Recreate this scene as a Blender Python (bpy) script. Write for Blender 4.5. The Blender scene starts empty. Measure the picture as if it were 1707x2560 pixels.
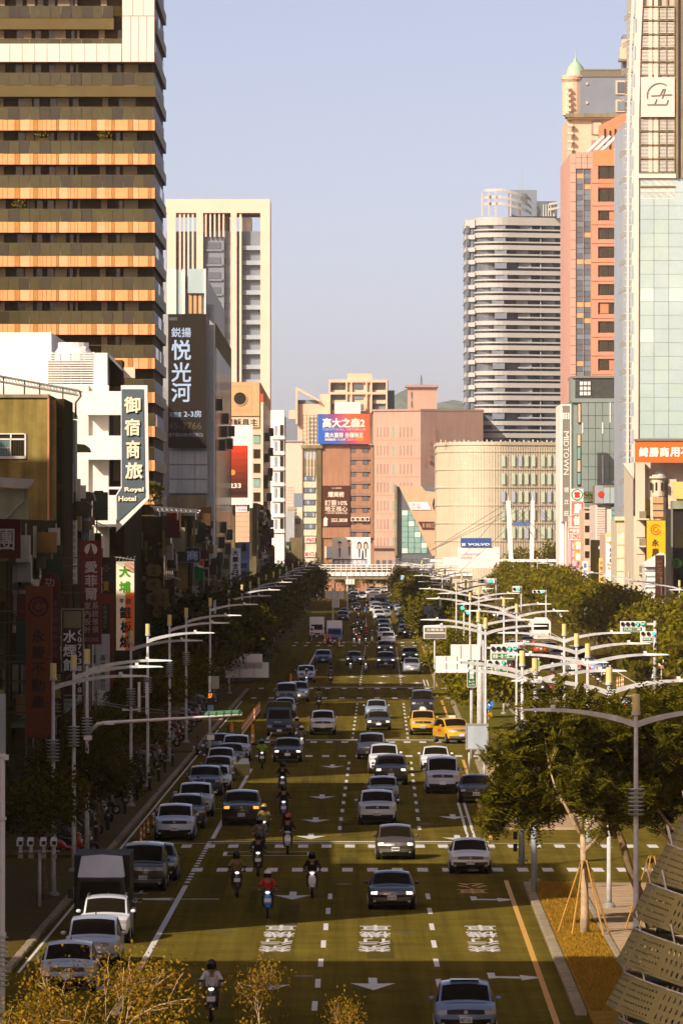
import bpy, bmesh, math, random
from mathutils import Vector, Matrix
random.seed(7)
SC = bpy.context.scene
COL = SC.collection
R = math.radians
# ---------------------------------------------------------------- camera, sky, sun, exposure
CAMH = 14.2          # camera height above the road (an overpass), long lens down the avenue
FPX = 16700.0        # focal length in photograph pixels
CX, HY = 853.5, 1329.0
cam_d = bpy.data.cameras.new("camera")
cam = bpy.data.objects.new("camera", cam_d)
COL.objects.link(cam)
cam.location = (0, 0, CAMH)
cam.rotation_euler = (R(90), 0, 0)
cam_d.sensor_fit = 'VERTICAL'
cam_d.sensor_height = 24.0
cam_d.lens = FPX / 2560.0 * 24.0
cam_d.shift_y = 49.0 / 2560.0
cam_d.clip_start = 1.0
cam_d.clip_end = 30000.0
SC.camera = cam

SUN_DIR = Vector((-0.6, -0.8, 0.62)).normalized()     # towards the sun: behind the camera, to the left
ELEV = math.asin(SUN_DIR.z)
AZ = math.atan2(SUN_DIR.x, SUN_DIR.y)                 # clockwise from +Y
world = bpy.data.worlds.new("World")
SC.world = world
world.use_nodes = True
wn = world.node_tree
for n in list(wn.nodes): wn.nodes.remove(n)
w_out = wn.nodes.new("ShaderNodeOutputWorld")
w_bg = wn.nodes.new("ShaderNodeBackground")
w_sky = wn.nodes.new("ShaderNodeTexSky")
w_sky.sky_type = 'NISHITA'
w_sky.sun_disc = False
w_sky.sun_elevation = ELEV
w_sky.sun_rotation = AZ
w_sky.altitude = 10.0
w_sky.air_density = 0.3
w_sky.dust_density = 1.25
w_sky.ozone_density = 1.0
w_bg.inputs['Strength'].default_value = 0.138
w_tint = wn.nodes.new("ShaderNodeMix"); w_tint.data_type = 'RGBA'; w_tint.blend_type = 'MULTIPLY'
w_tint.inputs[0].default_value = 1.0; w_tint.inputs[7].default_value = (1.88, 1.38, 1.09, 1)
wn.links.new(w_sky.outputs[0], w_tint.inputs[6])
wn.links.new(w_tint.outputs[2], w_bg.inputs['Color'])
wn.links.new(w_bg.outputs[0], w_out.inputs['Surface'])

sun_l = bpy.data.lights.new("sun", 'SUN')
sun_l.energy = 5.0
sun_l.angle = R(0.5)
sun_l.color = (1.0, 0.87, 0.73)
sun = bpy.data.objects.new("sun", sun_l)
COL.objects.link(sun)
sun.rotation_euler = (-SUN_DIR).to_track_quat('-Z', 'Y').to_euler()
sun.location = (-60, -80, 90)

SC.view_settings.view_transform = 'Standard'
SC.view_settings.look = 'None'
SC.view_settings.gamma = 1.0
SC.view_settings.use_curve_mapping = False
SC.view_settings.exposure = 0.10
SC.render.engine = 'CYCLES'
SC.cycles.max_bounces = 5
SC.cycles.diffuse_bounces = 2
SC.cycles.glossy_bounces = 1
SC.cycles.use_adaptive_sampling = True
SC.cycles.adaptive_threshold = 0.03
SC.cycles.transmission_bounces = 4
SC.cycles.transparent_max_bounces = 8
SC.cycles.volume_bounces = 0
SC.cycles.sample_clamp_indirect = 4.0

# ---------------------------------------------------------------- measuring helpers (photo pixel + distance -> world)
def X(px, d): return (px - CX) * d / FPX
def Z(py, d): return CAMH - (py - HY) * d / FPX
def G(px, py):
 d = FPX * CAMH / (py - HY)
 return X(px, d), d

# ---------------------------------------------------------------- materials
MATS = {}
def srgb(r, g, b):
 f = lambda c: (c / 255.0) / 12.92 if c <= 10 else (((c / 255.0) + 0.055) / 1.055) ** 2.4
 return (f(r), f(g), f(b))
def mat(name, col, rough=0.75, metal=0.0, var=0.10, scale=0.6, streak=0.0, bump=0.0, emit=0.0, spec=0.3, objcol=False, coat=0.0, trans=0.0, lanes=0.0):
 if name in MATS: return MATS[name]
 m = bpy.data.materials.new(name)
 m.use_nodes = True
 nt = m.node_tree
 b = nt.nodes["Principled BSDF"]
 b.inputs['Roughness'].default_value = rough
 b.inputs['Metallic'].default_value = metal
 b.inputs['Specular IOR Level'].default_value = min(spec, 0.04) if rough >= 0.7 else spec
 if coat:
  b.inputs['Coat Weight'].default_value = coat
  b.inputs['Coat Roughness'].default_value = 0.06
 if trans: b.inputs['Transmission Weight'].default_value = trans
 L = nt.links.new
 if objcol:
  oi = nt.nodes.new("ShaderNodeObjectInfo"); src = oi.outputs['Color']
 else:
  rgb = nt.nodes.new("ShaderNodeRGB"); rgb.outputs[0].default_value = (*col, 1); src = rgb.outputs[0]
 if var or streak or bump:
  geo = nt.nodes.new("ShaderNodeNewGeometry")
 if var:
  nz = nt.nodes.new("ShaderNodeTexNoise"); nz.inputs['Scale'].default_value = scale
  nz.inputs['Detail'].default_value = 6; nz.inputs['Roughness'].default_value = 0.65
  L(geo.outputs['Position'], nz.inputs['Vector'])
  mr = nt.nodes.new("ShaderNodeMapRange")
  mr.inputs[1].default_value = 0.3; mr.inputs[2].default_value = 0.7
  mr.inputs[3].default_value = 1 - var; mr.inputs[4].default_value = 1 + var
  L(nz.outputs['Fac'], mr.inputs[0])
  mx = nt.nodes.new("ShaderNodeMix"); mx.data_type = 'RGBA'; mx.blend_type = 'MULTIPLY'; mx.inputs[0].default_value = 1
  L(src, mx.inputs[6]); L(mr.outputs[0], mx.inputs[7]); src = mx.outputs[2]
 if streak:
  mp = nt.nodes.new("ShaderNodeMapping"); mp.inputs['Scale'].default_value = (1.6, 1.6, 0.12)
  L(geo.outputs['Position'], mp.inputs['Vector'])
  ns = nt.nodes.new("ShaderNodeTexNoise"); ns.inputs['Scale'].default_value = 1.0; ns.inputs['Detail'].default_value = 5
  L(mp.outputs[0], ns.inputs['Vector'])
  m2 = nt.nodes.new("ShaderNodeMapRange")
  m2.inputs[1].default_value = 0.35; m2.inputs[2].default_value = 0.75; m2.inputs[3].default_value = 1.0; m2.inputs[4].default_value = 1 - streak
  L(ns.outputs['Fac'], m2.inputs[0])
  x2 = nt.nodes.new("ShaderNodeMix"); x2.data_type = 'RGBA'; x2.blend_type = 'MULTIPLY'; x2.inputs[0].default_value = 1
  L(src, x2.inputs[6]); L(m2.outputs[0], x2.inputs[7]); src = x2.outputs[2]
 if lanes:                                   # tyre-darkened and oil-streaked wheel paths along the road
  mp = nt.nodes.new("ShaderNodeMapping"); mp.inputs['Scale'].default_value = (1.1, 0.012, 1)
  L(geo.outputs['Position'], mp.inputs['Vector'])
  ns = nt.nodes.new("ShaderNodeTexNoise"); ns.inputs['Scale'].default_value = 1.0; ns.inputs['Detail'].default_value = 7; ns.inputs['Roughness'].default_value = 0.7
  L(mp.outputs[0], ns.inputs['Vector'])
  m2 = nt.nodes.new("ShaderNodeMapRange")
  m2.inputs[1].default_value = 0.35; m2.inputs[2].default_value = 0.65; m2.inputs[3].default_value = 1 - lanes; m2.inputs[4].default_value = 1 + lanes * .8
  L(ns.outputs['Fac'], m2.inputs[0])
  x2 = nt.nodes.new("ShaderNodeMix"); x2.data_type = 'RGBA'; x2.blend_type = 'MULTIPLY'; x2.inputs[0].default_value = 1
  L(src, x2.inputs[6]); L(m2.outputs[0], x2.inputs[7]); src = x2.outputs[2]
 L(src, b.inputs['Base Color'])
 if emit:
  L(src, b.inputs['Emission Color']); b.inputs['Emission Strength'].default_value = emit
 if bump:
  nb = nt.nodes.new("ShaderNodeTexNoise"); nb.inputs['Scale'].default_value = scale * 14; nb.inputs['Detail'].default_value = 4
  L(geo.outputs['Position'], nb.inputs['Vector'])
  bp = nt.nodes.new("ShaderNodeBump"); bp.inputs['Strength'].default_value = bump; bp.inputs['Distance'].default_value = 0.05
  L(nb.outputs['Fac'], bp.inputs['Height']); L(bp.outputs[0], b.inputs['Normal'])
 MATS[name] = m
 return m
def M(name): return MATS[name]

def make_materials():
 P = lambda n, c, **k: mat(n, c, **k)
 P('asphalt', (0.140, 0.108, 0.018), rough=0.9, var=0.24, scale=0.35, bump=0.25, spec=0.0, lanes=0.30)
 P('asphalt_patch', (0.095, 0.074, 0.018), rough=0.9, var=0.18, scale=0.5, spec=0.0)
 P('road_white', (0.70, 0.68, 0.64), rough=0.6, var=0.30, scale=5.0)
 P('road_yellow', (0.70, 0.38, 0.07), rough=0.6, var=0.2, scale=2.5)
 P('kerb_stone', (0.34, 0.28, 0.18), rough=0.85, var=0.25, scale=1.2, bump=0.2)
 P('pave_tan', (0.42, 0.30, 0.18), rough=0.85, var=0.15, scale=0.8)
 P('pave_grey', (0.11, 0.076, 0.014), rough=0.85, var=0.2, scale=0.6)
 P('soil', (0.10, 0.065, 0.02), rough=0.95, var=0.3, scale=1.0)
 P('lawn', (0.30, 0.17, 0.02), rough=0.95, var=0.4, scale=2.2)
 P('lawn_green', (0.13, 0.118, 0.012), rough=0.95, var=0.4, scale=2.0)
 P('orange_clad', (0.80, 0.36, 0.14), rough=0.45, var=0.08, scale=0.9)
 P('orange_dark', (0.46, 0.21, 0.05), rough=0.45, var=0.12, scale=0.9)
 P('orange_pale', (0.84, 0.42, 0.20), rough=0.45, var=0.08, scale=0.9)
 P('brown_clad', (0.12, 0.085, 0.022), rough=0.5, var=0.1, scale=0.5)
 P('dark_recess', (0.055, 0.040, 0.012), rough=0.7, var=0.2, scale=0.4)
 P('grey_panel', (0.27, 0.215, 0.12), rough=0.6, var=0.1, scale=0.5)
 P('dark_glass', (0.036, 0.029, 0.009), rough=0.10, var=0.25, scale=0.3, spec=0.5)
 P('olive_glass', (0.062, 0.052, 0.013), rough=0.15, var=0.2, scale=0.4, spec=0.5)
 P('blue_glass', (0.16, 0.21, 0.25), rough=0.12, var=0.2, scale=0.3, spec=0.6)
 P('sky_glass', (0.44, 0.56, 0.55), rough=0.10, var=0.10, scale=0.12, spec=0.6)
 P('green_glass', (0.45, 0.58, 0.53), rough=0.10, var=0.10, scale=0.12, spec=0.6)
 P('pale_glass', (0.58, 0.72, 0.66), rough=0.12, var=0.06, scale=0.2, spec=0.6)
 P('teal_glass', (0.23, 0.40, 0.36), rough=0.15, var=0.12, scale=0.4, spec=0.5)
 P('pale_teal', (0.44, 0.53, 0.40), rough=0.3, var=0.10, scale=0.4)
 P('louvre_back', (0.50, 0.44, 0.36), rough=0.7, var=0.08, scale=0.4)
 P('white_stone', (0.82, 0.66, 0.56), rough=0.6, var=0.05, scale=0.5)
 P('white_paint', (0.86, 0.83, 0.77), rough=0.6, var=0.06, scale=0.4, streak=0.07)
 P('white_wall', (0.84, 0.80, 0.70), rough=0.7, var=0.07, scale=0.3, streak=0.14)
 P('cream_wall', (0.72, 0.63, 0.47), rough=0.75, var=0.07, scale=0.3, streak=0.12)
 P('peach_frame', (0.84, 0.60, 0.45), rough=0.65, var=0.05, scale=0.2)
 P('slate_blue', (0.20, 0.235, 0.28), rough=0.6, var=0.08, scale=0.2)
 P('slate_pale', (0.36, 0.41, 0.46), rough=0.6, var=0.08, scale=0.2)
 P('slate_dark', (0.12, 0.14, 0.16), rough=0.3, var=0.15, scale=0.2, spec=0.5)
 P('tile_grey', (0.40, 0.42, 0.42), rough=0.5, var=0.12, scale=0.6, streak=0.15)
 P('panel_blue', (0.46, 0.52, 0.56), rough=0.5, var=0.10, scale=0.4, streak=0.25)
 P('old_concrete', (0.30, 0.225, 0.065), rough=0.9, var=0.4, scale=0.35, streak=0.6, bump=0.15)
 P('mid_concrete', (0.30, 0.25, 0.15), rough=0.9, var=0.25, scale=0.35, streak=0.4)
 P('grey_concrete', (0.19, 0.155, 0.075), rough=0.9, var=0.2, scale=0.35, streak=0.4)
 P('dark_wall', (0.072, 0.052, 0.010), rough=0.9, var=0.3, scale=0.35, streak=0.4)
 P('tan_wall', (0.60, 0.38, 0.19), rough=0.75, var=0.08, scale=0.3, streak=0.12)
 P('brown_brick', (0.40, 0.215, 0.13), rough=0.8, var=0.10, scale=0.25, streak=0.2)
 P('pink_brick', (0.48, 0.325, 0.245), rough=0.8, var=0.07, scale=0.2, streak=0.1)
 P('pink_dark', (0.42, 0.28, 0.22), rough=0.8, var=0.07, scale=0.2, streak=0.12)
 P('salmon', (0.60, 0.28, 0.175), rough=0.6, var=0.06, scale=0.25)
 P('salmon_pale', (0.63, 0.355, 0.26), rough=0.6, var=0.06, scale=0.25)
 P('salmon_dark', (0.55, 0.24, 0.12), rough=0.6, var=0.08, scale=0.25)
 P('cream_stone', (0.70, 0.51, 0.36), rough=0.7, var=0.05, scale=0.3)
 P('ivory', (0.59, 0.52, 0.38), rough=0.6, var=0.05, scale=0.25, streak=0.06)
 P('stripe_white', (0.48, 0.47, 0.43), rough=0.45, var=0.04, scale=0.2)
 P('copper', (0.36, 0.50, 0.36), rough=0.6, var=0.12, scale=0.8)
 P('hotel_green', (0.23, 0.285, 0.25), rough=0.45, var=0.07, scale=0.25)
 P('sign_grey', (0.22, 0.205, 0.165), rough=0.6, var=0.06, scale=0.5)
 P('mesh_black', (0.07, 0.075, 0.065), rough=0.7, var=0.25, scale=1.5)
 P('steel_white', (0.82, 0.80, 0.76), rough=0.4, var=0.05, scale=1.0)
 P('lamp_white', (0.60, 0.60, 0.58), rough=0.45, var=0.22, scale=3.0, streak=0.2)
 P('lamp_cap', (0.72, 0.62, 0.26), rough=0.5, var=0.10, scale=2)
 P('steel_dark', (0.09, 0.075, 0.04), rough=0.5, var=0.2, scale=1.0, metal=0.3)
 P('steel_grey', (0.36, 0.35, 0.31), rough=0.5, var=0.15, scale=1.0, metal=0.2)
 P('black', (0.022, 0.018, 0.010), rough=0.5, var=0.2, scale=1.0)
 P('rubber', (0.020, 0.017, 0.012), rough=0.8, var=0.2, scale=3.0)
 P('alloy', (0.32, 0.31, 0.29), rough=0.35, metal=0.7, var=0.1, scale=3.0)
 P('tin_green', (0.30, 0.34, 0.22), rough=0.6, var=0.15, scale=0.8, streak=0.3)
 P('tin_pink', (0.84, 0.42, 0.28), rough=0.6, var=0.08, scale=0.8, streak=0.12)
 P('green_plastic', (0.10, 0.36, 0.03), rough=0.4, var=0.12, scale=0.8)
 P('awning_green', (0.12, 0.16, 0.05), rough=0.5, var=0.15, scale=0.8)
 P('hill_green', (0.22, 0.26, 0.22), rough=1.0, var=0.3, scale=0.03)
 P('bark', (0.20, 0.14, 0.065), rough=0.95, var=0.35, scale=4.0, bump=0.4)
 P('bark_pale', (0.46, 0.34, 0.20), rough=0.95, var=0.3, scale=4.0, bump=0.3)
 P('bamboo', (0.42, 0.23, 0.06), rough=0.7, var=0.25, scale=4.0)
 P('headlamp', (0.42, 0.42, 0.40), rough=0.12, var=0.0, spec=0.6)
 P('headlamp_on', (1.0, 0.93, 0.80), rough=0.2, var=0.0, emit=1.3)
 P('amber_on', (1.0, 0.36, 0.06), rough=0.2, var=0.0, emit=1.6)
 P('tail_red', (0.55, 0.02, 0.01), rough=0.2, var=0.0)
 P('tail_on', (0.9, 0.05, 0.02), rough=0.2, var=0.0, emit=1.0)
 P('signal_green', (0.05, 0.95, 0.50), rough=0.3, var=0.0, emit=1.8)
 P('signal_amber', (1.0, 0.22, 0.02), rough=0.3, var=0.0, emit=1.5)
 P('signal_off', (0.015, 0.014, 0.010), rough=0.4, var=0.0)
 P('plate_white', (0.82, 0.82, 0.80), rough=0.5, var=0.05, scale=5)
 P('car_glass', (0.014, 0.010, 0.004), rough=0.12, var=0.0, spec=0.05)
 P('car_paint', (1, 1, 1), rough=0.28, var=0.0, objcol=True, coat=0.7, spec=0.4)
 P('cloth', (1, 1, 1), rough=0.9, var=0.15, scale=8.0, objcol=True)
 P('trousers', (0.035, 0.033, 0.030), rough=0.9, var=0.2, scale=8.0)
 P('skin', (0.46, 0.26, 0.16), rough=0.6, var=0.05, scale=8.0)
 P('shoe', (0.06, 0.055, 0.05), rough=0.7, var=0.2, scale=8.0)
 P('helmet', (1, 1, 1), rough=0.25, var=0.0, objcol=True, coat=0.3)
 P('perforated', (0.36, 0.315, 0.13), rough=0.55, var=0.10, scale=0.7)
 P('cone_orange', (0.75, 0.26, 0.03), rough=0.5, var=0.1, scale=3.0)
 P('sticker_white', (0.82, 0.80, 0.74), rough=0.6, var=0.04, scale=1.0)
 P('terracotta', (0.62, 0.27, 0.15), rough=0.8, var=0.1, scale=0.4)
 return
make_materials()
_cm = {}
def cm(r, g, b, rough=0.6, emit=0.0, var=0.07):
 """A painted or printed material of one sRGB colour."""
 k = (r, g, b, rough, emit)
 if k not in _cm:
  _cm[k] = mat("paint_%d_%d_%d_%d%s" % (r, g, b, int(rough * 100), '_lit' if emit else ''), srgb(r, g, b), rough=rough, var=var, scale=0.9, emit=emit)
 return _cm[k]

# ---------------------------------------------------------------- geometry helpers
class MB:
 def __init__(s): s.v = []; s.f = []; s.m = []
 def add(s, vs, fs, mi=0):
  o = len(s.v); s.v.extend([tuple(p) for p in vs])
  for f in fs: s.f.append(tuple(i + o for i in f)); s.m.append(mi)
  return s
 def box(s, x0, x1, y0, y1, z0, z1, mi=0):
  return s.add([(x0, y0, z0), (x1, y0, z0), (x1, y1, z0), (x0, y1, z0), (x0, y0, z1), (x1, y0, z1), (x1, y1, z1), (x0, y1, z1)],
      [(0, 3, 2, 1), (4, 5, 6, 7), (0, 1, 5, 4), (1, 2, 6, 5), (2, 3, 7, 6), (3, 0, 4, 7)], mi)
 def prism(s, pts, y0, y1, mi=0):
  """pts: (x, z) outline, counter-clockwise seen from the camera; extruded from y0 back to y1"""
  n = len(pts)
  vs = [(x, y0, z) for x, z in pts] + [(x, y1, z) for x, z in pts]
  fs = [tuple(range(n)), tuple(range(2 * n - 1, n - 1, -1))] + [(i, i + n, (i + 1) % n + n, (i + 1) % n) for i in range(n)]
  return s.add(vs, fs, mi)
 def slab(s, pts, z0, z1, mi=0):
  """pts: (x, y) outline, counter-clockwise from above; extruded z0..z1"""
  n = len(pts)
  vs = [(x, y, z1) for x, y in pts] + [(x, y, z0) for x, y in pts]
  fs = [tuple(range(n)), tuple(range(2 * n - 1, n - 1, -1))] + [(i, i + n, (i + 1) % n + n, (i + 1) % n) for i in range(n)]
  return s.add(vs, fs, mi)
 def tube(s, pts, r, n=8, mi=0, cap=True):
  pts = [Vector(p) for p in pts]
  rs = r if isinstance(r, (list, tuple)) else [r] * len(pts)
  o = len(s.v); up = None
  for i, p in enumerate(pts):
   t = (pts[min(i + 1, len(pts) - 1)] - pts[max(i - 1, 0)]).normalized()
   a = Vector((0, 0, 1)) if abs(t.z) < 0.9 else Vector((1, 0, 0))
   u = t.cross(a).normalized(); w = t.cross(u).normalized()
   for k in range(n):
    q = 2 * math.pi * k / n
    s.v.append(tuple(p + (u * math.cos(q) + w * math.sin(q)) * rs[i]))
  for i in range(len(pts) - 1):
   for k in range(n):
    k2 = (k + 1) % n
    s.f.append((o + i * n + k, o + (i + 1) * n + k, o + (i + 1) * n + k2, o + i * n + k2)); s.m.append(mi)
  if cap:
   s.f.append(tuple(o + k for k in range(n))); s.m.append(mi)
   e = o + (len(pts) - 1) * n
   s.f.append(tuple(e + k for k in reversed(range(n)))); s.m.append(mi)
  return s
 def cyl(s, x, y, z0, z1, r0, r1=None, n=10, mi=0):
  return s.tube([(x, y, z0), (x, y, z1)], [r0, r0 if r1 is None else r1], n, mi)
 def disc_y(s, x, z, r, y0, y1, n=20, mi=0):
  return s.tube([(x, y0, z), (x, y1, z)], r, n, mi)
 def lathe(s, prof, x, y, z, n=16, mi=0):
  """prof: (r, z) from bottom to top about a vertical axis"""
  o = len(s.v)
  for r, h in prof:
   for k in range(n):
    q = 2 * math.pi * k / n
    s.v.append((x + r * math.cos(q), y + r * math.sin(q), z + h))
  for i in range(len(prof) - 1):
   for k in range(n):
    k2 = (k + 1) % n
    s.f.append((o + i * n + k, o + i * n + k2, o + (i + 1) * n + k2, o + (i + 1) * n + k)); s.m.append(mi)
  return s
 def mesh(s, name, mats, smooth=False, shift=(0, 0, 0)):
  me = bpy.data.meshes.new(name)
  sx, sy, sz = shift
  me.from_pydata([(x - sx, y - sy, z - sz) for x, y, z in s.v], [], s.f)
  for m in (mats if isinstance(mats, (list, tuple)) else [mats]): me.materials.append(m)
  if any(s.m): me.polygons.foreach_set("material_index", s.m)
  if smooth: me.polygons.foreach_set("use_smooth", [True] * len(me.polygons))
  me.update()
  return me

BOXM = {}
def unit_box(m):
 if m.name not in BOXM:
  BOXM[m.name] = MB().box(-.5, .5, -.5, .5, -.5, .5).mesh("box_" + m.name, m)
 return BOXM[m.name]
def setp(o, label=None, cat=None, group=None, kind=None):
 if label: o["label"] = label
 if cat: o["category"] = cat
 if group: o["group"] = group
 if kind: o["kind"] = kind
 return o
def link(o): COL.objects.link(o); return o
class T:
 """A thing: an Empty at its base that parents its parts. Parts are given in world coordinates."""
 def __init__(s, name, label, cat, loc=(0, 0, 0), group=None, kind=None):
  s.o = link(bpy.data.objects.new(name, None)); s.loc = Vector(loc); s.o.location = loc
  s.o.empty_display_size = 0.5
  setp(s.o, label, cat, group, kind)
 def _par(s, o, parent):
  if parent is None: o.parent = s.o
  else:
   o.parent = parent
   o.matrix_parent_inverse = Matrix.LocRotScale(parent.location, parent.rotation_euler, parent.scale).inverted()
  return o
 def box(s, name, x0, x1, y0, y1, z0, z1, m, parent=None):
  o = bpy.data.objects.new(name, unit_box(m))
  o.location = Vector(((x0 + x1) / 2, (y0 + y1) / 2, (z0 + z1) / 2)) - s.loc
  o.scale = (max(abs(x1 - x0), .001), max(abs(y1 - y0), .001), max(abs(z1 - z0), .001))
  return s._par(link(o), parent)
 def mesh(s, name, mb, m, parent=None, smooth=False, kind=None):
  o = bpy.data.objects.new(name, mb.mesh(name, m, smooth, s.loc))
  if kind: o["kind"] = kind
  return s._par(link(o), parent)
 def data(s, name, me, at, parent=None, rot=(0, 0, 0), scale=(1, 1, 1), color=None):
  o = bpy.data.objects.new(name, me)
  o.location = Vector(at) - s.loc; o.rotation_euler = rot; o.scale = scale
  if color: o.color = (*color, 1)
  return s._par(link(o), parent)
 # letters fitted to a rectangle that faces the camera, at depth y
 def text(s, body, x0, x1, z0, z1, y, m, bold=0.0, depth=0.02, name='lettering', parent=None, space=1.0):
  o = bpy.data.objects.new(name, None)
  me = text_mesh(body, bold, depth, space, m)
  bx = me["bx"]
  o = bpy.data.objects.new(name, me)
  sx = (x1 - x0) / (bx[1] - bx[0]); sz = (z1 - z0) / (bx[3] - bx[2])
  o.scale = (sx, 1, sz)
  o.location = Vector((x0 - bx[0] * sx, y, z0 - bx[2] * sz)) - s.loc
  return s._par(link(o), parent)
_tx = {}
def text_mesh(body, bold, depth, space, m):
 k = (body, bold, depth, space, m.name)
 if k in _tx: return _tx[k]
 cu = bpy.data.curves.new("lettering", 'FONT')
 cu.body = body; cu.size = 1.0; cu.align_x = 'CENTER'; cu.space_line = space
 cu.resolution_u = 2; cu.fill_mode = 'FRONT'
 ob = bpy.data.objects.new("lettering_source", cu)
 me = ob.to_mesh()
 base = [(v.co.x, v.co.y) for v in me.vertices]; fs = [tuple(p.vertices) for p in me.polygons]
 ob.to_mesh_clear(); bpy.data.objects.remove(ob); bpy.data.curves.remove(cu)
 mb = MB()
 for i, (ox, oz) in enumerate([(0, 0), (1, 1), (-1, 1), (1, -1), (-1, -1)][:5 if bold else 1]):   # strokes thickened by stepped layers
  mb.add([(x + ox * bold, -depth - 0.004 * i, y + oz * bold) for x, y in base], fs)
 me = mb.mesh("lettering", m)
 xs = [v.co.x for v in me.vertices] or [0, 1]; zs = [v.co.z for v in me.vertices] or [0, 1]
 me["bx"] = [min(xs), max(xs), min(zs), max(zs)]
 _tx[k] = me
 return me
# ---------------------------------------------------------------- shared meshes for vehicles and riders (made once, first, while the scene is small)
def evaluated(ob):
 COL.objects.link(ob); dg = bpy.context.evaluated_depsgraph_get(); dg.update()
 me = bpy.data.meshes.new_from_object(ob.evaluated_get(dg)); COL.objects.unlink(ob); bpy.data.objects.remove(ob); return me
def smoothed(mb, nreg, level=2, crease=0.0):
 """subdivide a cage whose faces carry region numbers"""
 me = mb.mesh('cage', [M('black')] * nreg); ob = bpy.data.objects.new('cage', me)
 if crease: at = me.attributes.new('crease_edge', 'FLOAT', 'EDGE'); at.data.foreach_set('value', [crease] * len(me.edges))
 md = ob.modifiers.new('s', 'SUBSURF'); md.levels = level; md.render_levels = level
 return evaluated(ob)
def split_regions(me, names, mats, side=()):
 """cut a subdivided shell into one mesh per region; regions in `side` become two, one for each side"""
 out = []
 P = [(p.material_index, tuple(p.vertices), p.center.x) for p in me.polygons]; co = [tuple(v.co) for v in me.vertices]
 for i, (n, m) in enumerate(zip(names, mats)):
  for sg in ((-1, 1) if n in side else (0,)):
   fs = [f for r, f, cx in P if r == i and (sg == 0 or cx * sg > 0)]
   if not fs: continue
   idx = {}; vs = []
   for f in fs:
    for v in f:
     if v not in idx: idx[v] = len(vs); vs.append(co[v])
   q = bpy.data.meshes.new(n); q.from_pydata(vs, [], [tuple(idx[v] for v in f) for f in fs]); q.materials.append(m)
   q.polygons.foreach_set("use_smooth", [True] * len(q.polygons)); q.update(); out.append((n, q))
 return out
def car_cage(L, W, H, hood, cowl_y, roof_y0, roof_y1, tail_y, belt, deck=None, front=0.0, upright=0.0, roofw=.75, grille=2, mask_low=True, sweep=.34):
 """a car shell facing -y: rows of points from the front bumper over the roof to the rear bumper"""
 w = W / 2; U = [0, .34, .70, .93, 1.0]; dk = deck or belt
 zb = .21
 rows = [(.13 - front, zb, .80), (.03 - front, zb + .15, .86), (0 - front, zb + .30, .88), (.0 - front, hood - .15, .88), (.07, hood, .86),
   (cowl_y * .5, hood + (belt - hood) * .62 + .02, .87), (cowl_y, belt + .0, .86), (roof_y0, H - .05, roofw), ((roof_y0 + roof_y1) / 2, H, roofw), (roof_y1, H - .06, roofw - .01),
   (tail_y, dk + .02, .76), (L - .10, dk - .04, .80), (L - .02, dk - .18, .87), (L, .60, .88), (L - .02, .44, .87), (L - .12, .26, .82)]
 mb = MB(); G_ = []
 def sw(r): return sweep * (1 if r <= 4 else .55 if r == 5 else .2 if r == 6 else 0)
 for r, (y, z, hw) in enumerate(rows):
  line = []
  for u in U:
   yy = y + sw(r) * u ** 2.6 - (.22 * u ** 2.6 if r >= 11 else (.1 * u ** 2 if r == 10 else 0))
   dz = -.055 * u ** 2 if 4 <= r <= 6 else -.075 * u ** 2.2 if 7 <= r <= 9 else -.03 * u ** 2 if r >= 10 and r < 12 else 0
   line.append((u * hw * w, yy, z + dz))
  G_.append(line)
 nst = 11     # side stations: rows 4..11 ; fascia rows 4..0 and 11..15 close the ends
 side = {}
 for r in range(5, 11):
  y = rows[r][0] + sw(r)
  e = G_[r][4]
  cabin = 6 <= r <= 10
  bz = (belt - .03) if cabin else e[2] - .05
  if r == 10: bz = dk - .06
  bx = w * (.965 if cabin else .93)
  side[r] = [e, (bx, e[1] if not cabin else e[1], bz), (w * 1.0, e[1], .66), (w * .99, e[1], .42), (w * .93, e[1], .23)]
 side[4] = [G_[4][4], G_[3][4], G_[2][4], G_[1][4], G_[0][4]]
 side[11] = [G_[11][4], G_[12][4], G_[13][4], G_[14][4], G_[15][4]]
 idx = {}
 def vid(p):
  k = tuple(round(c, 5) for c in p)
  if k not in idx: idx[k] = len(mb.v); mb.v.append(p)
  return idx[k]
 def face(pts, reg):
  ids = [vid(p) for p in pts]; ids = [v for i, v in enumerate(ids) if v != ids[i - 1]]
  if len(ids) >= 3: mb.f.append(tuple(ids)); mb.m.append(reg)
 for sx in (1, -1):
  S = lambda p: (p[0] * sx, p[1], p[2])
  def F(pts, reg): face([S(p) for p in (pts if sx > 0 else pts[::-1])], reg)
  for r in range(15):
   for c in range(4):
    reg = 0
    if r == 6 and c < 3: reg = 1
    elif r == 9 and c < 3: reg = 2
    elif r == 3 and c >= 2: reg = 4
    elif r == 3 and c < grille: reg = 5
    elif r == 1 and c < 3 and mask_low: reg = 5
    elif r == 0: reg = 6
    elif r == 12 and c >= 2: reg = 7
    elif r == 14: reg = 6
    F([G_[r][c], G_[r][c + 1], G_[r + 1][c + 1], G_[r + 1][c]], reg)
  for r in range(4, 11):
   for k in range(4):
    reg = 3 if (k == 0 and 6 <= r <= 9) else 6 if k == 3 else 0
    a, b = side[r], side[r + 1]
    F([a[k], a[k + 1], b[k + 1], b[k]], reg)
 return mb
REG = ('body', 'windshield', 'rear_window', 'side_window', 'headlight', 'grille', 'sill', 'tail_light')
def blob(cx, cy, cz, sx, sy, sz, lvl=1):
 return MB().box(cx - sx, cx + sx, cy - sy, cy + sy, cz - sz, cz + sz)
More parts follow.
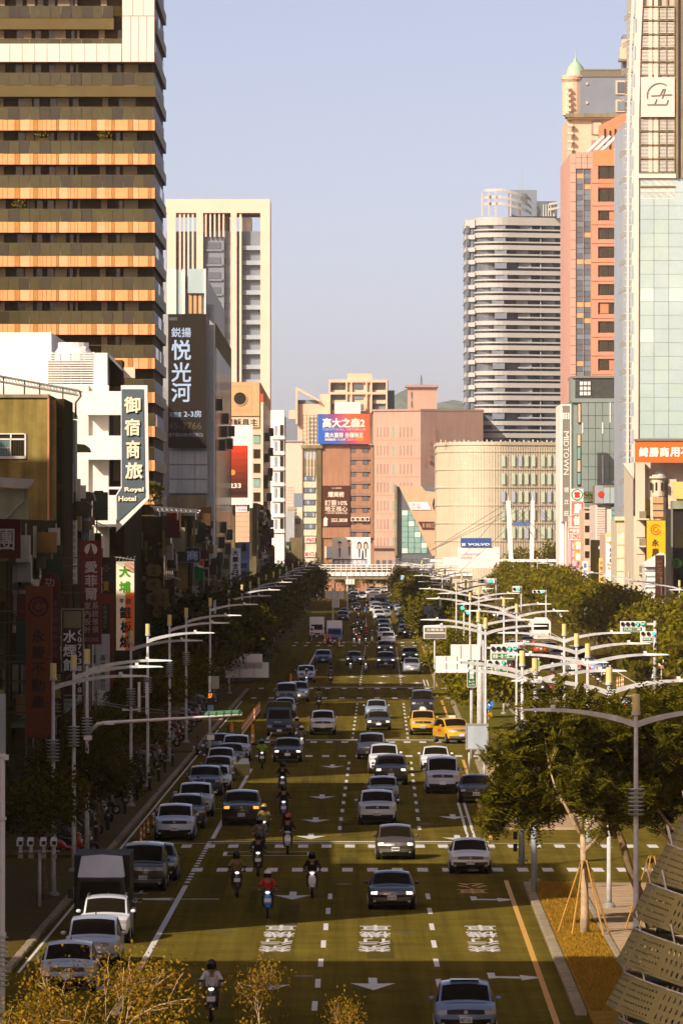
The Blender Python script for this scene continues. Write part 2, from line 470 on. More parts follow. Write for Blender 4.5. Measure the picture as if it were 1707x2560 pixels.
def wheel_meshes(r, wd):
 tyre = MB().tube([(-wd / 2, 0, 0), (-wd / 2 + .03, 0, 0), (wd / 2 - .03, 0, 0), (wd / 2, 0, 0)], [r * .9, r, r, r * .9], 18).mesh('tyre', M('rubber'), smooth=True)
 rim = MB().tube([(-wd / 2 - .012, 0, 0), (wd / 2 + .012, 0, 0)], r * .66, 14)
 for k in range(5):
  a = 2 * math.pi * k / 5
  for s in (-1, 1): rim.box(s * (wd / 2 + .012), s * (wd / 2 + .03), math.cos(a) * r * .3 - .03, math.cos(a) * r * .3 + .03, math.sin(a) * r * .3 - .03, math.sin(a) * r * .3 + .03)
 return tyre, rim.mesh('rim', M('alloy'))
mirror_me = smoothed(MB().box(-.11, .11, -.06, .07, -.075, .075), 1, 2); mirror_me.materials.clear(); mirror_me.materials.append(M('car_paint')); mirror_me.polygons.foreach_set("use_smooth", [True] * len(mirror_me.polygons))
plate_me = MB().box(-.17, .17, -.012, .012, -.085, .085).mesh('plate', M('plate_white'))
badge_me = MB().tube([(0, -.02, 0), (0, .01, 0)], .06, 12).mesh('badge', M('alloy'))
rail_me = {}
antenna_me = MB().tube([(0, 0, 0), (0, .1, .09)], [.03, .012], 6).mesh('antenna', M('black'))
CARS = {}
def car_type(key, wheels=.33, **k):
 me = smoothed(car_cage(**k), 8, 2, .32)
 parts = split_regions(me, REG, [M('car_paint'), M('car_glass'), M('car_glass'), M('car_glass'), M('headlamp'), M('black'), M('black'), M('tail_red')], side=('side_window', 'headlight', 'tail_light'))
 CARS[key] = dict(parts=parts, k=k, wheels=wheel_meshes(wheels, .22), r=wheels)
car_type('sedan', .33, L=4.6, W=1.80, H=1.45, hood=.76, cowl_y=1.25, roof_y0=2.05, roof_y1=3.25, tail_y=4.02, belt=.95, deck=1.02)
car_type('hatch', .31, L=4.1, W=1.74, H=1.52, hood=.80, cowl_y=1.0, roof_y0=1.75, roof_y1=3.55, tail_y=3.95, belt=.98, deck=1.02, roofw=.78)
car_type('suv', .37, L=4.55, W=1.86, H=1.68, hood=.96, cowl_y=1.2, roof_y0=1.98, roof_y1=3.75, tail_y=4.32, belt=1.13, deck=1.12, roofw=.79)
car_type('big_suv', .39, L=4.8, W=1.94, H=1.76, hood=1.04, cowl_y=1.25, roof_y0=2.0, roof_y1=4.05, tail_y=4.6, belt=1.20, deck=1.18, roofw=.80)
car_type('mini', .30, L=3.8, W=1.70, H=1.46, hood=.86, cowl_y=1.15, roof_y0=1.65, roof_y1=3.2, tail_y=3.65, belt=1.0, deck=1.0, roofw=.82, sweep=.42)
car_type('van', .35, L=4.9, W=1.86, H=1.92, hood=1.02, cowl_y=.85, roof_y0=1.6, roof_y1=4.45, tail_y=4.75, belt=1.18, deck=1.15, roofw=.84)
car_type('mpv', .33, L=4.6, W=1.80, H=1.64, hood=.88, cowl_y=1.05, roof_y0=1.95, roof_y1=3.9, tail_y=4.4, belt=1.05, deck=1.05, roofw=.80)
PARTNUM = [0]
def place_car(kind, px, py, col, label, rz=0.0, lights=None, plate=None, group=None, rails=False, sunroof=False, full=True, dark_trim=False, xd=None, roof_col=None):
 """put a car with the middle of its near tyres at a photo position on the ground"""
 C = CARS[kind]; k = C['k']; L, W = k['L'], k['W']
 x, d = xd if xd else G(px, py)
 t = T('parked_car' if group and 'parked' in group else 'taxi' if 'taxi' in label else 'car', label, 'taxi' if 'taxi' in label else 'car', (x, d, 0), group)
 ca, sa = math.cos(rz), math.sin(rz)
 y0 = -.7
 away = abs(abs(rz) - math.pi) < .7
 base = Vector((0, y0, 0)) if not away else Vector((0, -L + .7, 0))
 t.o.rotation_euler = (0, 0, rz); vr = random.Random(label); t.o.scale = (vr.uniform(.97, 1.03), vr.uniform(.95, 1.05), vr.uniform(.95, 1.04)); gm = vr.choice(('black', 'black', 'alloy', 'steel_dark'))
 def add(nm, me, loc=(0, 0, 0), rot=(0, 0, 0), sc=(1, 1, 1), parent=None, color=None, m=None):
  o = bpy.data.objects.new(nm, me); link(o); o.parent = parent or t.o
  o.location = Vector(loc) + (base if parent is None else Vector((0, 0, 0))); o.rotation_euler = rot; o.scale = sc
  if color: o.color = (*color, 1)
  if m:
   o.material_slots[0].link = 'OBJECT'; o.material_slots[0].material = m
  return o
 for nm, me in C['parts']:
  c = col if nm == 'body' else None; m = None
  if nm == 'headlight' and lights: m = M({'on': 'headlamp_on', 'amber': 'amber_on'}.get(lights, 'headlamp'))
  if nm == 'grille' and gm != 'black': m = M(gm)
  if nm == 'tail_light' and lights == 'tail': m = M('tail_on')
  o = add(nm, me, color=c, m=m)
  if nm == 'body': body = o
 hood, belt, H = k['hood'], k['belt'], k['H']
 for s in (-1, 1):
  add('mirror', mirror_me, (s * (W / 2 + .06), k['cowl_y'] + .50, belt + .05), rot=(0, 0, -.25 * s), color=col)
  if full:
   for yy in (.82, L - .88):
    w_ = add('wheel', C['wheels'][0], (s * (W / 2 - .13), yy, C['r'])); add('rim', C['wheels'][1], parent=w_)
  elif s > 0:
   for yy in (.82, L - .88): add('wheel', C['wheels'][0], (0, yy, C['r']), sc=(W / .22 * .92, 1, 1))
 if full and vr.random() < .6:
  for s in (-1, 1): add('fog_lamp', badge_me, (s * W * .36, .10, .36), sc=(.9, 1, .8))
 if full: add('antenna', antenna_me, (0, k['roof_y1'] - .15, H - .06))
 if full: add('badge', badge_me, (0, -.02 + .03, hood - .07))
 pl = add('plate', plate_me, (0, -.035, .50 if kind in ('sedan', 'hatch', 'mini', 'mpv') else .58)); add('plate', plate_me, (0, L + .02, .75))
 if plate:
  me = text_mesh(plate, .01, .016, 1, M('black')); bx = me["bx"]; sx_ = .29 / (bx[1] - bx[0]); sz_ = .11 / (bx[3] - bx[2])
  add('lettering', me, (-(bx[0] + bx[1]) / 2 * sx_, 0, -(bx[2] + bx[3]) / 2 * sz_), sc=(sx_, 1, sz_), parent=pl)
 if rails:
  q = (kind, 'r')
  if q not in rail_me:
   m_ = MB(); rw = k['roofw'] * W / 2 - .06
   m_.tube([(0, k['roof_y0'] + .25, H - .08), (0, k['roof_y0'] + .4, H + .0), (0, k['roof_y1'] - .1, H - .02), (0, k['roof_y1'] + .1, H - .12)], .025, 6); rail_me[q] = (m_.mesh('roof_rail', M('alloy')), rw)
  for s in (-1, 1): add('roof_rail', rail_me[q][0], (s * rail_me[q][1], 0, 0))
 if sunroof:
  q = (kind, 's')
  if q not in rail_me: rail_me[q] = MB().slab([(-.42, k['roof_y0'] + .2), (.42, k['roof_y0'] + .2), (.4, k['roof_y0'] + .75), (-.4, k['roof_y0'] + .75)], H - .01, H + .012).mesh('sunroof', M('car_glass'))
  add('sunroof', rail_me[q])
 return t, add

# ---- scooter
def scooter_parts():
 out = {}
 sm = lambda mb, m, lv=2: (lambda me: (me.materials.clear(), me.materials.append(m), me.polygons.foreach_set("use_smooth", [True] * len(me.polygons)), me)[-1])(smoothed(mb, 1, lv))
 # front apron: a tall tapering shield, then floor and rear body as one lofted cage
 sec = [(-.62, .50, .62, .10), (-.60, .42, .80, .19), (-.50, .34, .98, .20), (-.40, .34, .90, .17), (-.36, .30, .42, .17), (.10, .30, .40, .17), (.18, .32, .66, .17), (.40, .36, .78, .19), (.80, .50, .80, .17), (.98, .60, .76, .08)]
 mb = MB(); n = 6
 for y, z0, z1, w in sec:
  for a, b in ((-1, 0), (1, 0), (1, 1), (-1, 1)): mb.v.append((a * w * (.75 if b == 0 else 1), y, z0 if b == 0 else z1))
 for i in range(len(sec) - 1):
  for k in range(4): mb.f.append((i * 4 + k, i * 4 + (k + 1) % 4, (i + 1) * 4 + (k + 1) % 4, (i + 1) * 4 + k)); mb.m.append(0)
 mb.f.append((3, 2, 1, 0)); mb.m.append(0); e = (len(sec) - 1) * 4; mb.f.append((e, e + 1, e + 2, e + 3)); mb.m.append(0)
 mb.f = [tuple(reversed(f)) for f in mb.f]
 out['bodywork'] = sm(mb, M('car_paint'))
 out['seat'] = sm(MB().box(-.15, .15, .15, .85, .76, .86), M('black'))
 out['handlebar'] = MB().tube([(-.36, -.30, 1.02), (-.2, -.38, 1.0), (0, -.42, .98), (.2, -.38, 1.0), (.36, -.30, 1.02)], .022, 6).mesh('handlebar', M('black'))
 out['handlebar_cover'] = sm(MB().box(-.17, .17, -.54, -.34, .90, 1.06), M('car_paint'))
 out['headlight'] = sm(MB().box(-.10, .10, -.60, -.50, .90, 1.02), M('headlamp'))
 out['front_fender'] = sm(MB().box(-.08, .08, -.90, -.56, .36, .54), M('car_paint'))
 out['fork'] = MB().tube([(0, -.52, .6), (0, -.72, .25)], .06, 6).mesh('fork', M('black'))
 out['mirror'] = MB().tube([(0, 0, 0), (.06, -.02, .16)], .012, 5).box(-.0, .13, -.05, -.02, .15, .23).mesh('mirror', M('black'))
 out['plate'] = MB().box(-.12, .12, -.005, .005, -.07, .07).mesh('plate', M('plate_white'))
 out['tail_light'] = sm(MB().box(-.10, .10, .96, 1.04, .66, .76), M('tail_red'))
 ty = MB().tube([(-.05, 0, 0), (-.03, 0, 0), (.03, 0, 0), (.05, 0, 0)], [.2, .235, .235, .2], 16).mesh('tyre', M('rubber'), smooth=True); rm = MB().tube([(-.056, 0, 0), (.056, 0, 0)], .13, 12).mesh('rim', M('alloy'))
 out['wheel'] = (ty, rm); return out
SCOOT = scooter_parts()
# ---- riders: one continuous skinned body
def skin_body(bones, extra):
 """bones: {joint: (pos, radius, parent)}"""
 names = list(bones); ix = {n: i for i, n in enumerate(names)}
 me = bpy.data.meshes.new('person'); me.from_pydata([bones[n][0] for n in names], [(ix[bones[n][2]], ix[n]) for n in names if bones[n][2]], []); ob = bpy.data.objects.new('person', me)
 sk = ob.modifiers.new('skin', 'SKIN'); sk.use_smooth_shade = True
 for i, n in enumerate(names):
  r = bones[n][1]; rr = r if isinstance(r, tuple) else (r, r); me.skin_vertices[0].data[i].radius = rr; me.skin_vertices[0].data[i].use_root = (n == 'pelvis')
 sb = ob.modifiers.new('sub', 'SUBSURF'); sb.levels = 1; sb.render_levels = 1
 out = evaluated(ob)
 out.materials.clear()
 for m in (M('cloth'), M('trousers'), M('skin'), M('shoe')): out.materials.append(m)
 segs_ = [(n, Vector(bones[n][0]), Vector(bones[bones[n][2]][0])) for n in names if bones[n][2]]
 zone = lambda n: 2 if any(q in n for q in ('hand', 'finger', 'thumb', 'head', 'nose', 'neck', 'chin')) else 3 if 'toe' in n or 'heel' in n else 1 if any(q in n for q in ('knee', 'ankle', 'hip')) else 0
 mi = []
 for p in out.polygons:
  best, bn = 1e9, 'chest'
  for n, a, b in segs_:
   ab = a - b; t_ = max(0, min(1, (p.center - b).dot(ab) / max(ab.length_squared, 1e-9))); q = (p.center - (b + ab * t_)).length
   if q < best: best, bn = q, n
  mi.append(zone(bn))
 out.polygons.foreach_set("material_index", mi); out.polygons.foreach_set("use_smooth", [True] * len(mi)); out.update(); return out
def rider_bones(lean=0.0):
 B = {'pelvis': ((0, .34, .92), (.15, .12), None), 'spine': ((0, .33, 1.08), (.15, .11), 'pelvis'), 'chest': ((0, .27 - lean, 1.28), (.17, .12), 'spine'), 'neck': ((0, .22 - lean, 1.44), .055, 'chest'),
   'head': ((0, .19 - lean, 1.55), (.082, .09), 'neck'), 'head_top': ((0, .20 - lean, 1.66), (.08, .09), 'head'), 'nose': ((0, .075 - lean, 1.56), .016, 'head'), 'chin': ((0, .10 - lean, 1.49), .03, 'head')}
 for s, n in ((-1, 'l'), (1, 'r')):
  B['shoulder_' + n] = ((s * .19, .26 - lean, 1.37), .072, 'chest'); B['elbow_' + n] = ((s * .31, .07 - lean, 1.15), .05, 'shoulder_' + n); B['wrist_' + n] = ((s * .31, -.20, 1.05), .033, 'elbow_' + n)
  B['hand_' + n] = ((s * .305, -.27, 1.045), (.036, .022), 'wrist_' + n)
  for f, (dx, l) in enumerate([(-.03, .06), (-.01, .072), (.01, .07), (.03, .055)]):
   B['finger_%d_%s' % (f, n)] = ((s * (.305 + dx), -.325, 1.045), .009, 'hand_' + n); B['finger_tip_%d_%s' % (f, n)] = ((s * (.305 + dx), -.34, 1.045 - l * .6), .008, 'finger_%d_%s' % (f, n))
  B['thumb_' + n] = ((s * .262, -.28, 1.02), .010, 'hand_' + n)
  B['hip_' + n] = ((s * .10, .32, .88), .092, 'pelvis'); B['knee_' + n] = ((s * .17, -.10, .80), .068, 'hip_' + n); B['ankle_' + n] = ((s * .15, -.02, .42), .045, 'knee_' + n)
  B['heel_' + n] = ((s * .15, 0, .37), .04, 'ankle_' + n); B['toe_' + n] = ((s * .15, -.2, .355), .036, 'heel_' + n)
 return B
RIDER = [skin_body(rider_bones(0), None), skin_body(rider_bones(.06), None)]
helmet_me = MB().lathe([(.132, -.02), (.142, .05), (.135, .12), (.10, .18), (.05, .21), (0, .215)], 0, 0, 0, 16)
helmet_me = helmet_me.mesh('helmet', M('helmet'), smooth=True); visor_me = MB().lathe([(.136, -.10), (.147, -.02), (.146, .05)], 0, 0, 0, 20); visor_me.f = [f for f in visor_me.f if all(visor_me.v[i][1] < -.01 for i in f)]; ui = sorted({i for f in visor_me.f for i in f}); vv = MB().add([visor_me.v[i] for i in ui], [tuple(ui.index(i) for i in f) for f in visor_me.f]); visor_me = vv; visor_me = visor_me.mesh('visor', M('car_glass'), smooth=True)
def place_scooter(px, py, col, jacket, helm, label, rlabel, rz=0.0, light=True, group='scooters riding along the avenue', rider=0, parked=False, xd=None):
 x, d = xd if xd else G(px, py); d += .6
 t = T('scooter', label, 'scooter', (x, d, 0), group); t.o.rotation_euler = (0, 0, rz)
 def add(root, nm, me, loc=(0, 0, 0), color=None, m=None, rot=(0, 0, 0), sc=(1, 1, 1), parent=None):
  o = bpy.data.objects.new(nm, me); link(o); o.parent = parent or root; o.location = loc; o.rotation_euler = rot; o.scale = sc
  if color: o.color = (*color, 1)
  if m: o.material_slots[0].link = 'OBJECT'; o.material_slots[0].material = m
  return o
 for nm in ('bodywork', 'seat', 'handlebar', 'handlebar_cover', 'front_fender', 'fork', 'tail_light'): add(t.o, nm, SCOOT[nm], color=col)
 add(t.o, 'headlight', SCOOT['headlight'], m=M('headlamp_on') if light else None)
 for s in (-1, 1): add(t.o, 'mirror', SCOOT['mirror'], (s * .24, -.36, 1.0), sc=(s, 1, 1))
 for y in (-.74, .68): w_ = add(t.o, 'wheel', SCOOT['wheel'][0], (0, y, .235)); add(t.o, 'rim', SCOOT['wheel'][1], parent=w_)
 add(t.o, 'plate', SCOOT['plate'], (0, -.615, .68)); add(t.o, 'plate', SCOOT['plate'], (0, 1.03, .55))
 if parked: return t
 p = bpy.data.objects.new('person', RIDER[rider]); link(p); p.location = (x, d, 0); p.rotation_euler = (0, 0, rz); p.color = (*jacket, 1)
 setp(p, rlabel, 'person', 'scooter riders')
 ln = .06 if rider else 0
 add(p, 'helmet', helmet_me, (0, .20 - ln, 1.57), color=helm); add(p, 'visor', visor_me, (0, .20 - ln, 1.585))
 return t
# ---------------------------------------------------------------- the setting: ground, road, pavements, medians, markings
def off(d):
 """sideways drift of the avenue as it runs away from the camera"""
 return 0.006 * (d - 250) if d < 900 else 3.9 + 0.003 * (d - 900)
def strip(mb, xl, xr, d0, d1, z0, z1, step=60):
 """a kerbed strip that follows the avenue between distances d0 and d1"""
 n = max(1, int((d1 - d0) / step)); ds = [d0 + (d1 - d0) * i / n for i in range(n + 1)]
 pts = [(xr + off(d), d) for d in ds] + [(xl + off(d), d) for d in reversed(ds)]
 return mb.slab(pts, z0, z1)
def struct(name, mb, m):
 return setp(link(bpy.data.objects.new(name, mb.mesh(name, m))), kind='structure')
struct('ground', MB().add([(-6000, -400, -.06), (6000, -400, -.06), (6000, 14000, -.06), (-6000, 14000, -.06)], [(0, 1, 2, 3)]), M('soil'))
road = T('road', None, None, (0, 0, 0), kind='structure')
road.mesh('asphalt', MB().add([(-220, -60, 0), (240, -60, 0), (240, 2600, 0), (-220, 2600, 0)], [(0, 1, 2, 3)]), M('asphalt'))
mb = MB()
for i in range(34):
 d = random.uniform(205, 640); x = random.uniform(-9, 6) + off(d); w = random.uniform(.3, 1.1); l = random.uniform(3, 16)
 mb.add([(x, d, .002 + .00005 * i), (x + w, d, .002 + .00005 * i), (x + w, d + l, .002 + .00005 * i), (x, d + l, .002 + .00005 * i)], [(0, 1, 2, 3)])
road.mesh('repair_patch', mb, M('asphalt_patch'), kind='stuff')

cover = MB().tube([(0, 0, .002), (0, 0, .006)], .33, 18).mesh('manhole_cover', M('steel_dark'))
for px, py in [(760, 2440), (1010, 2330), (560, 2330), (860, 2210), (720, 1950), (1060, 2060), (900, 1880), (830, 1780), (1010, 1740), (600, 2160)]: road.data('manhole_cover', cover, (*G(px, py), 0))
KL = -10.4           # left kerb
crossings = [(272, 308), (416, 456), (562, 612), (826, 858), (1120, 1140)]
def segs(d0, d1, gaps):
 out = []; a = d0
 for g0, g1 in gaps:
  if g1 <= a or g0 >= d1: continue
  if g0 > a: out.append((a, g0))
  a = g1
 if a < d1: out.append((a, d1))
 return out
left_gaps = [(176, 215), (284, 290.5), (425, 428), (600, 626), (838, 846), (1120, 1140)]
mb = MB(); kb = MB()
for a, b in segs(60, 1500, left_gaps): strip(mb, -60, KL - .25, a, b, 0, .14)
struct('sidewalk', mb, M('pave_grey'))
mb = MB()
for a, b in segs(60, 1500, [(562, 612), (826, 858), (1120, 1140)]): strip(mb, 27.3, 80, a, b, 0, .14)
struct('sidewalk', mb, M('pave_grey'))
def kerb(x, w, d0, d1, step=1.5, near=True):
 """kerb stones one by one where they can be told apart"""
 t = T('kerb', None, None, (x, d0, 0), kind='structure')
 me = MB().prism([(-.5, 0), (.5, 0), (.5, .9), (.38, 1), (-.38, 1), (-.5, .9)], -.49, .49).mesh('kerb_stone', M('kerb_stone')) if 'kerb_stone' not in bpy.data.meshes else bpy.data.meshes['kerb_stone']
 d = d0
 while d < d1:
  l = min(step, d1 - d)
  t.data('kerb_stone', me, (x + off(d), d + l / 2, -.01), scale=(w, l, .17 + random.uniform(-.008, .008)), rot=(0, 0, random.uniform(-.006, .006)))
  d += step
kerb(7.35, .34, 196, 268, 1.5)
kerb(9.35, .22, 200, 262, 3)
for a, b in segs(215, 600, left_gaps): kerb(KL - .13, .26, a, b, 3)
# median islands
for a, b, kind in [(150, 268, 'lawn'), (318, 412, 'pave_tan'), (466, 556, 'lawn_green'), (622, 820, 'lawn_green'), (866, 1116, 'lawn_green'), (1146, 1430, 'lawn_green')]:
 mb = MB(); strip(mb, 7.55, 9.2 if kind == 'lawn' else 11.6, a, b, 0, .13)
 struct('median_strip', mb, M(kind))
 if kind == 'lawn':
  mb = MB(); strip(mb, 9.5, 12.2, a, b, 0, .12); struct('median_path', mb, M('pave_tan'))
 else:
  kerb(7.4, .3, a, b, 4 if a < 500 else 9)
  kerb(11.75, .3, a, b, 4 if a < 500 else 9)
# tile courses of the median path
t = T('median_path', None, None, (10.8, 230, 0), kind='structure')
for i in range(110):
 d = 201 + i * .6
 if d > 266: break
 t.box('tile_course', 9.52 + off(d), 12.1 + off(d), d, d + .5, .118, .13 + .006 * (i % 2), M('pave_tan'))
# painted markings
def flat(name, x0, x1, d0, d1, m, z=.006): return road.box(name, x0, x1, d0, d1, .003, z, m)
W_, Y_ = M('road_white'), M('road_yellow')
def in_cross(d, pad=0): return any(a - pad <= d <= b + pad for a, b in crossings)
for base in (-.5, 3.3):
 d = 188.0
 while d < 1100:
  if not in_cross(d + 2, 2) and (d < 640 or int(d) % 20 < 10 or True):
   x = base + off(d + 2); flat('lane_dash', x - .085, x + .085, d, d + 4, W_)
  d += 10
for d0, d1, base in [(196, 268, -6.35), (309, 400, -6.3), (456, 560, -6.3), (614, 800, -6.2)]:
 road.mesh('edge_line', strip(MB(), base - .1, base + .1, d0, d1, .003, .006, 12), W_)
for i in range(17):                                    # short guide dashes through the crossing
 d = 270 + i * 2.2; x = -6.35 + off(d); flat('guide_dash', x - .1, x + .1, d, d + 1.0, W_)
for base in (6.55, ):
 for d0, d1 in segs(190, 1100, crossings):
  road.mesh('yellow_line', strip(MB(), base - .09, base + .09, d0, d1 - .2, .003, .006, 12), Y_)
for d0, d1 in [(309, 350), (614, 640)]:
 for x in (5.43, 5.74): road.mesh('double_line', strip(MB(), x, x + .13, d0, d1, .003, .006, 12), W_)
for d0, d1 in segs(200, 560, left_gaps):
 road.mesh('edge_line', strip(MB(), KL + .17, KL + .27, d0, d1, .003, .006, 12), W_)
# the far carriageway on the other side of the median
for base in (15.4, 18.8, 22.2):
 d = 312.0
 while d < 1000:
  if not in_cross(d + 2, 2): x = base + off(d + 2); flat('lane_dash', x - .085, x + .085, d, d + 4, W_)
  d += 10
for d0, d1 in segs(312, 1100, crossings):
 road.mesh('yellow_line', strip(MB(), 12.4, 12.58, d0 + 2, d1 - 2, .003, .006, 12), Y_); road.mesh('edge_line', strip(MB(), 25.2, 25.36, d0 + 2, d1 - 2, .003, .006, 12), W_)
# parking bay ticks and lines
for d in [226, 232, 238, 244, 250, 256, 262, 315, 322, 329, 336, 343, 350, 357, 364, 371, 378, 385, 392, 399]:
 x = -7.95 + off(d); flat('bay_mark', x - .07, x + .07, d, d + 2.2, W_)
 if d % 2 == 0: flat('bay_mark', x - 1.0, x + .3, d - .15, d, W_)
# zebra crossings and stop lines
for row, (d, l, xr) in enumerate([(279, 3.0, 23), (300, 3.0, 23), (421, 3.2, 12), (449, 3.2, 24), (568, 4.0, 25), (603, 4.0, 25), (829, 5, 25), (852, 5, 25)]):
 x = -9.6
 while x < xr:
  flat('crossing_bar', x + off(d), x + .45 + off(d), d, d + l, W_); x += 1.05 if d < 500 else 1.5
for d in (305.5, 455.0, 609.0, 858.0):
 flat('stop_line', -6.2 + off(d), 6.4 + off(d), d, d + .55 + d * .0008, W_)
for d in (304.2, 453.4): flat('stop_line', -9.4 + off(d), 12 + off(d), d, d + .18, W_)
flat('stop_line', 9 + off(560), 26 + off(560), 560, 560.6, W_)
for x0, x1, d in [(-5.2, -1.4, 296), (-5.2, -1.4, 292.6)]: flat('waiting_box', x0, x1, d, d + .2, W_)
for x in (-5.2, -1.5): flat('waiting_box', x, x + .16, 292.8, 296, W_)
arrow_me = MB().add([(-.12, 0, .006), (.12, 0, .006), (.12, -2.4, .006), (.62, -2.2, .006), (0, -5, .006), (-.62, -2.2, .006), (-.12, -2.4, .006)], [(0, 6, 5, 4, 3, 2, 1)]).mesh('arrow_marking', W_)
turn_me = MB().add([(-.12, 0, .006), (.12, 0, .006), (.12, -2.6, .006), (-.12, -2.9, .006)], [(0, 3, 2, 1)]).add(
 [(.12, -1.7, .006), (.9, -1.9, .006), (.9, -1.1, .006), (1.6, -2.3, .006), (.9, -3.7, .006), (.9, -2.8, .006), (.12, -2.55, .006)], [(0, 6, 5, 4, 3, 2, 1)]).mesh('turn_arrow_marking', W_)
def arrow(px, py, me=arrow_me, s=1.0):
 x, d = G(px, py); road.data('arrow_marking', me, (x, d + 2.5, 0), scale=(s, s, 1))
for px, py in [(932, 2458), (667, 2462), (732, 2238), (777, 2090), (1143, 2094), (789, 2049), (1132, 2041), (805, 1991), (831, 1915), (1003, 1690), (958, 1691), (951, 1707), (1042, 1707), (880, 1692)]:
 arrow(px, py, s=1.15)
for px, py in [(1230, 2445), (1185, 2250)]: arrow(px, py, turn_me, 1.0)
for px, py in [(430, 2470), (548, 2248), (562, 2022)]:
 x, d = G(px, py); road.data('arrow_marking', arrow_me, (x, d, 0), rot=(0, 0, R(-90)), scale=(1.5, .8, 1))
# the four characters that keep scooters out of the inner lanes, upside down for the camera
def road_text(ch, px, d0, d1, w, m=W_):
 me = text_mesh(ch, 0.012, 0, 1.0, m); bx = me["bx"]
 o = bpy.data.objects.new('road_lettering', me); link(o); o.parent = road.o
 sx = w / (bx[1] - bx[0]); sz = (d1 - d0) / (bx[3] - bx[2])
 o.rotation_euler = (R(-90), 0, R(180)); o.scale = (sx, .3, sz)
 x = X(px, (d0 + d1) / 2)
 o.location = (x + (bx[0] + bx[1]) / 2 * sx, d1 + bx[2] * sz, .0045)
for px in (695, 937, 1205):
 for i, ch in enumerate("禁行機車"):
  road_text(ch, px + (i - 1.5) * (5 if px < 800 else (1 if px < 1000 else -3)), 225.6 + i * 4.0, 229.0 + i * 4.0, 1.12)
for i, ch in enumerate("車公"): road_text(ch, 1180, 262 + i * 4.2, 265.6 + i * 4.2, 1.2, Y_)
# far hills behind the city
def hill(name, d, depth, f, x0=-420, x1=420):
 mb = MB(); nx, ny = 70, 10
 for r in range(ny + 1):
  for i in range(nx + 1):
   x = x0 + (x1 - x0) * i / nx; k = r / ny
   h = f(x) * math.sin(math.pi * k) * (1 + .05 * math.sin(x * .31 + r) + .04 * math.sin(x * .73 + 2 * r))
   mb.v.append((x, d + (k - .5) * depth, h - 1))
 for r in range(ny):
  for i in range(nx):
   a = r * (nx + 1) + i; mb.f.append((a, a + 1, a + nx + 2, a + nx + 1)); mb.m.append(0)
 setp(link(bpy.data.objects.new(name, mb.mesh(name, M('hill_green'), smooth=True))), kind='structure')
hill('hill', 4300, 1200, lambda x: 90 + 11 * math.sin(x / 60.0 + .6) + 4 * math.sin(x / 17.0))
# ---------------------------------------------------------------- light haze in the air over the whole place
hz = bpy.data.materials.new("haze_air"); hz.use_nodes = True
hn = hz.node_tree
for n in list(hn.nodes): hn.nodes.remove(n)
ho = hn.nodes.new("ShaderNodeOutputMaterial"); hv = hn.nodes.new("ShaderNodeVolumePrincipled")
hv.inputs['Color'].default_value = (0.92, 0.90, 0.95, 1)
hv.inputs['Density'].default_value = 0.000034
hv.inputs['Anisotropy'].default_value = 0.0
hn.links.new(hv.outputs[0], ho.inputs['Volume'])
haze = link(bpy.data.objects.new('haze', MB().box(-6100, 6100, -450, 14100, -1.1, 119).mesh('haze', hz)))
setp(haze, 'thin pale haze hanging in the air along the avenue', 'haze', kind='stuff')
# ---------------------------------------------------------------- buildings, left side
def PB(t, name, px0, px1, py0, py1, d, th, m, parent=None):
 """a block whose front face fills a rectangle of the photograph at distance d"""
 return t.box(name, X(px0, d), X(px1, d), d, d + th, Z(py1, d), Z(py0, d), m, parent)
def PT(t, body, px0, px1, py0, py1, d, m, bold=0.02, parent=None, space=1.0, depth=.02, name='lettering'):
 return t.text(body, X(px0, d), X(px1, d), Z(py1, d), Z(py0, d), d, m, bold, depth, name, parent, space)
def ground_block(t, px0, px1, pytop, d0, d1, m, name='wall'):
 return t.box(name, X(px0, d0), X(px1, d0), d0, d1, 0, Z(pytop, d0), m)

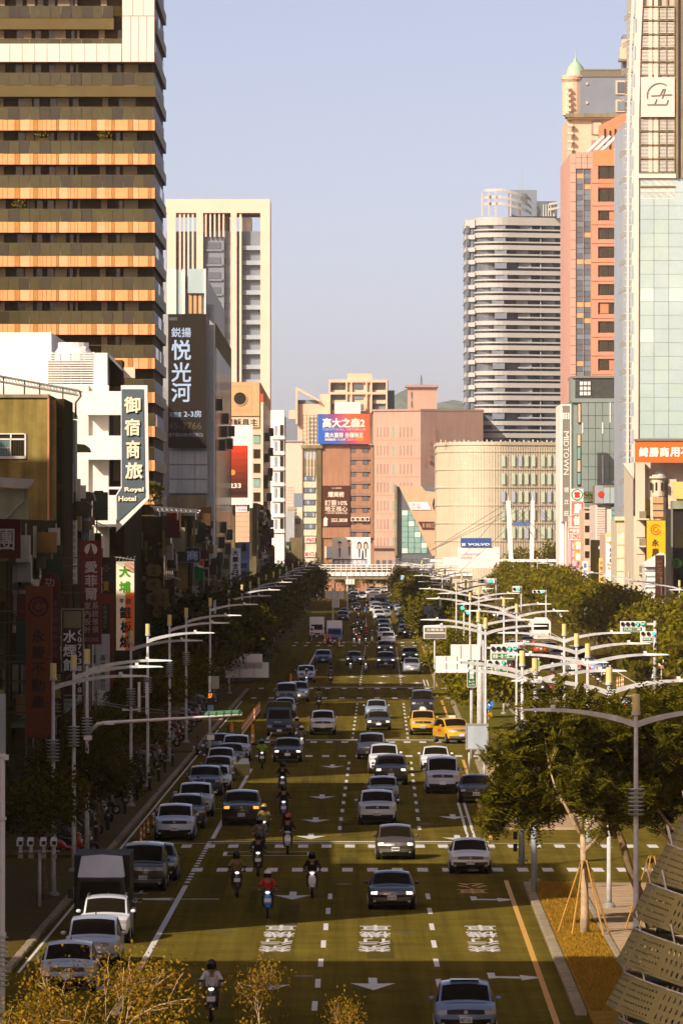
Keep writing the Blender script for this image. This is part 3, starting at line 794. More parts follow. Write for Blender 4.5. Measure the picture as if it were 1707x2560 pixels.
def brown_tower():
 d0, d1 = 633.0, 672.0
 XL, XR = -46.0, X(389, d0)
 t = T('apartment_tower', 'tall brown apartment tower with orange cladding bands and glass balconies', 'building', (-30, 652, 0))
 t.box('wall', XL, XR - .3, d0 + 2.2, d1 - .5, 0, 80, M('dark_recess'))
 edges = [-60, -34, -8, 8, 20, 38, 51, 76, 85, 96, 101, 107, 117, 129, 142, 148, 171, 177, 188, 195, 217, 230, 242, 264, 271, 280, 287, 321, 333, 347, 371, 379, 388]
 dark = {38, 85, 142, 230, 280, 321, 371}; pale = {51, 148, 242, 333}
 rnd = random.Random(3)
 for k in range(-5, 13):
  py = 299 + 85.1 * k
  z1, z0 = Z(py, d0), Z(py + 27.5, d0)
  inset = k <= -3
  t.box('floor_band', XL, XR - (X(389, d0) - X(284, d0) if inset else 0), d0 + (1.0 if inset else .1), d1, z0, z1, M('brown_clad'))
  if inset: t.box('floor_band', XR - 1.2, XR, d0 + 4, d1, z0, z1, M('brown_clad'))
  if k >= 0:
   for a, b in zip(edges, edges[1:]):
    if k >= 7 and a < 260: continue
    m = M('orange_dark') if a in dark else M('orange_pale') if a in pale else M('orange_clad')
    t.box('cladding_panel', X(a, d0) + .02, X(b, d0) - .02, d0, d0 + .1, z0 + .02, z1 - .02, m)
  # balustrade glass, front and side
  zt = z1 + 1.18
  px = 386.0
  while px > -40:
   if not (k >= 7 and px < 270) and not (inset and px > 290):
    m = M('olive_glass') if rnd.random() < .7 else M('dark_glass')
    dd = d0 + (1.05 if inset else .2)
    t.box('balcony_glass', X(px - 25, d0), X(px, d0), dd, dd + .04, z1 + .04, zt, m)
   px -= 26
  if not inset:
   t.box('handrail', XL, XR - .1, d0 + .17, d0 + .27, zt, zt + .05, M('brown_clad'))
  y = d0 + .4
  while y < d1 - 5:
   t.box('side_glass', XR - .16, XR - .1, y, y + 4.7, z1 + .04, zt, M('slate_pale') if rnd.random() < .8 else M('blue_glass'))  # side panes paler than the front, their reflection put into the colour
   y += 4.85
  # the recessed wall behind: windows and pale wall panels
  zb = z1; ztp = z1 + 2.2
  for a, b, m in [(-30, 8, 'grey_panel'), (40, 57, 'olive_glass'), (62, 82, 'grey_panel'), (88, 102, 'olive_glass'), (120, 136, 'olive_glass'), (138, 168, 'grey_panel'), (176, 184, 'olive_glass'),
      (190, 196, 'grey_panel'), (250, 265, 'grey_panel'), (292, 302, 'olive_glass'), (306, 341, 'grey_panel')]:
   if k >= 7 and a < 240: continue
   if inset and a > 280: continue
   j = rnd.uniform(-5, 5)
   t.box('window' if 'glass' in m else 'wall_panel', X(a + j, d0), X(b + j, d0), d0 + 2.0, d0 + 2.3, zb + .1, ztp, M(m))
 # pale stone portal frame near the top
 zf0, zf1 = Z(155, d0), Z(110, d0)
 t.box('portal_frame', XL, X(387, d0), d0 - .3, d0 + 1.0, zf0 - .05, zf1 - .02, M('orange_dark'))
 px = 305.0
 while px > -60:
  t.box('stone_panel', X(px - 31, d0) + .02, X(px, d0) - .02, d0 - .42, d0 - .28, zf0, zf1, M('white_stone')); px -= 31
 for r, (ya, yb, xs) in enumerate([(41.5, 155, (306, 328, 347, 367, 387)), (-60, 40, (306, 333, 359, 387))]):
  for a, b in zip(xs, xs[1:]):
   t.box('stone_panel', X(a, d0) + .02, X(b, d0) - .02, d0 - .42, d0 + 1.2, Z(yb, d0) , Z(ya, d0), M('white_stone'))
 t.box('portal_soffit', X(306, d0), X(387, d0), d0 + 1.2, d0 + 3, zf0, 80, M('brown_clad'))
 for a in (30, 195):                                       # fine balcony railings under the portal
  for i in range(22):
   t.box('baluster', X(a + i * 4, d0), X(a + i * 4 + 1.2, d0), d0 + 1.2, d0 + 1.24, Z(110, d0), Z(94, d0), M('grey_panel'))
brown_tower()

def slat_tower():
 d = 1900.0
 t = T('office_tower', 'peach framed tower with tall vertical slats and grey floors behind', 'building', (X(545, d), d + 14, 0))
 t.box('wall', X(415, d), X(652, d), d + 4, d + 30, 0, Z(577, d), M('slate_blue'))
 t.box('rooftop_block', X(508, d), X(572, d), d + 6, d + 20, Z(577, d), Z(540, d), M('mid_concrete'))
 t.box('rooftop_block', X(605, d), X(628, d), d + 6, d + 20, Z(577, d), Z(541, d), M('white_paint'))
 t.box('stair_core', X(509, d), X(560, d), d + 2, d + 6, 0, Z(592, d), M('slate_blue'))
 PB(t, 'frame_top', 415, 675, 498, 532, d, 28, M('peach_frame'))
 for a, b in [(418, 440), (491, 508), (577, 592), (651, 675)]:
  PB(t, 'frame_column', a, b, 532, 1400, d, 3 if b < 660 else 30, M('peach_frame'))
 for a in (448, 458.5, 469, 480): PB(t, 'slat', a, a + 4.5, 533, 1200, d + .6, .8, M('peach_frame'))
 for a in (513, 524, 535, 546, 557): PB(t, 'slat', a, a + 4, 533, 592, d + .6, .8, M('peach_frame'))
 PB(t, 'slat', 598.5, 604, 533, 1300, d + .6, .8, M('peach_frame'))
 py = 600.0
 rnd = random.Random(5)
 while py < 1010:
  PB(t, 'balcony_band', 606, 651, py + 14, py + 25, d + 2.4, 1.6, M('slate_pale'))
  PB(t, 'window', 607, 649, py + 25, py + 36, d + 3.7, .4, M('slate_dark'))
  PB(t, 'window', 512, 552, py + 6, py + 22, d + 1.8, .3, M('slate_dark'))
  PB(t, 'balcony_band', 509, 556, py + 23, py + 28, d + 1.4, .7, M('slate_blue'))
  for a in (441, 463): PB(t, 'window', a, a + 8, py + 8, py + 26, d + 3.8, .3, M('slate_dark'))
  PB(t, 'window', 563, 575, py + 8, py + 24, d + 3.8, .3, M('slate_dark'))
  py += 37.2
 PB(t, 'antenna', 538, 539.2, 462, 498, d + 4, .1, M('steel_grey'))
 PB(t, 'antenna', 517, 518, 487, 498, d + 4, .1, M('steel_grey'))
slat_tower()

def banner_building():
 d0, d1 = 850.0, 985.0
 t = T('office_building', 'grey tiled building carrying a tall black advertising banner', 'building', (X(470, d0), 900, 0))
 t.box('wall', X(405, d0), X(516, d0), d0 + 1, d1, 0, Z(690, d0), M('tile_grey'))
 t.box('corner_tower', X(516, d0), X(535, d0), d0 + 1.5, d0 + 8, 0, Z(760, d0), M('tile_grey'))
 t.box('side_wall', X(505, d0), X(535, d0), d0 + 8, d1, 0, Z(800, d0), M('grey_concrete'))
 PB(t, 'white_pier', 418, 441, 672, 786, d0, 1, M('white_wall'))
 PB(t, 'glass_bay', 441, 464, 676, 786, d0 + .4, .8, M('sky_glass'))
 PB(t, 'white_pier', 456, 463, 672, 786, d0, 1, M('white_wall'))
 PB(t, 'glass_bay', 470, 512, 672, 733, d0 + .2, .8, M('sky_glass'))
 PB(t, 'white_pier', 511, 515, 672, 786, d0, 1, M('white_wall'))
 for a in (472, 484, 496): PB(t, 'window', a, a + 8, 735, 784, d0 + .6, .4, M('tan_wall'))
 for r in range(3):
  for c in range(3):
   PB(t, 'facade_panel', 424 + c * 32, 455 + c * 32, 1127 + r * 36, 1161 + r * 36, d0 + .5, .45, M('panel_blue'))
 PB(t, 'lower_wall', 420, 516, 1238, 1340, d0 + .3, .6, M('mid_concrete'))
 for k in range(13):                                        # fixtures on the dark street side: cages and air conditioners
  y = d0 + 10 + (k * 31 % 110); z = 8 + (k * 17 % 33)
  t.box('window_cage', X(535, d0), X(535, d0) + .75, y, y + 2.2, z, z + 1.5, M('steel_dark'))
  t.box('air_conditioner', X(535, d0), X(535, d0) + .6, y + 4, y + 5, z + .3, z + 1, M('grey_concrete'))
 for k in range(14):
  t.box('side_window', X(535, d0) - .05, X(535, d0) + .06, d0 + 12 + k * 8.4, d0 + 15 + k * 8.4, 8, 38, M('dark_glass'))
 b = T('advertising_banner', 'tall black banner with pale blue characters and a phone number', 'banner', (X(469, d0), d0, Z(1120, d0)))
 PB(b, 'cloth_panel', 421, 516, 785, 1120, d0 - .3, .12, cm(36, 26, 8))
 m = cm(176, 200, 232)
 dd = d0 - .3
 PT(b, "鋭揚", 429, 478, 819, 843, dd, m, .01)
 for ch, y0, y1 in (("悦", 850, 900), ("光", 906, 955), ("河", 957, 1005)): PT(b, ch, 429, 478, y0, y1, dd, m, .015)
 PT(b, "河首席", 423, 454, 1030, 1043, dd, m, 0); PT(b, "2-3房", 460, 504, 1026, 1043, dd, m, .01)
 PT(b, "45-3766", 422, 504, 1056, 1073, dd, cm(92, 82, 60), 0)
 PT(b, "曾子路250號(博愛路口)", 423, 508, 1082, 1093, dd, cm(150, 165, 180), 0)
 PT(b, "興鍵建設", 423, 444, 793, 801, dd, cm(120, 130, 140), 0)
banner_building()

def emblem_building():
 d = 1180.0
 t = T('office_building', 'tan office block with a round black emblem near its roof', 'building', (X(606, d), 1260, 0))
 t.box('wall', X(548, d), X(652, d), d + .6, 1345, 0, Z(957, d), M('tan_wall'))
 t.mesh('emblem_panel', MB().prism([(X(558, d), Z(1040, d)), (X(649, d), Z(1040, d)), (X(649, d), Z(955, d)), (X(558, d), Z(955, d))], d, d + .6), M('tan_wall'))
 t.mesh('emblem_ring', MB().disc_y(X(600, d), Z(996, d), 1.3, d - .18, d, 28), M('tan_wall'))
 t.mesh('emblem_disc', MB().disc_y(X(600, d), Z(996, d), 1.08, d - .24, d - .18, 28), M('black'))
 for a, b_, c, e in [(570, 630, 966, 967), (570, 630, 1026, 1027)]: PB(t, 'emblem_groove', a, b_, c, e, d - .03, .03, M('salmon_dark'))
 for a in (570, 629): PB(t, 'emblem_groove', a, a + 1, 966, 1027, d - .03, .03, M('salmon_dark'))
 PB(t, 'sign_strip', 560, 648, 1043, 1068, d + .2, .4, M('cream_stone'))
 PT(t, "鮮穌具主", 563, 645, 1047, 1066, d + .2, cm(46, 38, 20), .02)
 for k in range(9):
  py = 1075 + k * 36
  PB(t, 'floor_band', 632, 652, py, py + 12, d + .1, .5, M('cream_stone'))
  PB(t, 'window', 634, 650, py + 13, py + 34, d + .35, .3, M('teal_glass') if k % 3 == 0 else M('dark_glass'))
 PB(t, 'corner_pilaster', 652, 658, 985, 1320, d, 2, M('cream_wall'))
 PB(t, 'corner_cap', 651, 658, 985, 1004, d - .1, .4, cm(225, 90, 60))
 for k in range(16):
  y = d + 8 + (k * 37 % 140); z = 10 + (k * 13 % 24)
  t.box('window_cage', X(652, d), X(652, d) + .9, y, y + 3, z, z + 1.6, M('steel_dark'))
 for k in range(9): t.box('side_window', X(652, d) - .05, X(652, d) + .08, d + 10 + k * 16, d + 16 + k * 16, 8, 38, M('olive_glass'))
 # the white hoarding with the red poster beside it
 d = 1000.0
 h = T('billboard', 'white hoarding with a red and black poster reading 233', 'billboard', (X(600, d), d, 0))
 PB(h, 'board', 558, 632, 1062, 1262, d, 1.2, M('white_paint'))
 PB(h, 'side_return', 624, 632, 1262, 1270, d, 1.2, M('white_paint'))
 n = 8
 for i in range(n):
  k = i / (n - 1)
  c = (int(208 - 150 * k), int(62 - 30 * k), int(22 - 12 * k))
  PB(h, 'poster_sheet', 561, 619, 1114 + i * 16.2, 1114 + (i + 1) * 16.2 - .05, d - .06, .06, cm(*c, var=.03))
 PT(h, "233", 574, 603, 1208, 1220, d - .06, cm(245, 235, 220), .03)
 h.mesh('poster_coin', MB().disc_y(X(582, d), Z(1181, d), .42, d - .12, d - .07, 18), cm(230, 150, 80))
 PB(h, 'poster_base', 561, 619, 1238, 1243, d - .08, .02, cm(90, 50, 20))
 PB(h, 'pink_panel', 589, 624, 1278, 1356, d + .3, .6, cm(240, 185, 150))
 for k in range(5): PB(h, 'panel_joint', 589, 624, 1290 + k * 13, 1290.8 + k * 13, d + .27, .03, cm(205, 150, 115))
 PB(h, 'notice_board', 589, 618, 1257, 1280, d + .2, .5, cm(240, 235, 235))
 PT(h, "廣告出租\n554-6966", 591, 617, 1260, 1277, d + .2, cm(110, 105, 130), 0, space=1.0)
 PB(h, 'support_post', 562, 572, 1262, 1400, d + .5, .5, M('panel_blue'))
 PB(h, 'support_post', 622, 630, 1262, 1400, d + .5, .5, M('steel_dark'))
 s = T('shop_building', 'dim grey shop building below the white hoarding', 'building', (X(590, 1010), 1030, 0))
 s.box('wall', X(545, 1010), X(643, 1010), 1003, 1150, 0, 18.5, M('grey_concrete'))
 for k in range(6):
  s.box('side_window', X(643, 1010) - .05, X(643, 1010) + .06, 1008 + k * 22, 1020 + k * 22, 4, 17, M('dark_glass'))
  s.box('window_cage', X(643, 1010), X(643, 1010) + .8, 1012 + k * 22, 1016 + k * 22, 6 + (k * 5 % 9), 8 + (k * 5 % 9), M('steel_dark'))
 # white apartment block further on
 d = 1365.0
 w = T('apartment_block', 'slim white apartment block with dark strip windows beyond the emblem building', 'building', (X(697, d), 1385, 0))
 w.box('wall', X(676, d), X(711, d), d + .4, 1382, 0, Z(1025, d), M('white_paint'))
 for k in range(7):
  py = 1062 + k * 39
  PB(w, 'window', 700, 708, py, py + 26, d + .2, .3, M('dark_glass'))
  PB(w, 'window', 686, 691, py + 2, py + 26, d + .2, .3, M('slate_pale'))
  PB(w, 'floor_band', 680, 712, py + 29, py + 36, d, .5, M('white_paint'))
 w.box('side_face', X(711, d), X(712.5, d), d + 1, 1381, 0, Z(1040, d), M('dark_wall'))
emblem_building()

def hotel():
 d = 540.0
 t = T('hotel_building', 'bright white hotel with stacked projecting wall boxes and rooftop louvres', 'building', (X(200, d), 565, 0))
 t.box('wall', -33, X(272, d), d + 1.0, 590, 0, Z(963, d), M('white_wall'))
 t.box('street_bay', X(272, d), X(309, d), d + 2.4, 590, 0, Z(964, d), M('dark_wall'))
 PB(t, 'corner_pier', 160, 222, 963, 1500, d + .3, .8, M('white_wall'))
 PB(t, 'inner_wall', 222, 272, 963, 1500, d + .75, .4, M('white_wall'))
 for a, b, c, e in [(218, 304, 978, 1037), (220, 306, 1089, 1149), (236, 291, 1238, 1317)]:
  PB(t, 'projecting_box', a, b, c, e, d - .9, 2.6, M('white_paint'))
 PB(t, 'window', 272, 306, 1037, 1089, d + 2.3, .2, M('dark_glass')); PB(t, 'window', 275, 308, 1149, 1238, d + 2.3, .2, M('dark_glass'))
 for k in range(7):
  PB(t, 'shutter_slat', 285 + k * 3, 286.4 + k * 3, 1038, 1088, d + 2.2, .1, M('grey_panel')); PB(t, 'shutter_slat', 285 + k * 3, 286.4 + k * 3, 1150, 1202, d + 2.2, .1, M('grey_panel'))
 PB(t, 'column', 246, 272, 1317, 1480, d + .3, .6, M('white_wall'))
 # roof structures
 t.box('rooftop_box', -33, X(121, d), d + 6, 585, Z(966, d + 6), Z(831, d + 6), M('white_paint'))
 PB(t, 'rooftop_wall', 236, 269, 882, 964, d + 1, 10, M('white_paint'))
 t.mesh('sloping_roof', MB().prism([(X(269, d), Z(882, d)), (X(300, d), Z(915, d)), (X(300, d), Z(922, d)), (X(269, d), Z(890, d))], d + 3, d + 11), M('white_paint'))
 PB(t, 'roof_room', 270, 306, 900, 964, d + 6, 6, M('dark_wall'))
 PB(t, 'roof_panel', 310, 338, 918, 945, d + 4, .3, M('cream_wall'))
 for k in range(14): PB(t, 'louvre', 121, 236, 882 + k * 6, 885.2 + k * 6, d + 1.2, .25, M('white_paint'))
 for a in (129, 150, 176, 202, 232): PB(t, 'louvre_post', a, a + 4, 880, 966, d + 1.5, .25, M('white_paint'))
 PB(t, 'louvre_back', 121, 236, 900, 966, d + 3.0, .2, M('grey_concrete'))
 t.mesh('cooling_tower', MB().lathe([(1.5, 0), (1.5, .9), (1.25, 1.3), (1.25, 1.7), (0, 1.7)], X(178, d), d + 5, Z(905, d), 16), M('white_paint'))
 PB(t, 'cooling_cap', 173, 215, 866, 873, d + 4, 1.4, M('white_paint'))
 # rooftop shade trellis sloping towards the street
 tr = T('roof_trellis', 'light steel trellis canopy sloping over the old concrete rooftop', 'trellis', (X(100, 440), 442, Z(985, 440)))
 dd = 440
 for y in (dd, dd + 5):
  mb = MB()
  mb.tube([(X(-60, dd), y, Z(928, dd)), (X(200, dd), y, Z(976, dd))], .06, 6); mb.tube([(X(-60, dd), y, Z(942, dd)), (X(190, dd), y, Z(985, dd))], .06, 6)
  for i in range(16):
   a = -60 + i * 16; mb.tube([(X(a, dd), y, Z(928 + (a + 60) * .185, dd)), (X(a + 8, dd), y, Z(943 + (a + 68) * .172, dd))], .03, 5)
  tr.mesh('truss', mb, M('steel_grey'))
 for k in range(22): tr.mesh('rafter', MB().tube([(X(-55 + k * 11.6, dd), dd - .3, Z(928 + k * 2.15, dd)), (X(-55 + k * 11.6, dd), dd + 5.3, Z(928 + k * 2.15, dd))], .025, 5), M('steel_grey'))
 for a in (10, 62, 100, 158): tr.mesh('post', MB().cyl(X(a, dd), dd, Z(1000, dd), Z(940 + a * .18, dd), .05), M('steel_dark'))
 tr.mesh('drain_pipe', MB().tube([(X(200, dd), dd, Z(977, dd)), (X(203, dd), dd, Z(990, dd)), (X(190, dd), dd, Z(1007, dd)), (X(190, dd), dd, Z(1045, dd))], .07, 8), M('steel_dark'))
 # blade sign
 s = T('hotel_sign', 'tall slate blade sign with white border and cream brush characters, pointed at the bottom', 'sign', (X(335, d), d, Z(1330, d)))
 q = lambda L_: [(X(a, 537), Z(b, 537)) for a, b in L_]
 s.mesh('sign_frame', MB().prism(q([(291, 1330), (373, 1247), (369, 963), (303, 963), (303, 1216), (290, 1238)]), 537.0, 537.9), M('white_paint'))
 s.mesh('sign_panel', MB().prism(q([(293, 1306), (363, 1241), (359, 973), (304.5, 973), (305, 1219), (292, 1240)]), 536.9, 537.0), cm(88, 100, 106, var=.12))
 letm = cm(250, 240, 205)
 for ch, a, b, c, e in [("御", 311, 352, 992, 1032), ("宿", 312, 350, 1047, 1089), ("商", 316, 350, 1101, 1146), ("旅", 314, 357, 1156, 1197)]:
  PT(s, ch, a, b, c, e, 536.85, letm, .025, depth=.12)
  PT(s, ch, a + 1.5, b + 1.5, c + 2, e + 2, 536.88, cm(40, 36, 26), .025, depth=.0, name='letter_shadow')  # dark offset copy of the character, its cast shadow painted on the panel
 for w_, a, b, c, e in [("Royal", 312, 360, 1218, 1232), ("Hotel", 297, 341, 1240, 1253)]:
  PT(s, w_, a, b, c, e, 536.85, letm, .03, depth=.08); PT(s, w_, a + 1, b + 1, c + 1.5, e + 1.5, 536.88, cm(40, 36, 26), .03, depth=0, name='letter_shadow')
 for z in (1010, 1120, 1220): s.box('bracket', X(272, d), X(304, 537), 537.3, 537.6, Z(z + 3, 537), Z(z - 3, 537), M('white_paint'))
hotel()

def left_row():
 # old concrete building in sun
 d = 430.0
 t = T('old_building', 'weathered olive concrete building with barred window and stained wall', 'building', (X(60, d), 438, 0))
 t.box('wall', -34, X(119, d), d, 447, 0, Z(993, d), M('old_concrete'))
 PB(t, 'corner_strip', 119, 124, 985, 1370, d - .1, 1.2, M('terracotta'))
 t.box('side_bay', X(124, d), X(140, d), d + .5, 446.5, 0, Z(1000, d), M('old_concrete'))
 t.box('side_wall', X(140, d), X(158, d), d + 2, 446, 0, Z(995, d), M('dark_wall'))
 for k, (a, b) in enumerate([(995, 1060), (1065, 1215), (1220, 1360)]): PB(t, 'side_window', 142, 156, a + 6, b - 4, d + 1.9, .2, M('dark_glass'))
 PB(t, 'parapet', -120, 122, 986, 994, d - .15, 17, M('mid_concrete'))
 fr = PB(t, 'window', -30, 64, 1084, 1146, d - .02, .2, M('dark_glass'))
 PB(t, 'pane', -20, 26, 1098, 1118, d - .06, .04, M('teal_glass'), fr); PB(t, 'pane', -20, 25, 1121, 1139, d - .06, .04, M('teal_glass'), fr)
 for a, b, c, e in [(-30, 66, 1083, 1086), (-30, 66, 1140, 1147), (62, 66, 1083, 1147), (26, 30, 1086, 1140), (-30, 64, 1096, 1100), (-30, 28, 1118, 1121)]:
  PB(t, 'frame_bar', a, b, c, e, d - .12, .1, M('white_wall'), fr)
 for k in range(14): PB(t, 'window_bar', -20 + k * 6, -19 + k * 6, 1100, 1140, d - .18, .04, M('steel_dark'), fr)
 # lean-to shed
 d = 404.0
 t = T('roof_shed', 'small corrugated green tin shed with grey gutter on a low roof', 'shed', (X(20, d), d, Z(1300, d)))
 for k in range(26): PB(t, 'sheet_rib', -60 + k * 5.1, -56.3 + k * 5.1, 1222, 1310, d + .02 * (k % 2), .3, M('tin_green'))
 t.mesh('gutter', MB().prism([(X(-60, d), Z(1214, d)), (X(72, d), Z(1222, d)), (X(86, d), Z(1206, d)), (X(84, d), Z(1198, d)), (X(-60, d), Z(1190, d))], d - .6, d + .1), M('steel_grey'))
 t.mesh('drain_pipe', MB().tube([(X(60, d), d - .2, Z(1232, d)), (X(59, d), d - .2, Z(1252, d)), (X(14, d), d - .2, Z(1298, d))], .07, 8), M('steel_grey'))
 # low building and dark shop row below the shed
 t = T('low_shophouse', 'dark low shophouse under the tin shed behind the street signs', 'building', (-24, 396, 0))
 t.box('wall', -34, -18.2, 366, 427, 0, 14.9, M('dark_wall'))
 for k in range(6): t.box('shop_window', -18.25, -18.1, 368 + k * 9.5, 375 + k * 9.5, 4.5, 12.5, M('dark_glass'))
 for k in range(6): t.box('awning', -18.2, -16.4, 368 + k * 9.5, 376 + k * 9.5, 3.4, 3.6, M('awning_green'))
 t.box('front_wall', -22, -18.2, 365.6, 366, 0, 13.4, M('dark_wall'))
 t.box('water_tank', X(59, 395), X(90, 395), 395, 396.2, Z(1395, 395), Z(1314, 395), M('steel_grey'))
 for k in range(4): t.box('tank_rib', X(61 + k * 7.5, 395), X(64 + k * 7.5, 395), 394.8, 395, Z(1392, 395), Z(1316, 395), M('cream_wall'))
 t = T('tin_hut', 'sunlit pink corrugated metal hut on a roof', 'shed', (X(115, 412), 412, Z(1465, 412)))
 for k in range(7): PB(t, 'sheet_rib', 92 + k * 5.6, 96.8 + k * 5.6, 1370, 1470, 412 + .04 * (k % 2), .5, M('tin_pink'))
 PB(t, 'roof_edge', 91, 143, 1362, 1371, 411.7, 5, M('tin_pink'))
 PB(t, 'side_wall', 131, 137, 1371, 1470, 412.5, 5, M('grey_concrete'))
 # shophouse with the green roof room, pink balcony and awnings
 t = T('balcony_shophouse', 'narrow shophouse with pink balcony panels and dark awnings beside the hotel', 'building', (-25, 500, 0))
 t.box('wall', -34, X(158, 490), 488, 500, 0, 22.2, M('mid_concrete'))
 t.box('wall', -34, X(172, 490), 500, 536, 0, 17.2, M('dark_wall'))
 PB(t, 'pink_balcony', 158, 180, 1157, 1257, 489, 3, cm(226, 190, 180))
 PB(t, 'white_balcony', 158, 168, 1157, 1257, 488.8, .2, M('cream_wall'))
 PB(t, 'tiled_bay', 181, 190, 1050, 1230, 493, 3, M('tile_grey'))
 PB(t, 'tiled_bay', 181, 190, 1300, 1460, 493, 3, M('tile_grey'))
 PB(t, 'lower_window', 160, 179, 1262, 1340, 490, 2, M('dark_glass'))
 for k in range(9): PB(t, 'tile_course', 181, 190, 1306 + k * 17, 1312 + k * 17, 492.9, .1, M('cream_wall'))
 PB(t, 'white_unit', 200, 214, 1213, 1246, 505, 1.5, M('white_wall'))
 PB(t, 'small_bay', 190, 200, 1197, 1253, 503, 2, M('cream_wall'))
 PB(t, 'caged_balcony', 192, 203, 1290, 1328, 503, 2, cm(150, 135, 60))
 PB(t, 'glass_bay', 204, 224, 1295, 1348, 508, 2, M('slate_pale'))
 for k in range(5): PB(t, 'window_bar', 205 + k * 4, 206 + k * 4, 1295, 1348, 507.9, .1, M('steel_grey'))
 aw = lambda a, b, c, e, y, m: t.mesh('awning', MB().prism([(X(a, y), Z(e, y)), (X(b, y), Z(e, y)), (X(b - (b - a) * .12, y), Z(c + (e - c) * .45, y)), (X(b - (b - a) * .4, y), Z(c + (e - c) * .1, y)), (X(a, y), Z(c, y))], y, y + 3), m)
 aw(190, 226, 1109, 1130, 500.5, M('awning_green')); aw(191, 232, 1253, 1271, 503, M('steel_dark')); aw(213, 238, 1228, 1252, 506, M('steel_dark'))
 g = T('roof_room', 'bright green translucent plastic roof room with a rounded top', 'shed', (X(172, 489), 490, Z(1157, 489)))
 g.mesh('plastic_wall', MB().prism([(X(158, 489), Z(1156, 489)), (X(180, 489), Z(1156, 489)), (X(180, 489), Z(1046, 489)), (X(158, 489), Z(1046, 489))], 488.8, 491.8), M('green_plastic'))
 g.mesh('rounded_top', MB().prism([(X(158, 489), Z(1046, 489)), (X(192, 489), Z(1046, 489)), (X(190, 489), Z(1036, 489)), (X(182, 489), Z(1029, 489)), (X(170, 489), Z(1026, 489)), (X(158, 489), Z(1027, 489))], 488.7, 492), M('green_plastic'))
 for a in (169, 178): PB(g, 'frame_post', a, a + 1.4, 1040, 1156, 488.7, .1, M('steel_grey'))
 PB(g, 'side_column', 181, 188, 1050, 1158, 490, 1, M('tin_green'))
 # buildings between the hotel and the tower base, and beyond the tower
 t = T('trellis_house', 'dim shophouse with rooftop plants below the brown tower', 'building', (-22, 612, 0))
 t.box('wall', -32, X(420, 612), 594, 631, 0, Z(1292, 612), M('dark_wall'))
 for k in range(5):
  t.box('street_window', X(420, 612) - .04, X(420, 612) + .06, 596 + k * 7, 601 + k * 7, 5, 14.5, M('dark_glass'))
 for k in range(9):
  a = 318 + k * 11
  PB(t, 'wall_panel', a, a + 7, 1320 + (k * 23 % 60), 1350 + (k * 31 % 70), 593.7, .3, [M('old_concrete'), M('grey_concrete'), M('dark_glass'), M('mid_concrete')][k % 4])
 for k in range(7):
  a = 320 + k * 13
  PB(t, 'window_cage', a, a + 9, 1370 + (k * 37 % 110), 1392 + (k * 37 % 110), 592.9, .8, M('steel_dark'))
 for k, (a, c) in enumerate([(352, 1440), (371, 1556), (345, 1510)]): PB(t, 'air_conditioner', a, a + 14, c, c + 11, 592.6, .8, M('grey_concrete'))
 tr = T('roof_trellis', 'white steel trellis over the rooftop plants beside the hotel sign', 'trellis', (X(430, 600), 600, Z(1300, 600)))
 for y in (597, 603, 609):
  mb = MB().tube([(X(378, 600), y, Z(1266, 600)), (X(496, 600), y, Z(1276, 600))], .07, 6).tube([(X(398, 600), y, Z(1277, 600)), (X(492, 600), y, Z(1281, 600))], .05, 6)
  for i in range(9): mb.tube([(X(385 + i * 12, 600), y, Z(1267 + i, 600)), (X(391 + i * 12, 600), y, Z(1278 + i * .4, 600))], .035, 5)
  tr.mesh('truss', mb, M('white_paint'))
 for a in (400, 445, 490): tr.mesh('post', MB().cyl(X(a, 600), 600, Z(1300, 600), Z(1272, 600), .06), M('white_paint'))
 t = T('dim_shophouse', 'shaded olive shophouse with cages and panels beyond the brown tower', 'building', (-20, 730, 0))
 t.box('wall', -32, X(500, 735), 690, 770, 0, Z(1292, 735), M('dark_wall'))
 t.box('front_panel', X(420, 690), X(470, 690), 688.5, 690, 0, Z(1330, 690), M('old_concrete'))
 for k in range(6): t.box('window_cage', X(500, 735), X(500, 735) + .8, 694 + k * 12, 699 + k * 12, 4 + (k * 5 % 8), 6 + (k * 5 % 8), M('steel_dark'))
 for k in range(10): PB(t, 'wall_panel', 420 + k * 7, 425 + k * 7, 1300 + (k * 17 % 50), 1345 + (k * 29 % 60), 688.2, .3, [M('old_concrete'), M('dark_glass'), M('grey_concrete')][k % 3])
 t = T('caged_shophouse', 'shaded shophouse with a caged balcony frame below the black banner', 'building', (-20, 800, 0))
 t.box('wall', -32, X(512, 800), 772, 846, 0, Z(1345, 800), M('dark_wall'))
 for k in range(6):
  PB(t, 'cage_rail', 488, 520, 1330 + k * 14, 1331.5 + k * 14, 770, .6, M('steel_grey'))
 for k in range(4): PB(t, 'cage_post', 489 + k * 10, 490.5 + k * 10, 1330, 1404, 770, .6, M('steel_grey'))
 t = T('shophouse_row', 'dark shaded shophouses seen past the street trees under the emblem building', 'building', (-16, 1400, 0))
 t.box('wall', -30, X(708, 1440), 1432, 1500, 0, 11, M('dark_wall'))
 for k in range(5): t.box('side_window', X(708, 1440) - .05, X(708, 1440) + .1, 1436 + k * 12, 1443 + k * 12, 2, 10, M('dark_glass'))
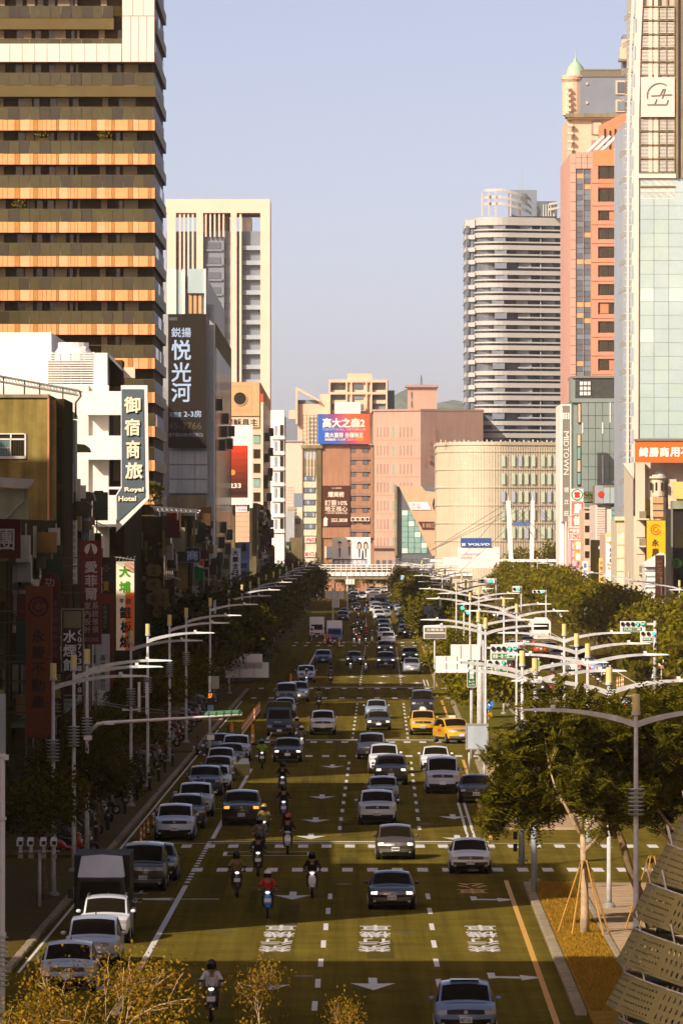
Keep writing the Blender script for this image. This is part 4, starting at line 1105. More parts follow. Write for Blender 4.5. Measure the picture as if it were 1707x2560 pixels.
 # buildings that shade the road; the back and right-hand rows are unseen additions
 def shade_block(y0, y1, h, label, xr=-17.6, xl=-48, m='mid_concrete'):
  t = T('street_building', label, 'building', (xr, (y0 + y1) / 2, 0))
  t.box('wall', xl, xr, y0, y1, 0, h, M(m)); t.box('parapet', xl - .1, xr + .1, y0 - .1, y1 + .1, h, h + .7, M('grey_concrete'))
  n = max(2, int((y1 - y0) / 6)); xs = xl if xl > 0 else xr
  for r in range(int(h / 3.6)):
   for k in range(n): t.box('window', xs - .08, xs + .08, y0 + 1.5 + k * (y1 - y0) / n, y0 + 4.5 + k * (y1 - y0) / n, 1.2 + r * 3.6, 3.2 + r * 3.6, M('dark_glass'))
 for y0, y1, h, lab in [(70, 240, 38, 'nearest unseen grey block added at right to dim the road'), (262, 400, 34, 'second unseen grey block added at right to dim the road'), (420, 560, 40, 'third unseen grey block added at right to dim the road'), (625, 780, 36, 'fourth unseen grey block added at right to dim the road')]: shade_block(y0, y1, h, lab, xr=80, xl=44, m='grey_concrete')  # unseen blocks added at right to cut the sky light on the road
 shade_block(110, 171.5, 37.5, 'tall grey corner block on the near side of the first side street', xl=-75)
 shade_block(221, 250, 27, 'grey street block just past the first side street', m='grey_concrete')
 shade_block(250, 284, 17.0, 'low grey street house beside the narrow alley')
 shade_block(291, 343, 26, 'long grey street block past the narrow alley', xl=-44)
 for y0, y1, h, lab in [(334, 394, 46, 'unseen tall block added behind the low shophouse to shade the road'), (395, 446, 40, 'unseen tall block added behind the old concrete building to shade the road'), (458, 494, 46, 'unseen tall block added before the hotel to shade the road'), (690, 940, 50, 'unseen long tall block added beyond the brown tower to shade the road')]: shade_block(y0, y1, h, lab, xr=-42, xl=-75)  # unseen blocks added behind the row, shaped to throw shade on the road
 shade_block(350, 365.5, 12.6, 'small dark street house before the low shophouse', xr=-18.3, xl=-34, m='dark_wall')
left_row()

# everyday fittings on the shaded street fronts
def clutter():
 r = random.Random(41)
 for o in [q for q in bpy.data.objects if q.parent is None and q.name.split('.')[0] in ('low_shophouse', 'balcony_shophouse', 'trellis_house', 'dim_shophouse', 'caged_shophouse', 'shophouse_row', 'shop_building', 'apartment_tower')]:
  y0, y1, xr, h = {'low_shophouse': (368, 425, -18.1, 13), 'balcony_shophouse': (502, 535, -19.5, 16), 'trellis_house': (596, 630, -15.85, 14), 'dim_shophouse': (692, 768, -15.5, 15), 'caged_shophouse': (774, 844, -16.3, 13), 'shophouse_row': (1434, 1498, -12.5, 10), 'shop_building': (1005, 1148, -12.7, 17), 'hotel_building': (545, 588, -17.5, 24), 'old_building': (433, 445, -17.9, 20), 'apartment_tower': (636, 670, -17.5, 12)}[o.name.split('.')[0]]
  t = T.__new__(T); t.o = o; t.loc = Vector(o.location)
  for k in range(int((y1 - y0) * .9) + 8):
   y = r.uniform(y0, y1 - 3); z = r.uniform(3.5, h); q = r.random()
   if q < .3: t.box('air_conditioner', xr, xr + .55, y, y + .9, z, z + .65, M(r.choice(('grey_concrete', 'cream_wall', 'mid_concrete'))))
   elif q < .55: t.box('window_cage', xr, xr + r.uniform(.5, .9), y, y + r.uniform(1.5, 2.6), z, z + 1.5, M(r.choice(('steel_dark', 'steel_grey', 'dark_wall'))))
   elif q < .72: t.mesh('awning', MB().add([(xr, y, z + .5), (xr + 1.2, y, z), (xr + 1.2, y + 2.6, z), (xr, y + 2.6, z + .5), (xr, y, z + .42), (xr, y + 2.6, z + .42)], [(0, 1, 2, 3), (0, 4, 1), (3, 2, 5), (1, 4, 5, 2)]), M(r.choice(('awning_green', 'steel_grey', 'tin_green'))))
   elif q < .86: t.box('shop_sign', xr + .1, xr + 1.3, y, y + .2, z, z + r.uniform(.8, 2.6), cm(*r.choice(((92, 36, 22), (120, 92, 40), (58, 62, 70), (130, 124, 104), (48, 62, 36), (84, 56, 30)))))
   else: t.mesh('drain_pipe', MB().tube([(xr + .1, y, 0), (xr + .1, y, z + 2)], .06, 6), M('steel_grey'))
clutter()
# ---------------------------------------------------------------- buildings at the end of the avenue
def roundpoly(pts, rad, n=7):
 """(x, y) outline with rounded corners; rad[i] = radius at corner i"""
 out = []; N = len(pts)
 for i in range(N):
  p = Vector(pts[i]); a = Vector(pts[i - 1]) - p; b = Vector(pts[(i + 1) % N]) - p
  r = rad[i]
  if r <= 0: out.append(tuple(p)); continue
  a.normalize(); b.normalize()
  ang = a.angle(b); t = min(r / math.tan(ang / 2), 1e9)
  c = p + (a + b).normalized() * (r / math.sin(ang / 2))
  p0 = p + a * t; p1 = p + b * t
  a0 = math.atan2(p0.y - c.y, p0.x - c.x); a1 = math.atan2(p1.y - c.y, p1.x - c.x)
  da = (a1 - a0 + math.pi) % (2 * math.pi) - math.pi
  for k in range(n + 1):
   q = a0 + da * k / n; out.append((c.x + r * math.cos(q), c.y + r * math.sin(q)))
 return out
def shrink(pts, s):
 """offset a counter-clockwise outline inwards by s"""
 out = []; N = len(pts)
 for i in range(N):
  a = Vector(pts[i - 1]); p = Vector(pts[i]); b = Vector(pts[(i + 1) % N])
  d1 = (p - a); d2 = (b - p)
  if d1.length < 1e-6: d1 = d2
  if d2.length < 1e-6: d2 = d1
  n1 = Vector((-d1.y, d1.x)).normalized(); n2 = Vector((-d2.y, d2.x)).normalized()
  nn = (n1 + n2).normalized(); k = s / max(.3, nn.dot(n1)); out.append(tuple(p + nn * k))
 return out

def billboard_building():
 d = 1600.0
 t = T('office_block', 'brown office block with a brown banner and a bright billboard on its roof', 'building', (X(845, d), 1620, 0))
 t.box('wall', X(803, d), X(935, d), d + .8, 1640, 0, Z(1112, d), M('brown_brick'))
 t.box('left_wing', X(755, d), X(803, d), d + .6, 1640, 0, Z(1116, d), M('cream_wall'))
 PB(t, 'grey_pier', 791, 803, 1116, 1410, d, 1, M('grey_concrete')); PB(t, 'grey_pier', 755, 758, 1116, 1410, d, 1, M('mid_concrete'))
 PB(t, 'cornice', 753, 806, 1113, 1121, d - .5, 2, M('mid_concrete'))
 for k in range(4):
  for j in range(3): PB(t, 'fin_window', 761 + k * 8, 765 + k * 8, 1126 + j * 22, 1146 + j * 22, d + .4, .3, M('slate_pale') if j < 1 else M('mid_concrete'))
 for k in range(5):
  py = 1190 + k * 30
  w = PB(t, 'window', 760, 787, py, py + 13, d + .3, .35, M('slate_dark'))
  for j in range(4): PB(t, 'pane', 761 + j * 6.6, 766.5 + j * 6.6, py + 2, py + 11, d + .22, .06, M('blue_glass') if (k + j) % 3 else M('slate_pale'), w)
  PB(t, 'spandrel', 758, 791, py + 14, py + 29, d + .2, .4, M('cream_wall'))
 for py, s in ((1346, "UMai23"), (1382, "B&B HOTEL")):
  PB(t, 'shop_sign', 762, 788, py - 4, py + 10, d + .1, .3, M('white_paint')); PT(t, s, 763, 787, py - 2, py + 8, d + .1, cm(190, 60, 40), .03)
 PB(t, 'brick_panel', 804, 875, 1113, 1214, d + .4, .4, M('brown_brick')); PB(t, 'brick_panel', 804, 875, 1318, 1345, d + .4, .4, M('brown_brick'))
 for k in range(8):
  py = 1116 + k * 30
  PB(t, 'floor_band', 877, 926, py, py + 3, d + .2, .7, M('pink_dark')); PB(t, 'balcony_wall', 877, 926, py + 16, py + 29, d + .3, .6, M('brown_brick'))
  PB(t, 'window', 877, 888, py + 4, py + 15, d + .6, .3, M('slate_dark')); PB(t, 'window', 907, 920, py + 4, py + 15, d + .6, .3, M('slate_dark'))
  PB(t, 'wall_panel', 889, 906, py + 4, py + 16, d + .55, .3, M('brown_brick'))
 for j in range(4):
  a = PB(t, 'air_conditioner', 877 + j * 12, 887.5 + j * 12, 1293, 1303, d - .2, .6, M('white_wall'))
  t.mesh('fan', MB().disc_y(X(882 + j * 12, d), Z(1298, d), .36, d - .26, d - .2, 14), M('steel_dark'), a)
 PB(t, 'grey_pier', 926, 934, 1115, 1345, d + .1, 1, M('brown_brick')); PB(t, 'grey_pier', 932.5, 935, 1115, 1345, d, .5, M('steel_dark'))
 PB(t, 'door', 812, 830, 1366, 1395, d + .3, .3, M('slate_dark')); PB(t, 'door_frame', 812, 816, 1366, 1395, d + .25, .3, M('cream_wall'))
 b = T('advertising_banner', 'dark brown banner with white characters and a bottle picture on brick wall', 'banner', (X(840, d), d, Z(1317, d)))
 PB(b, 'cloth_panel', 805, 875, 1214, 1316, d + .1, .2, cm(78, 42, 22))
 w = cm(250, 232, 210); dd = d + .1
 PT(b, "耀美術", 820, 860, 1229, 1243, dd, w, .015); PT(b, "訂簽10%", 812, 868, 1250, 1264, dd, w, .01); PT(b, "地王核心", 812, 868, 1265, 1279, dd, w, .01)
 PT(b, "1.5房24坪 輕總價522起", 814, 868, 1280, 1285, dd, w, 0); PT(b, "553.3838", 828, 868, 1296, 1305, dd, w, .01); PT(b, "Yoshang 耀美建設", 828, 854, 1218, 1222.5, dd, w, 0)
 b.mesh('bottle_print', MB().prism([(X(809, d), Z(1315, d)), (X(818, d), Z(1315, d)), (X(818, d), Z(1300, d)), (X(820, d), Z(1298, d)), (X(815, d), Z(1294, d)), (X(814, d), Z(1291, d)), (X(812, d), Z(1294, d)), (X(809, d), Z(1297, d)), (X(809, d), Z(1302, d))], dd - .05, dd), w)
 b.mesh('bottle_print', MB().prism([(X(806, d), Z(1315, d)), (X(809, d), Z(1315, d)), (X(809, d), Z(1302, d)), (X(807, d), Z(1303, d))], dd - .05, dd), cm(160, 40, 20))
 # billboard on its roof
 b = T('roof_billboard', 'blue and orange rooftop billboard with large white characters', 'billboard', (X(858, d), d, Z(1112, d)))
 n = 13
 for i in range(n):
  k = i / (n - 1)
  for j in range(5):
   v = j / 4.0; q = max(0, min(1, k * 1.25 - .1 + .18 * (1 - v) - .22 * v))
   c = [int(a + (e - a) * q) for a, e in zip((44, 98, 190), (238, 92, 52))]
   if .35 < q < .65: c = [min(255, int(c[0] * 1.12)), int(c[1] * .8), int(c[2] * 1.05)]
   PB(b, 'board_tile', 794 + i * 10, 804 + i * 10, 1035 + j * 15, 1050 + j * 15, d - 1.0, .3, cm(*c, var=.02))
 dd = d - 1.0
 PT(b, "高大之森2", 806, 912, 1045, 1069, dd, w, .03); PT(b, "CENTRAL WORLD", 806, 914, 1071, 1076, dd, cm(200, 190, 220), 0)
 PT(b, "高大首排 台積地王", 812, 908, 1081, 1094, dd, w, .02); PT(b, "雙鐵雙捷 17-33坪", 812, 864, 1096, 1102, dd, w, .01); PT(b, "364-8008", 867, 908, 1095, 1102, dd, cm(255, 150, 40), .02)
 for a in (757, 766, 775, 784, 792): PB(b, 'scaffold_post', a, a + 1.2, 1037, 1113, d, .2, M('steel_dark'))
 for k in range(8): PB(b, 'scaffold_rail', 757, 794, 1038 + k * 10, 1039.2 + k * 10, d + .3, .2, M('steel_grey'))
 PB(b, 'scaffold_sheet', 771, 793, 1040, 1110, d + 1.2, .2, M('cream_wall')); PB(b, 'back_frame', 800, 922, 1037, 1112, d - .4, .3, M('steel_dark'))
 # doctors' hoarding near street level
 d = 1560.0; dd = d
 h = T('clinic_hoarding', 'white clinic hoarding showing four people in white coats above a blue strip', 'billboard', (X(880, d), d, 0))
 PB(h, 'board', 830, 926, 1343, 1420, d, .5, cm(246, 240, 228)); PB(h, 'blue_strip', 832, 917, 1397, 1420, d - .05, .05, cm(60, 110, 176))
 PT(h, "佳禾瀧光學眼科", 835, 916, 1400, 1416, d - .05, w, .03)
 for i, (px, pt, hw) in enumerate([(849, 1353, 7), (873, 1349, 9), (898, 1354, 8), (914, 1354, 7)]):
  q = lambda pts: [(X(px + a, d), Z(pt + b_, d)) for a, b_ in pts]
  h.mesh('coat_print', MB().prism(q([(-hw - 3, 44), (hw + 3, 44), (hw + 2, 22), (hw * .6, 17), (-hw * .6, 17), (-hw - 2, 22)]), d - .04, d), cm(232, 232, 232))
  h.mesh('collar_print', MB().prism(q([(-1.6, 40), (1.6, 40), (2.5, 17), (-2.5, 17)]), d - .06, d - .04), cm(90, 92, 100))
  h.mesh('face_print', MB().prism(q([(4 * math.cos(a), 9 - 7 * math.sin(a)) for a in [k * math.pi / 8 for k in range(16)]]), d - .08, d - .06), cm(232, 190, 160))
  h.mesh('hair_print', MB().prism(q([(5.2 * math.cos(a), 7 - 7 * math.sin(a)) for a in [k * math.pi / 8 for k in range(9)]] + ([(-6, 18), (-4, 18), (-3.4, 7), (0, 4), (3.4, 7), (4, 18), (6, 18)][::1] if i > 1 else [(-3.4, 5), (3.4, 5)])), d - .10, d - .08), cm(36, 28, 18))
 PB(h, 'support_post', 836, 839, 1418, 1480, d + .1, .4, M('steel_grey')); PB(h, 'support_post', 918, 921, 1418, 1480, d + .1, .4, M('steel_grey'))
billboard_building()

def white_residence():
 d = 1900.0
 t = T('residential_block', 'cream stepped apartment block with balcony frames behind the brown office', 'building', (X(860, d), 1915, 0))
 t.box('wall', X(822, d), X(970, d), d + 3, 1930, 0, Z(949, d), M('cream_stone'))
 PB(t, 'centre_tower', 868, 929, 934, 1060, d + 1, 8, M('cream_stone'))
 PB(t, 'side_tower', 966, 986, 976, 1060, d + 6, 10, M('slate_blue')); PB(t, 'left_block', 800, 826, 985, 1060, d + 4, 12, M('cream_stone'))
 for k in range(3):
  py = 960 + k * 25
  for a, b in ((829, 864), (931, 964)):
   PB(t, 'balcony_recess', a, b, py + 1, py + 14, d + 2.6, .6, M('slate_blue')); PB(t, 'balcony_rail', a, b, py + 15, py + 24, d + 1.6, 1.4, M('cream_stone'))
  PB(t, 'window', 886, 907, py, py + 13, d + .7, .4, M('slate_dark') if k == 0 else M('slate_blue'))
 for a in (822, 864, 876, 914, 926, 964): PB(t, 'frame_column', a, a + 4, 949, 1060, d, 3, M('cream_stone'))
 PB(t, 'frame_beam', 822, 968, 949, 956, d, 3, M('cream_stone')); PB(t, 'frame_beam', 822, 968, 980, 986, d, 3, M('cream_stone'))
 t.mesh('gable_frame', MB().prism([(X(739, d), Z(968, d)), (X(744, d), Z(968, d)), (X(798, d), Z(999, d)), (X(798, d), Z(1004, d)), (X(744, d), Z(976, d)), (X(744, d), Z(1060, d)), (X(739, d), Z(1060, d))][::-1], d + 2, d + 5), M('cream_stone'))
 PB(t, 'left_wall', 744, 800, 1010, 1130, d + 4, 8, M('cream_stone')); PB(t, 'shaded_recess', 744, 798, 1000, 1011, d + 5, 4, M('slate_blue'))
 PB(t, 'white_store', 836, 901, 1005, 1034, d - 8, 6, M('white_wall'))
 for a in (871, 921): PB(t, 'antenna', a, a + .8, 925, 934, d + 3, .1, M('steel_grey'))
 p = T('pale_block', 'plain pale pink block in the haze behind the brown office', 'building', (X(735, 1800), 1810, 0))
 p.box('wall', X(700, 1800), X(760, 1800), 1800, 1830, 0, Z(1104, 1800), cm(235, 195, 175)); p.box('parapet', X(699, 1800), X(761, 1800), 1799.5, 1830.5, Z(1104, 1800), Z(1101, 1800), M('slate_pale'))
 p = T('blue_block', 'bluish apartment block half hidden behind the white slim block', 'building', (X(725, 2100), 2110, 0))
 p.box('wall', X(700, 2100), X(748, 2100), 2100, 2120, 0, Z(1047, 2100), M('slate_blue')); p.box('roof_tank', X(722, 2100), X(742, 2100), 2104, 2110, Z(1047, 2100), Z(1056, 2100) + 4, M('cream_stone'))
 q = T('low_house', 'low cream and grey houses with wire cages beside the brown office', 'building', (X(732, 1520), 1530, 0))
 q.box('wall', X(712, 1520), X(756, 1520), 1524, 1540, 0, Z(1268, 1520), M('cream_wall')); q.box('grey_wall', X(724, 1500), X(756, 1500), 1500, 1520, 0, Z(1344, 1500), M('grey_concrete'))
 q.box('tiled_wall', X(713, 1518), X(736, 1518), 1518, 1523, 0, Z(1280, 1518), M('tile_grey')); q.box('blue_wall', X(735, 1545), X(757, 1545), 1545, 1560, 0, Z(1233, 1545), M('slate_blue'))
 for k in range(9): q.box('cage_rail', X(716, 1530), X(736, 1530), 1523, 1523.2, Z(1220 + k * 8, 1530), Z(1218.5 + k * 8, 1530), M('steel_grey'))
 for k in range(4): q.box('cage_post', X(716 + k * 6, 1530), X(717 + k * 6, 1530), 1523.3, 1523.5, Z(1285, 1530), Z(1216, 1530), M('steel_grey'))
 q.box('window', X(738, 1520), X(750, 1520), 1523.7, 1524, Z(1310, 1520), Z(1296, 1520), M('slate_dark'))
white_residence()

def brick_hall():
 d = 1720.0
 t = T('brick_hall', 'large pink brick hall with rows of narrow windows and a plain side wall', 'building', (X(1060, d), 1750, 0))
 cxm, yb = X(1051, d), d
 left = [(X(933, d + 8), d + 8), (cxm, yb)]
 # main body: left face angled slightly towards the sun, right face plain
 pts = [(X(933, d + 8), d + 8), (cxm, yb), (X(1206, d + 10), d + 10), (X(1206, d + 10), d + 60), (X(933, d + 8), d + 60)]
 t.mesh('wall', MB().slab(pts, 0, Z(1027, d)), M('pink_brick'))
 t.mesh('parapet', MB().slab(shrink(pts, -.35), Z(1027, d), Z(1022, d)), M('pink_dark'))
 t.mesh('side_wall', MB().slab([(cxm + .05, yb - .25), (X(1207, d + 10), d + 9.7), (X(1207, d + 10), d + 12), (cxm + .05, yb + 2)], 0, Z(1028, d)), M('pink_dark'))
 PB(t, 'stair_tower', 1019, 1092, 968, 1030, d + 14, 10, M('pink_brick')); PB(t, 'tower_cap', 1013, 1096, 962, 968, d + 13, 12, M('pink_dark'))
 for k in (0, 1): PB(t, 'slit_window', 1027, 1030, 980 + k * 22, 996 + k * 22, d + 13.8, .3, M('slate_dark'))
 mb = MB()
 for s in (-1, 1): mb.tube([(X(1055 + s * 3, d), d + 18, Z(962, d)), (X(1055, d), d + 18, Z(934, d))], .08, 5)
 for k in range(5): mb.tube([(X(1052.5 + k * .4, d), d + 18, Z(960 - k * 5, d)), (X(1057.5 - k * .4, d), d + 18, Z(957 - k * 5, d))], .05, 5)
 t.mesh('radio_mast', mb, M('steel_dark'))
 # windows follow the angled left face
 def fx(px): k = (px - 933) / (1051 - 933.0); return d + 8 - 8 * k
 for r in range(8):
  py = 1068 + r * 46 if r < 7 else 1395
  for px, w, m in [(942, 5, 'pink_dark'), (950, 5, 'pink_dark'), (959, 5, 'pink_dark'), (967, 5, 'pink_dark'), (981, 8, 'teal_glass'), (999, 4, 'pink_dark'), (1008, 4, 'pink_dark'), (1017, 4, 'pink_dark'), (1026, 4, 'pink_dark')]:
   y = fx(px) - .12
   t.box('window', X(px, y), X(px + w, y), y - .15, y + .35, Z(py + 24, y), Z(py, y), M(m))
 for r in range(8): 
  y = d + 4
  t.mesh('joint_line', MB().slab([(X(934, d + 8), d + 7.86), (cxm, yb - .12), (cxm, yb), (X(934, d + 8), d + 8)], Z(1100 + r * 46, d), Z(1099 + r * 46, d)), M('salmon_dark'))
 wl = cm(150, 98, 72)
 for i, ch in enumerate("台灣優選"): PT(t, ch, 1081, 1087, 1066 + i * 16.5, 1077 + i * 16.5, d + 2, wl, 0, depth=.9)
 for i, ch in enumerate("鳳山第一"): PT(t, ch, 1068, 1074, 1098 + i * 15.5, 1108 + i * 15.5, d + 1.2, wl, 0, depth=.9)
 for i, ch in enumerate("市政府"): PT(t, ch, 1058, 1062, 1146 + i * 7, 1152 + i * 7, d + .8, wl, 0, depth=.9)
 PB(t, 'entrance_canopy', 930, 985, 1365, 1371, d - 6, 6, M('pink_dark')); PB(t, 'podium', 915, 990, 1371, 1470, d - 5, 6, M('pink_brick'))
 for k in range(4): PB(t, 'entrance_opening', 925 + k * 15, 933 + k * 15, 1400, 1445, d - 5.2, .4, M('slate_dark'))
 # slanted grey building with green glass
 d = 1560.0
 s = T('slanted_hall', 'grey building with a slanting facade above a dark green glass wall', 'building', (X(1040, d), 1580, 0))
 s.box('wall', X(996, d), X(1100, d), d + 4, d + 36, 0, Z(1220, d), M('grey_concrete'))
 s.box('glass_core', X(988, d), X(1096, d), d + 1.5, d + 4, 0, Z(1216, d), M('slate_dark'))
 PB(s, 'edge_frame', 986, 992, 1212, 1390, d, 3, M('mid_concrete'))
 for r in range(8):
  for c in range(4 if r > 1 else 2): PB(s, 'glass_pane', 1004 + c * 16 + .5, 1019 + c * 16, 1276 + r * 13.5, 1288.6 + r * 13.5, d + 1.2, .3, M('teal_glass') if (r * 3 + c) % 7 else M('pale_glass'))
 q = lambda pts: [(X(a, d), Z(b, d)) for a, b in pts][::-1]
 s.mesh('slanted_facade', MB().prism(q([(996, 1214), (1052, 1214), (1063, 1227), (1100, 1232), (1100, 1390), (1080, 1390)]), d, d + 1.0), cm(186, 158, 128))
 s.mesh('oval_opening', MB().prism(q([(1080, 1262), (1083, 1248), (1092, 1240), (1100, 1240), (1100, 1296), (1092, 1285), (1084, 1275)]), d - .05, d), M('black'))
 s.mesh('white_sign', MB().prism(q([(1020, 1256), (1068, 1256), (1077, 1274), (1028, 1274)]), d - .3, d), cm(240, 232, 235)); PT(s, "健安\n合康", 1026, 1052, 1258, 1272, d - .3, cm(110, 100, 100), 0)
 s.mesh('brown_sign', MB().prism(q([(1045, 1304), (1096, 1304), (1096, 1323), (1055, 1323)]), d - .3, d), cm(78, 40, 30)); PT(s, "雲 建設之星", 1055, 1092, 1308, 1319, d - .3, cm(190, 160, 130), 0)
 v = T('car_showroom_sign', 'white hoarding with a blue VOLVO header in front of the ivory building', 'billboard', (X(1190, 1480), 1480, 0))
 PB(v, 'board', 1144, 1248, 1367, 1420, 1480, .6, cm(245, 228, 218)); PB(v, 'header', 1151, 1228, 1345, 1367, 1479.6, 1, cm(52, 84, 146)); PB(v, 'parapet', 1107, 1146, 1393, 1412, 1481, .6, cm(245, 228, 218))
 PT(v, "VOLVO", 1169, 1224, 1358, 1364, 1479.6, cm(250, 245, 240), .03, space=1); PT(v, "賀", 1153, 1163, 1358, 1365, 1479.6, cm(250, 245, 240), .03)
 PT(v, "VOLVO 優質的座駕 歡迎試乘", 1150, 1198, 1383, 1389, 1480, cm(120, 100, 100), 0); PT(v, "行銷專線", 1150, 1180, 1391, 1398, 1480, cm(225, 110, 90), 0)
brick_hall()

def ivory_building():
 d = 1500.0
 t = T('ivory_building', 'ivory building with a rounded corner, fine vertical fins and green slit windows', 'building', (X(1250, d), 1530, 0))
 A = (X(1092, d + 22), d + 22); B = (X(1152, d), d); C = (X(1402, d + 11), d + 11)
 pts = roundpoly([A, B, C, (C[0], d + 60), (A[0], d + 60)], [0, 9, 0, 0, 0], 12)
 ztop = Z(1112, d)
 t.mesh('wall', MB().slab(pts, 0, ztop), M('ivory'), smooth=False)
 t.mesh('parapet', MB().slab(shrink(pts, -.25), ztop, ztop + .75), M('ivory'))
 for k in range(7):
  z = Z(1128 + k * 45, d)
  t.mesh('floor_ledge', MB().slab(shrink(pts, -.2), z - .1, z + .1), M('ivory'))
 # vertical fins along the front outline
 L_ = [Vector(p) for p in pts[:len(pts) - 2]]
 fin = MB().box(-.05, .05, -.10, .05, 0, ztop - .4).mesh('fin', M('ivory'))
 step = .62; acc = 0
 for a, b in zip(L_, L_[1:]):
  seg = (b - a).length; u = (b - a) / max(seg, 1e-6)
  while acc < seg:
   p = a + u * acc; t.data('fin', fin, (p.x, p.y, 0), rot=(0, 0, math.atan2(u.y, u.x))); acc += step
  acc -= seg
 for r in range(5):
  for px in (1253, 1278, 1295, 1311, 1328, 1352, 1368, 1385):
   if r == 4 and px > 1380: continue
   k = (px - 1152) / 250.0; y = d + 11 * k - .02
   t.box('window', X(px, y), X(px + 9, y), y - .1, y + .3, Z(1166 + r * 45, y), Z(1138 + r * 45, y), M('pale_teal') if (r + px) % 5 else M('slate_pale'))
 for i in range(26): PB(t, 'roof_fitting', 1100 + i * 11.5, 1103 + i * 11.5, 1099 + (i * 7 % 5), 1112, d + 12, .5, M('ivory'))
ivory_building()

def striped_tower():
 d = 1760.0
 t = T('striped_tower', 'tall round cornered tower with white balcony stripes and a curved rooftop crown', 'building', (X(1290, d), 1790, 0))
 A = (X(1155, d + 14), d + 14); B = (X(1188, d), d); C = (X(1440, d), d)
 core = roundpoly([(X(1190, d), d + 3), (X(1440, d), d + 13), (X(1440, d), d + 52), (X(1190, d), d + 52)], [4, 0, 0, 0])
 t.mesh('wall', MB().slab(core, 0, Z(545, d)), M('slate_dark'))
 t.box('side_wing', X(1163, d + 14), X(1192, d), d + 9, d + 40, 0, Z(560, d), M('slate_blue'))
 ring = roundpoly([(X(1186, d), d), (X(1440, d), d + 10), (X(1440, d), d + 54), (X(1186, d), d + 54)], [6.5, 0, 0, 0], 9)
 rail = shrink(ring, -.1)
 wing = [(X(1161.5, d + 10), d + 10), (X(1188, d), d + 7), (X(1188, d), d + 42), (X(1161.5, d + 10), d + 42)]
 t.mesh('crown_band', MB().slab(ring, Z(561, d), Z(541, d)), M('stripe_white')); t.mesh('wing_band', MB().slab(wing, Z(566, d), Z(546, d)), M('stripe_white'))
 rnd = random.Random(11)
 for k in range(18):
  py = 579 + k * 31.4
  if k in (3, 7, 11, 15):
   t.mesh('balcony_band', MB().slab(ring, Z(py + 12.5, d), Z(py + 2, d)), M('stripe_white'))
   t.mesh('balcony_rail', MB().slab([(X(1295, d), d + 4.0), (X(1440, d), d + 9.8), (X(1440, d), d + 10.4), (X(1295, d), d + 4.6)], Z(py - 4.5, d), Z(py - 8, d)), M('stripe_white'))
  else:
   t.mesh('balcony_band', MB().slab(ring, Z(py + 12.5, d), Z(py + 1, d)), M('stripe_white'))
   t.mesh('balcony_rail', MB().slab(rail, Z(py - 4.5, d), Z(py - 8.2, d)), M('stripe_white'))
  t.mesh('wing_band', MB().slab(wing, Z(py + 16, d), Z(py + 5, d)), M('stripe_white'))
  for a in (1165, 1180): PB(t, 'wing_window', a, a + 7, py - 14, py + 4, d + 8.4, .8, M('slate_dark'))
  PB(t, 'balcony_screen', 1350 + rnd.uniform(-1, 1), 1351.5, py - 20, py + 2, d + 7, 2, M('slate_pale'))
  for j in range(3):
   a = 1232 + j * 62 + rnd.uniform(-6, 6); PB(t, 'window', a, a + 30, py - 20, py - 2, d + 3.2 + 3.0 * j, 2.2, M('slate_blue'))
 # roof: open curved crown, plant rooms
 mbs = [(1226, 1300, 470, 476), (1226, 1302, 487, 494), (1230, 1304, 503, 511)]
 for i, (a, b, c, e) in enumerate(mbs):
  pl = []
  for k in range(15):
   q = math.pi * (0.95 - 1.0 * k / 14)
   pl.append((X(1258, d) + 5.2 * math.cos(q) * (1.0) + (.0 if k < 7 else (k - 7) * .35), d + 9 - 5 * math.sin(q), Z((c + e) / 2 + max(0, k - 6) * 3.0, d)))
  mb = MB()
  for p, p2 in zip(pl, pl[1:]):
   mb.add([(p[0], p[1], p[2] - .38), (p2[0], p2[1], p2[2] - .38), (p2[0], p2[1], p2[2] + .38), (p[0], p[1], p[2] + .38)], [(0, 1, 2, 3)])
   mb.add([(p[0], p[1] + .5, p[2] - .38), (p2[0], p2[1] + .5, p2[2] - .38), (p2[0], p2[1] + .5, p2[2] + .38), (p[0], p[1] + .5, p[2] + .38)], [(3, 2, 1, 0)])
   mb.add([(p[0], p[1], p[2] + .38), (p2[0], p2[1], p2[2] + .38), (p2[0], p2[1] + .5, p2[2] + .38), (p[0], p[1] + .5, p[2] + .38)], [(0, 1, 2, 3)])
  t.mesh('crown_ring', mb, M('stripe_white'), smooth=True)
 for a, y in [(1202, 9), (1219, 5), (1236, 4.5), (1273, 5), (1297, 9)]: PB(t, 'crown_post', a, a + 4, 480 if a < 1290 else 505, 541, d + y - .6, .8, M('stripe_white'))
 PB(t, 'plant_room', 1273, 1341, 475, 541, d + 14, 14, M('slate_blue')); PB(t, 'plant_room', 1342, 1392, 503, 541, d + 12, 14, M('slate_dark'))
 PB(t, 'room_window', 1300, 1316, 484, 506, d + 13.8, .3, M('slate_dark'))
 for k in range(4): PB(t, 'white_louvre', 1356 + k * 6, 1359 + k * 6, 511, 541, d + 11.6, .3, M('stripe_white'))
 for py in (503, 516): t.mesh('pergola_beam', MB().prism([(X(1372, d), Z(py + 9, d)), (X(1440, d), Z(py - 4, d)), (X(1440, d), Z(py - 9, d)), (X(1372, d), Z(py + 3, d))], d + 4, d + 6), M('stripe_white'))
 PB(t, 'pergola_post', 1381, 1385, 512, 541, d + 5, .8, M('stripe_white'))
 PB(t, 'antenna', 1305, 1306.2, 425, 475, d + 18, .2, M('steel_grey')); PB(t, 'antenna', 1298, 1299, 452, 475, d + 18, .2, M('steel_grey'))
striped_tower()
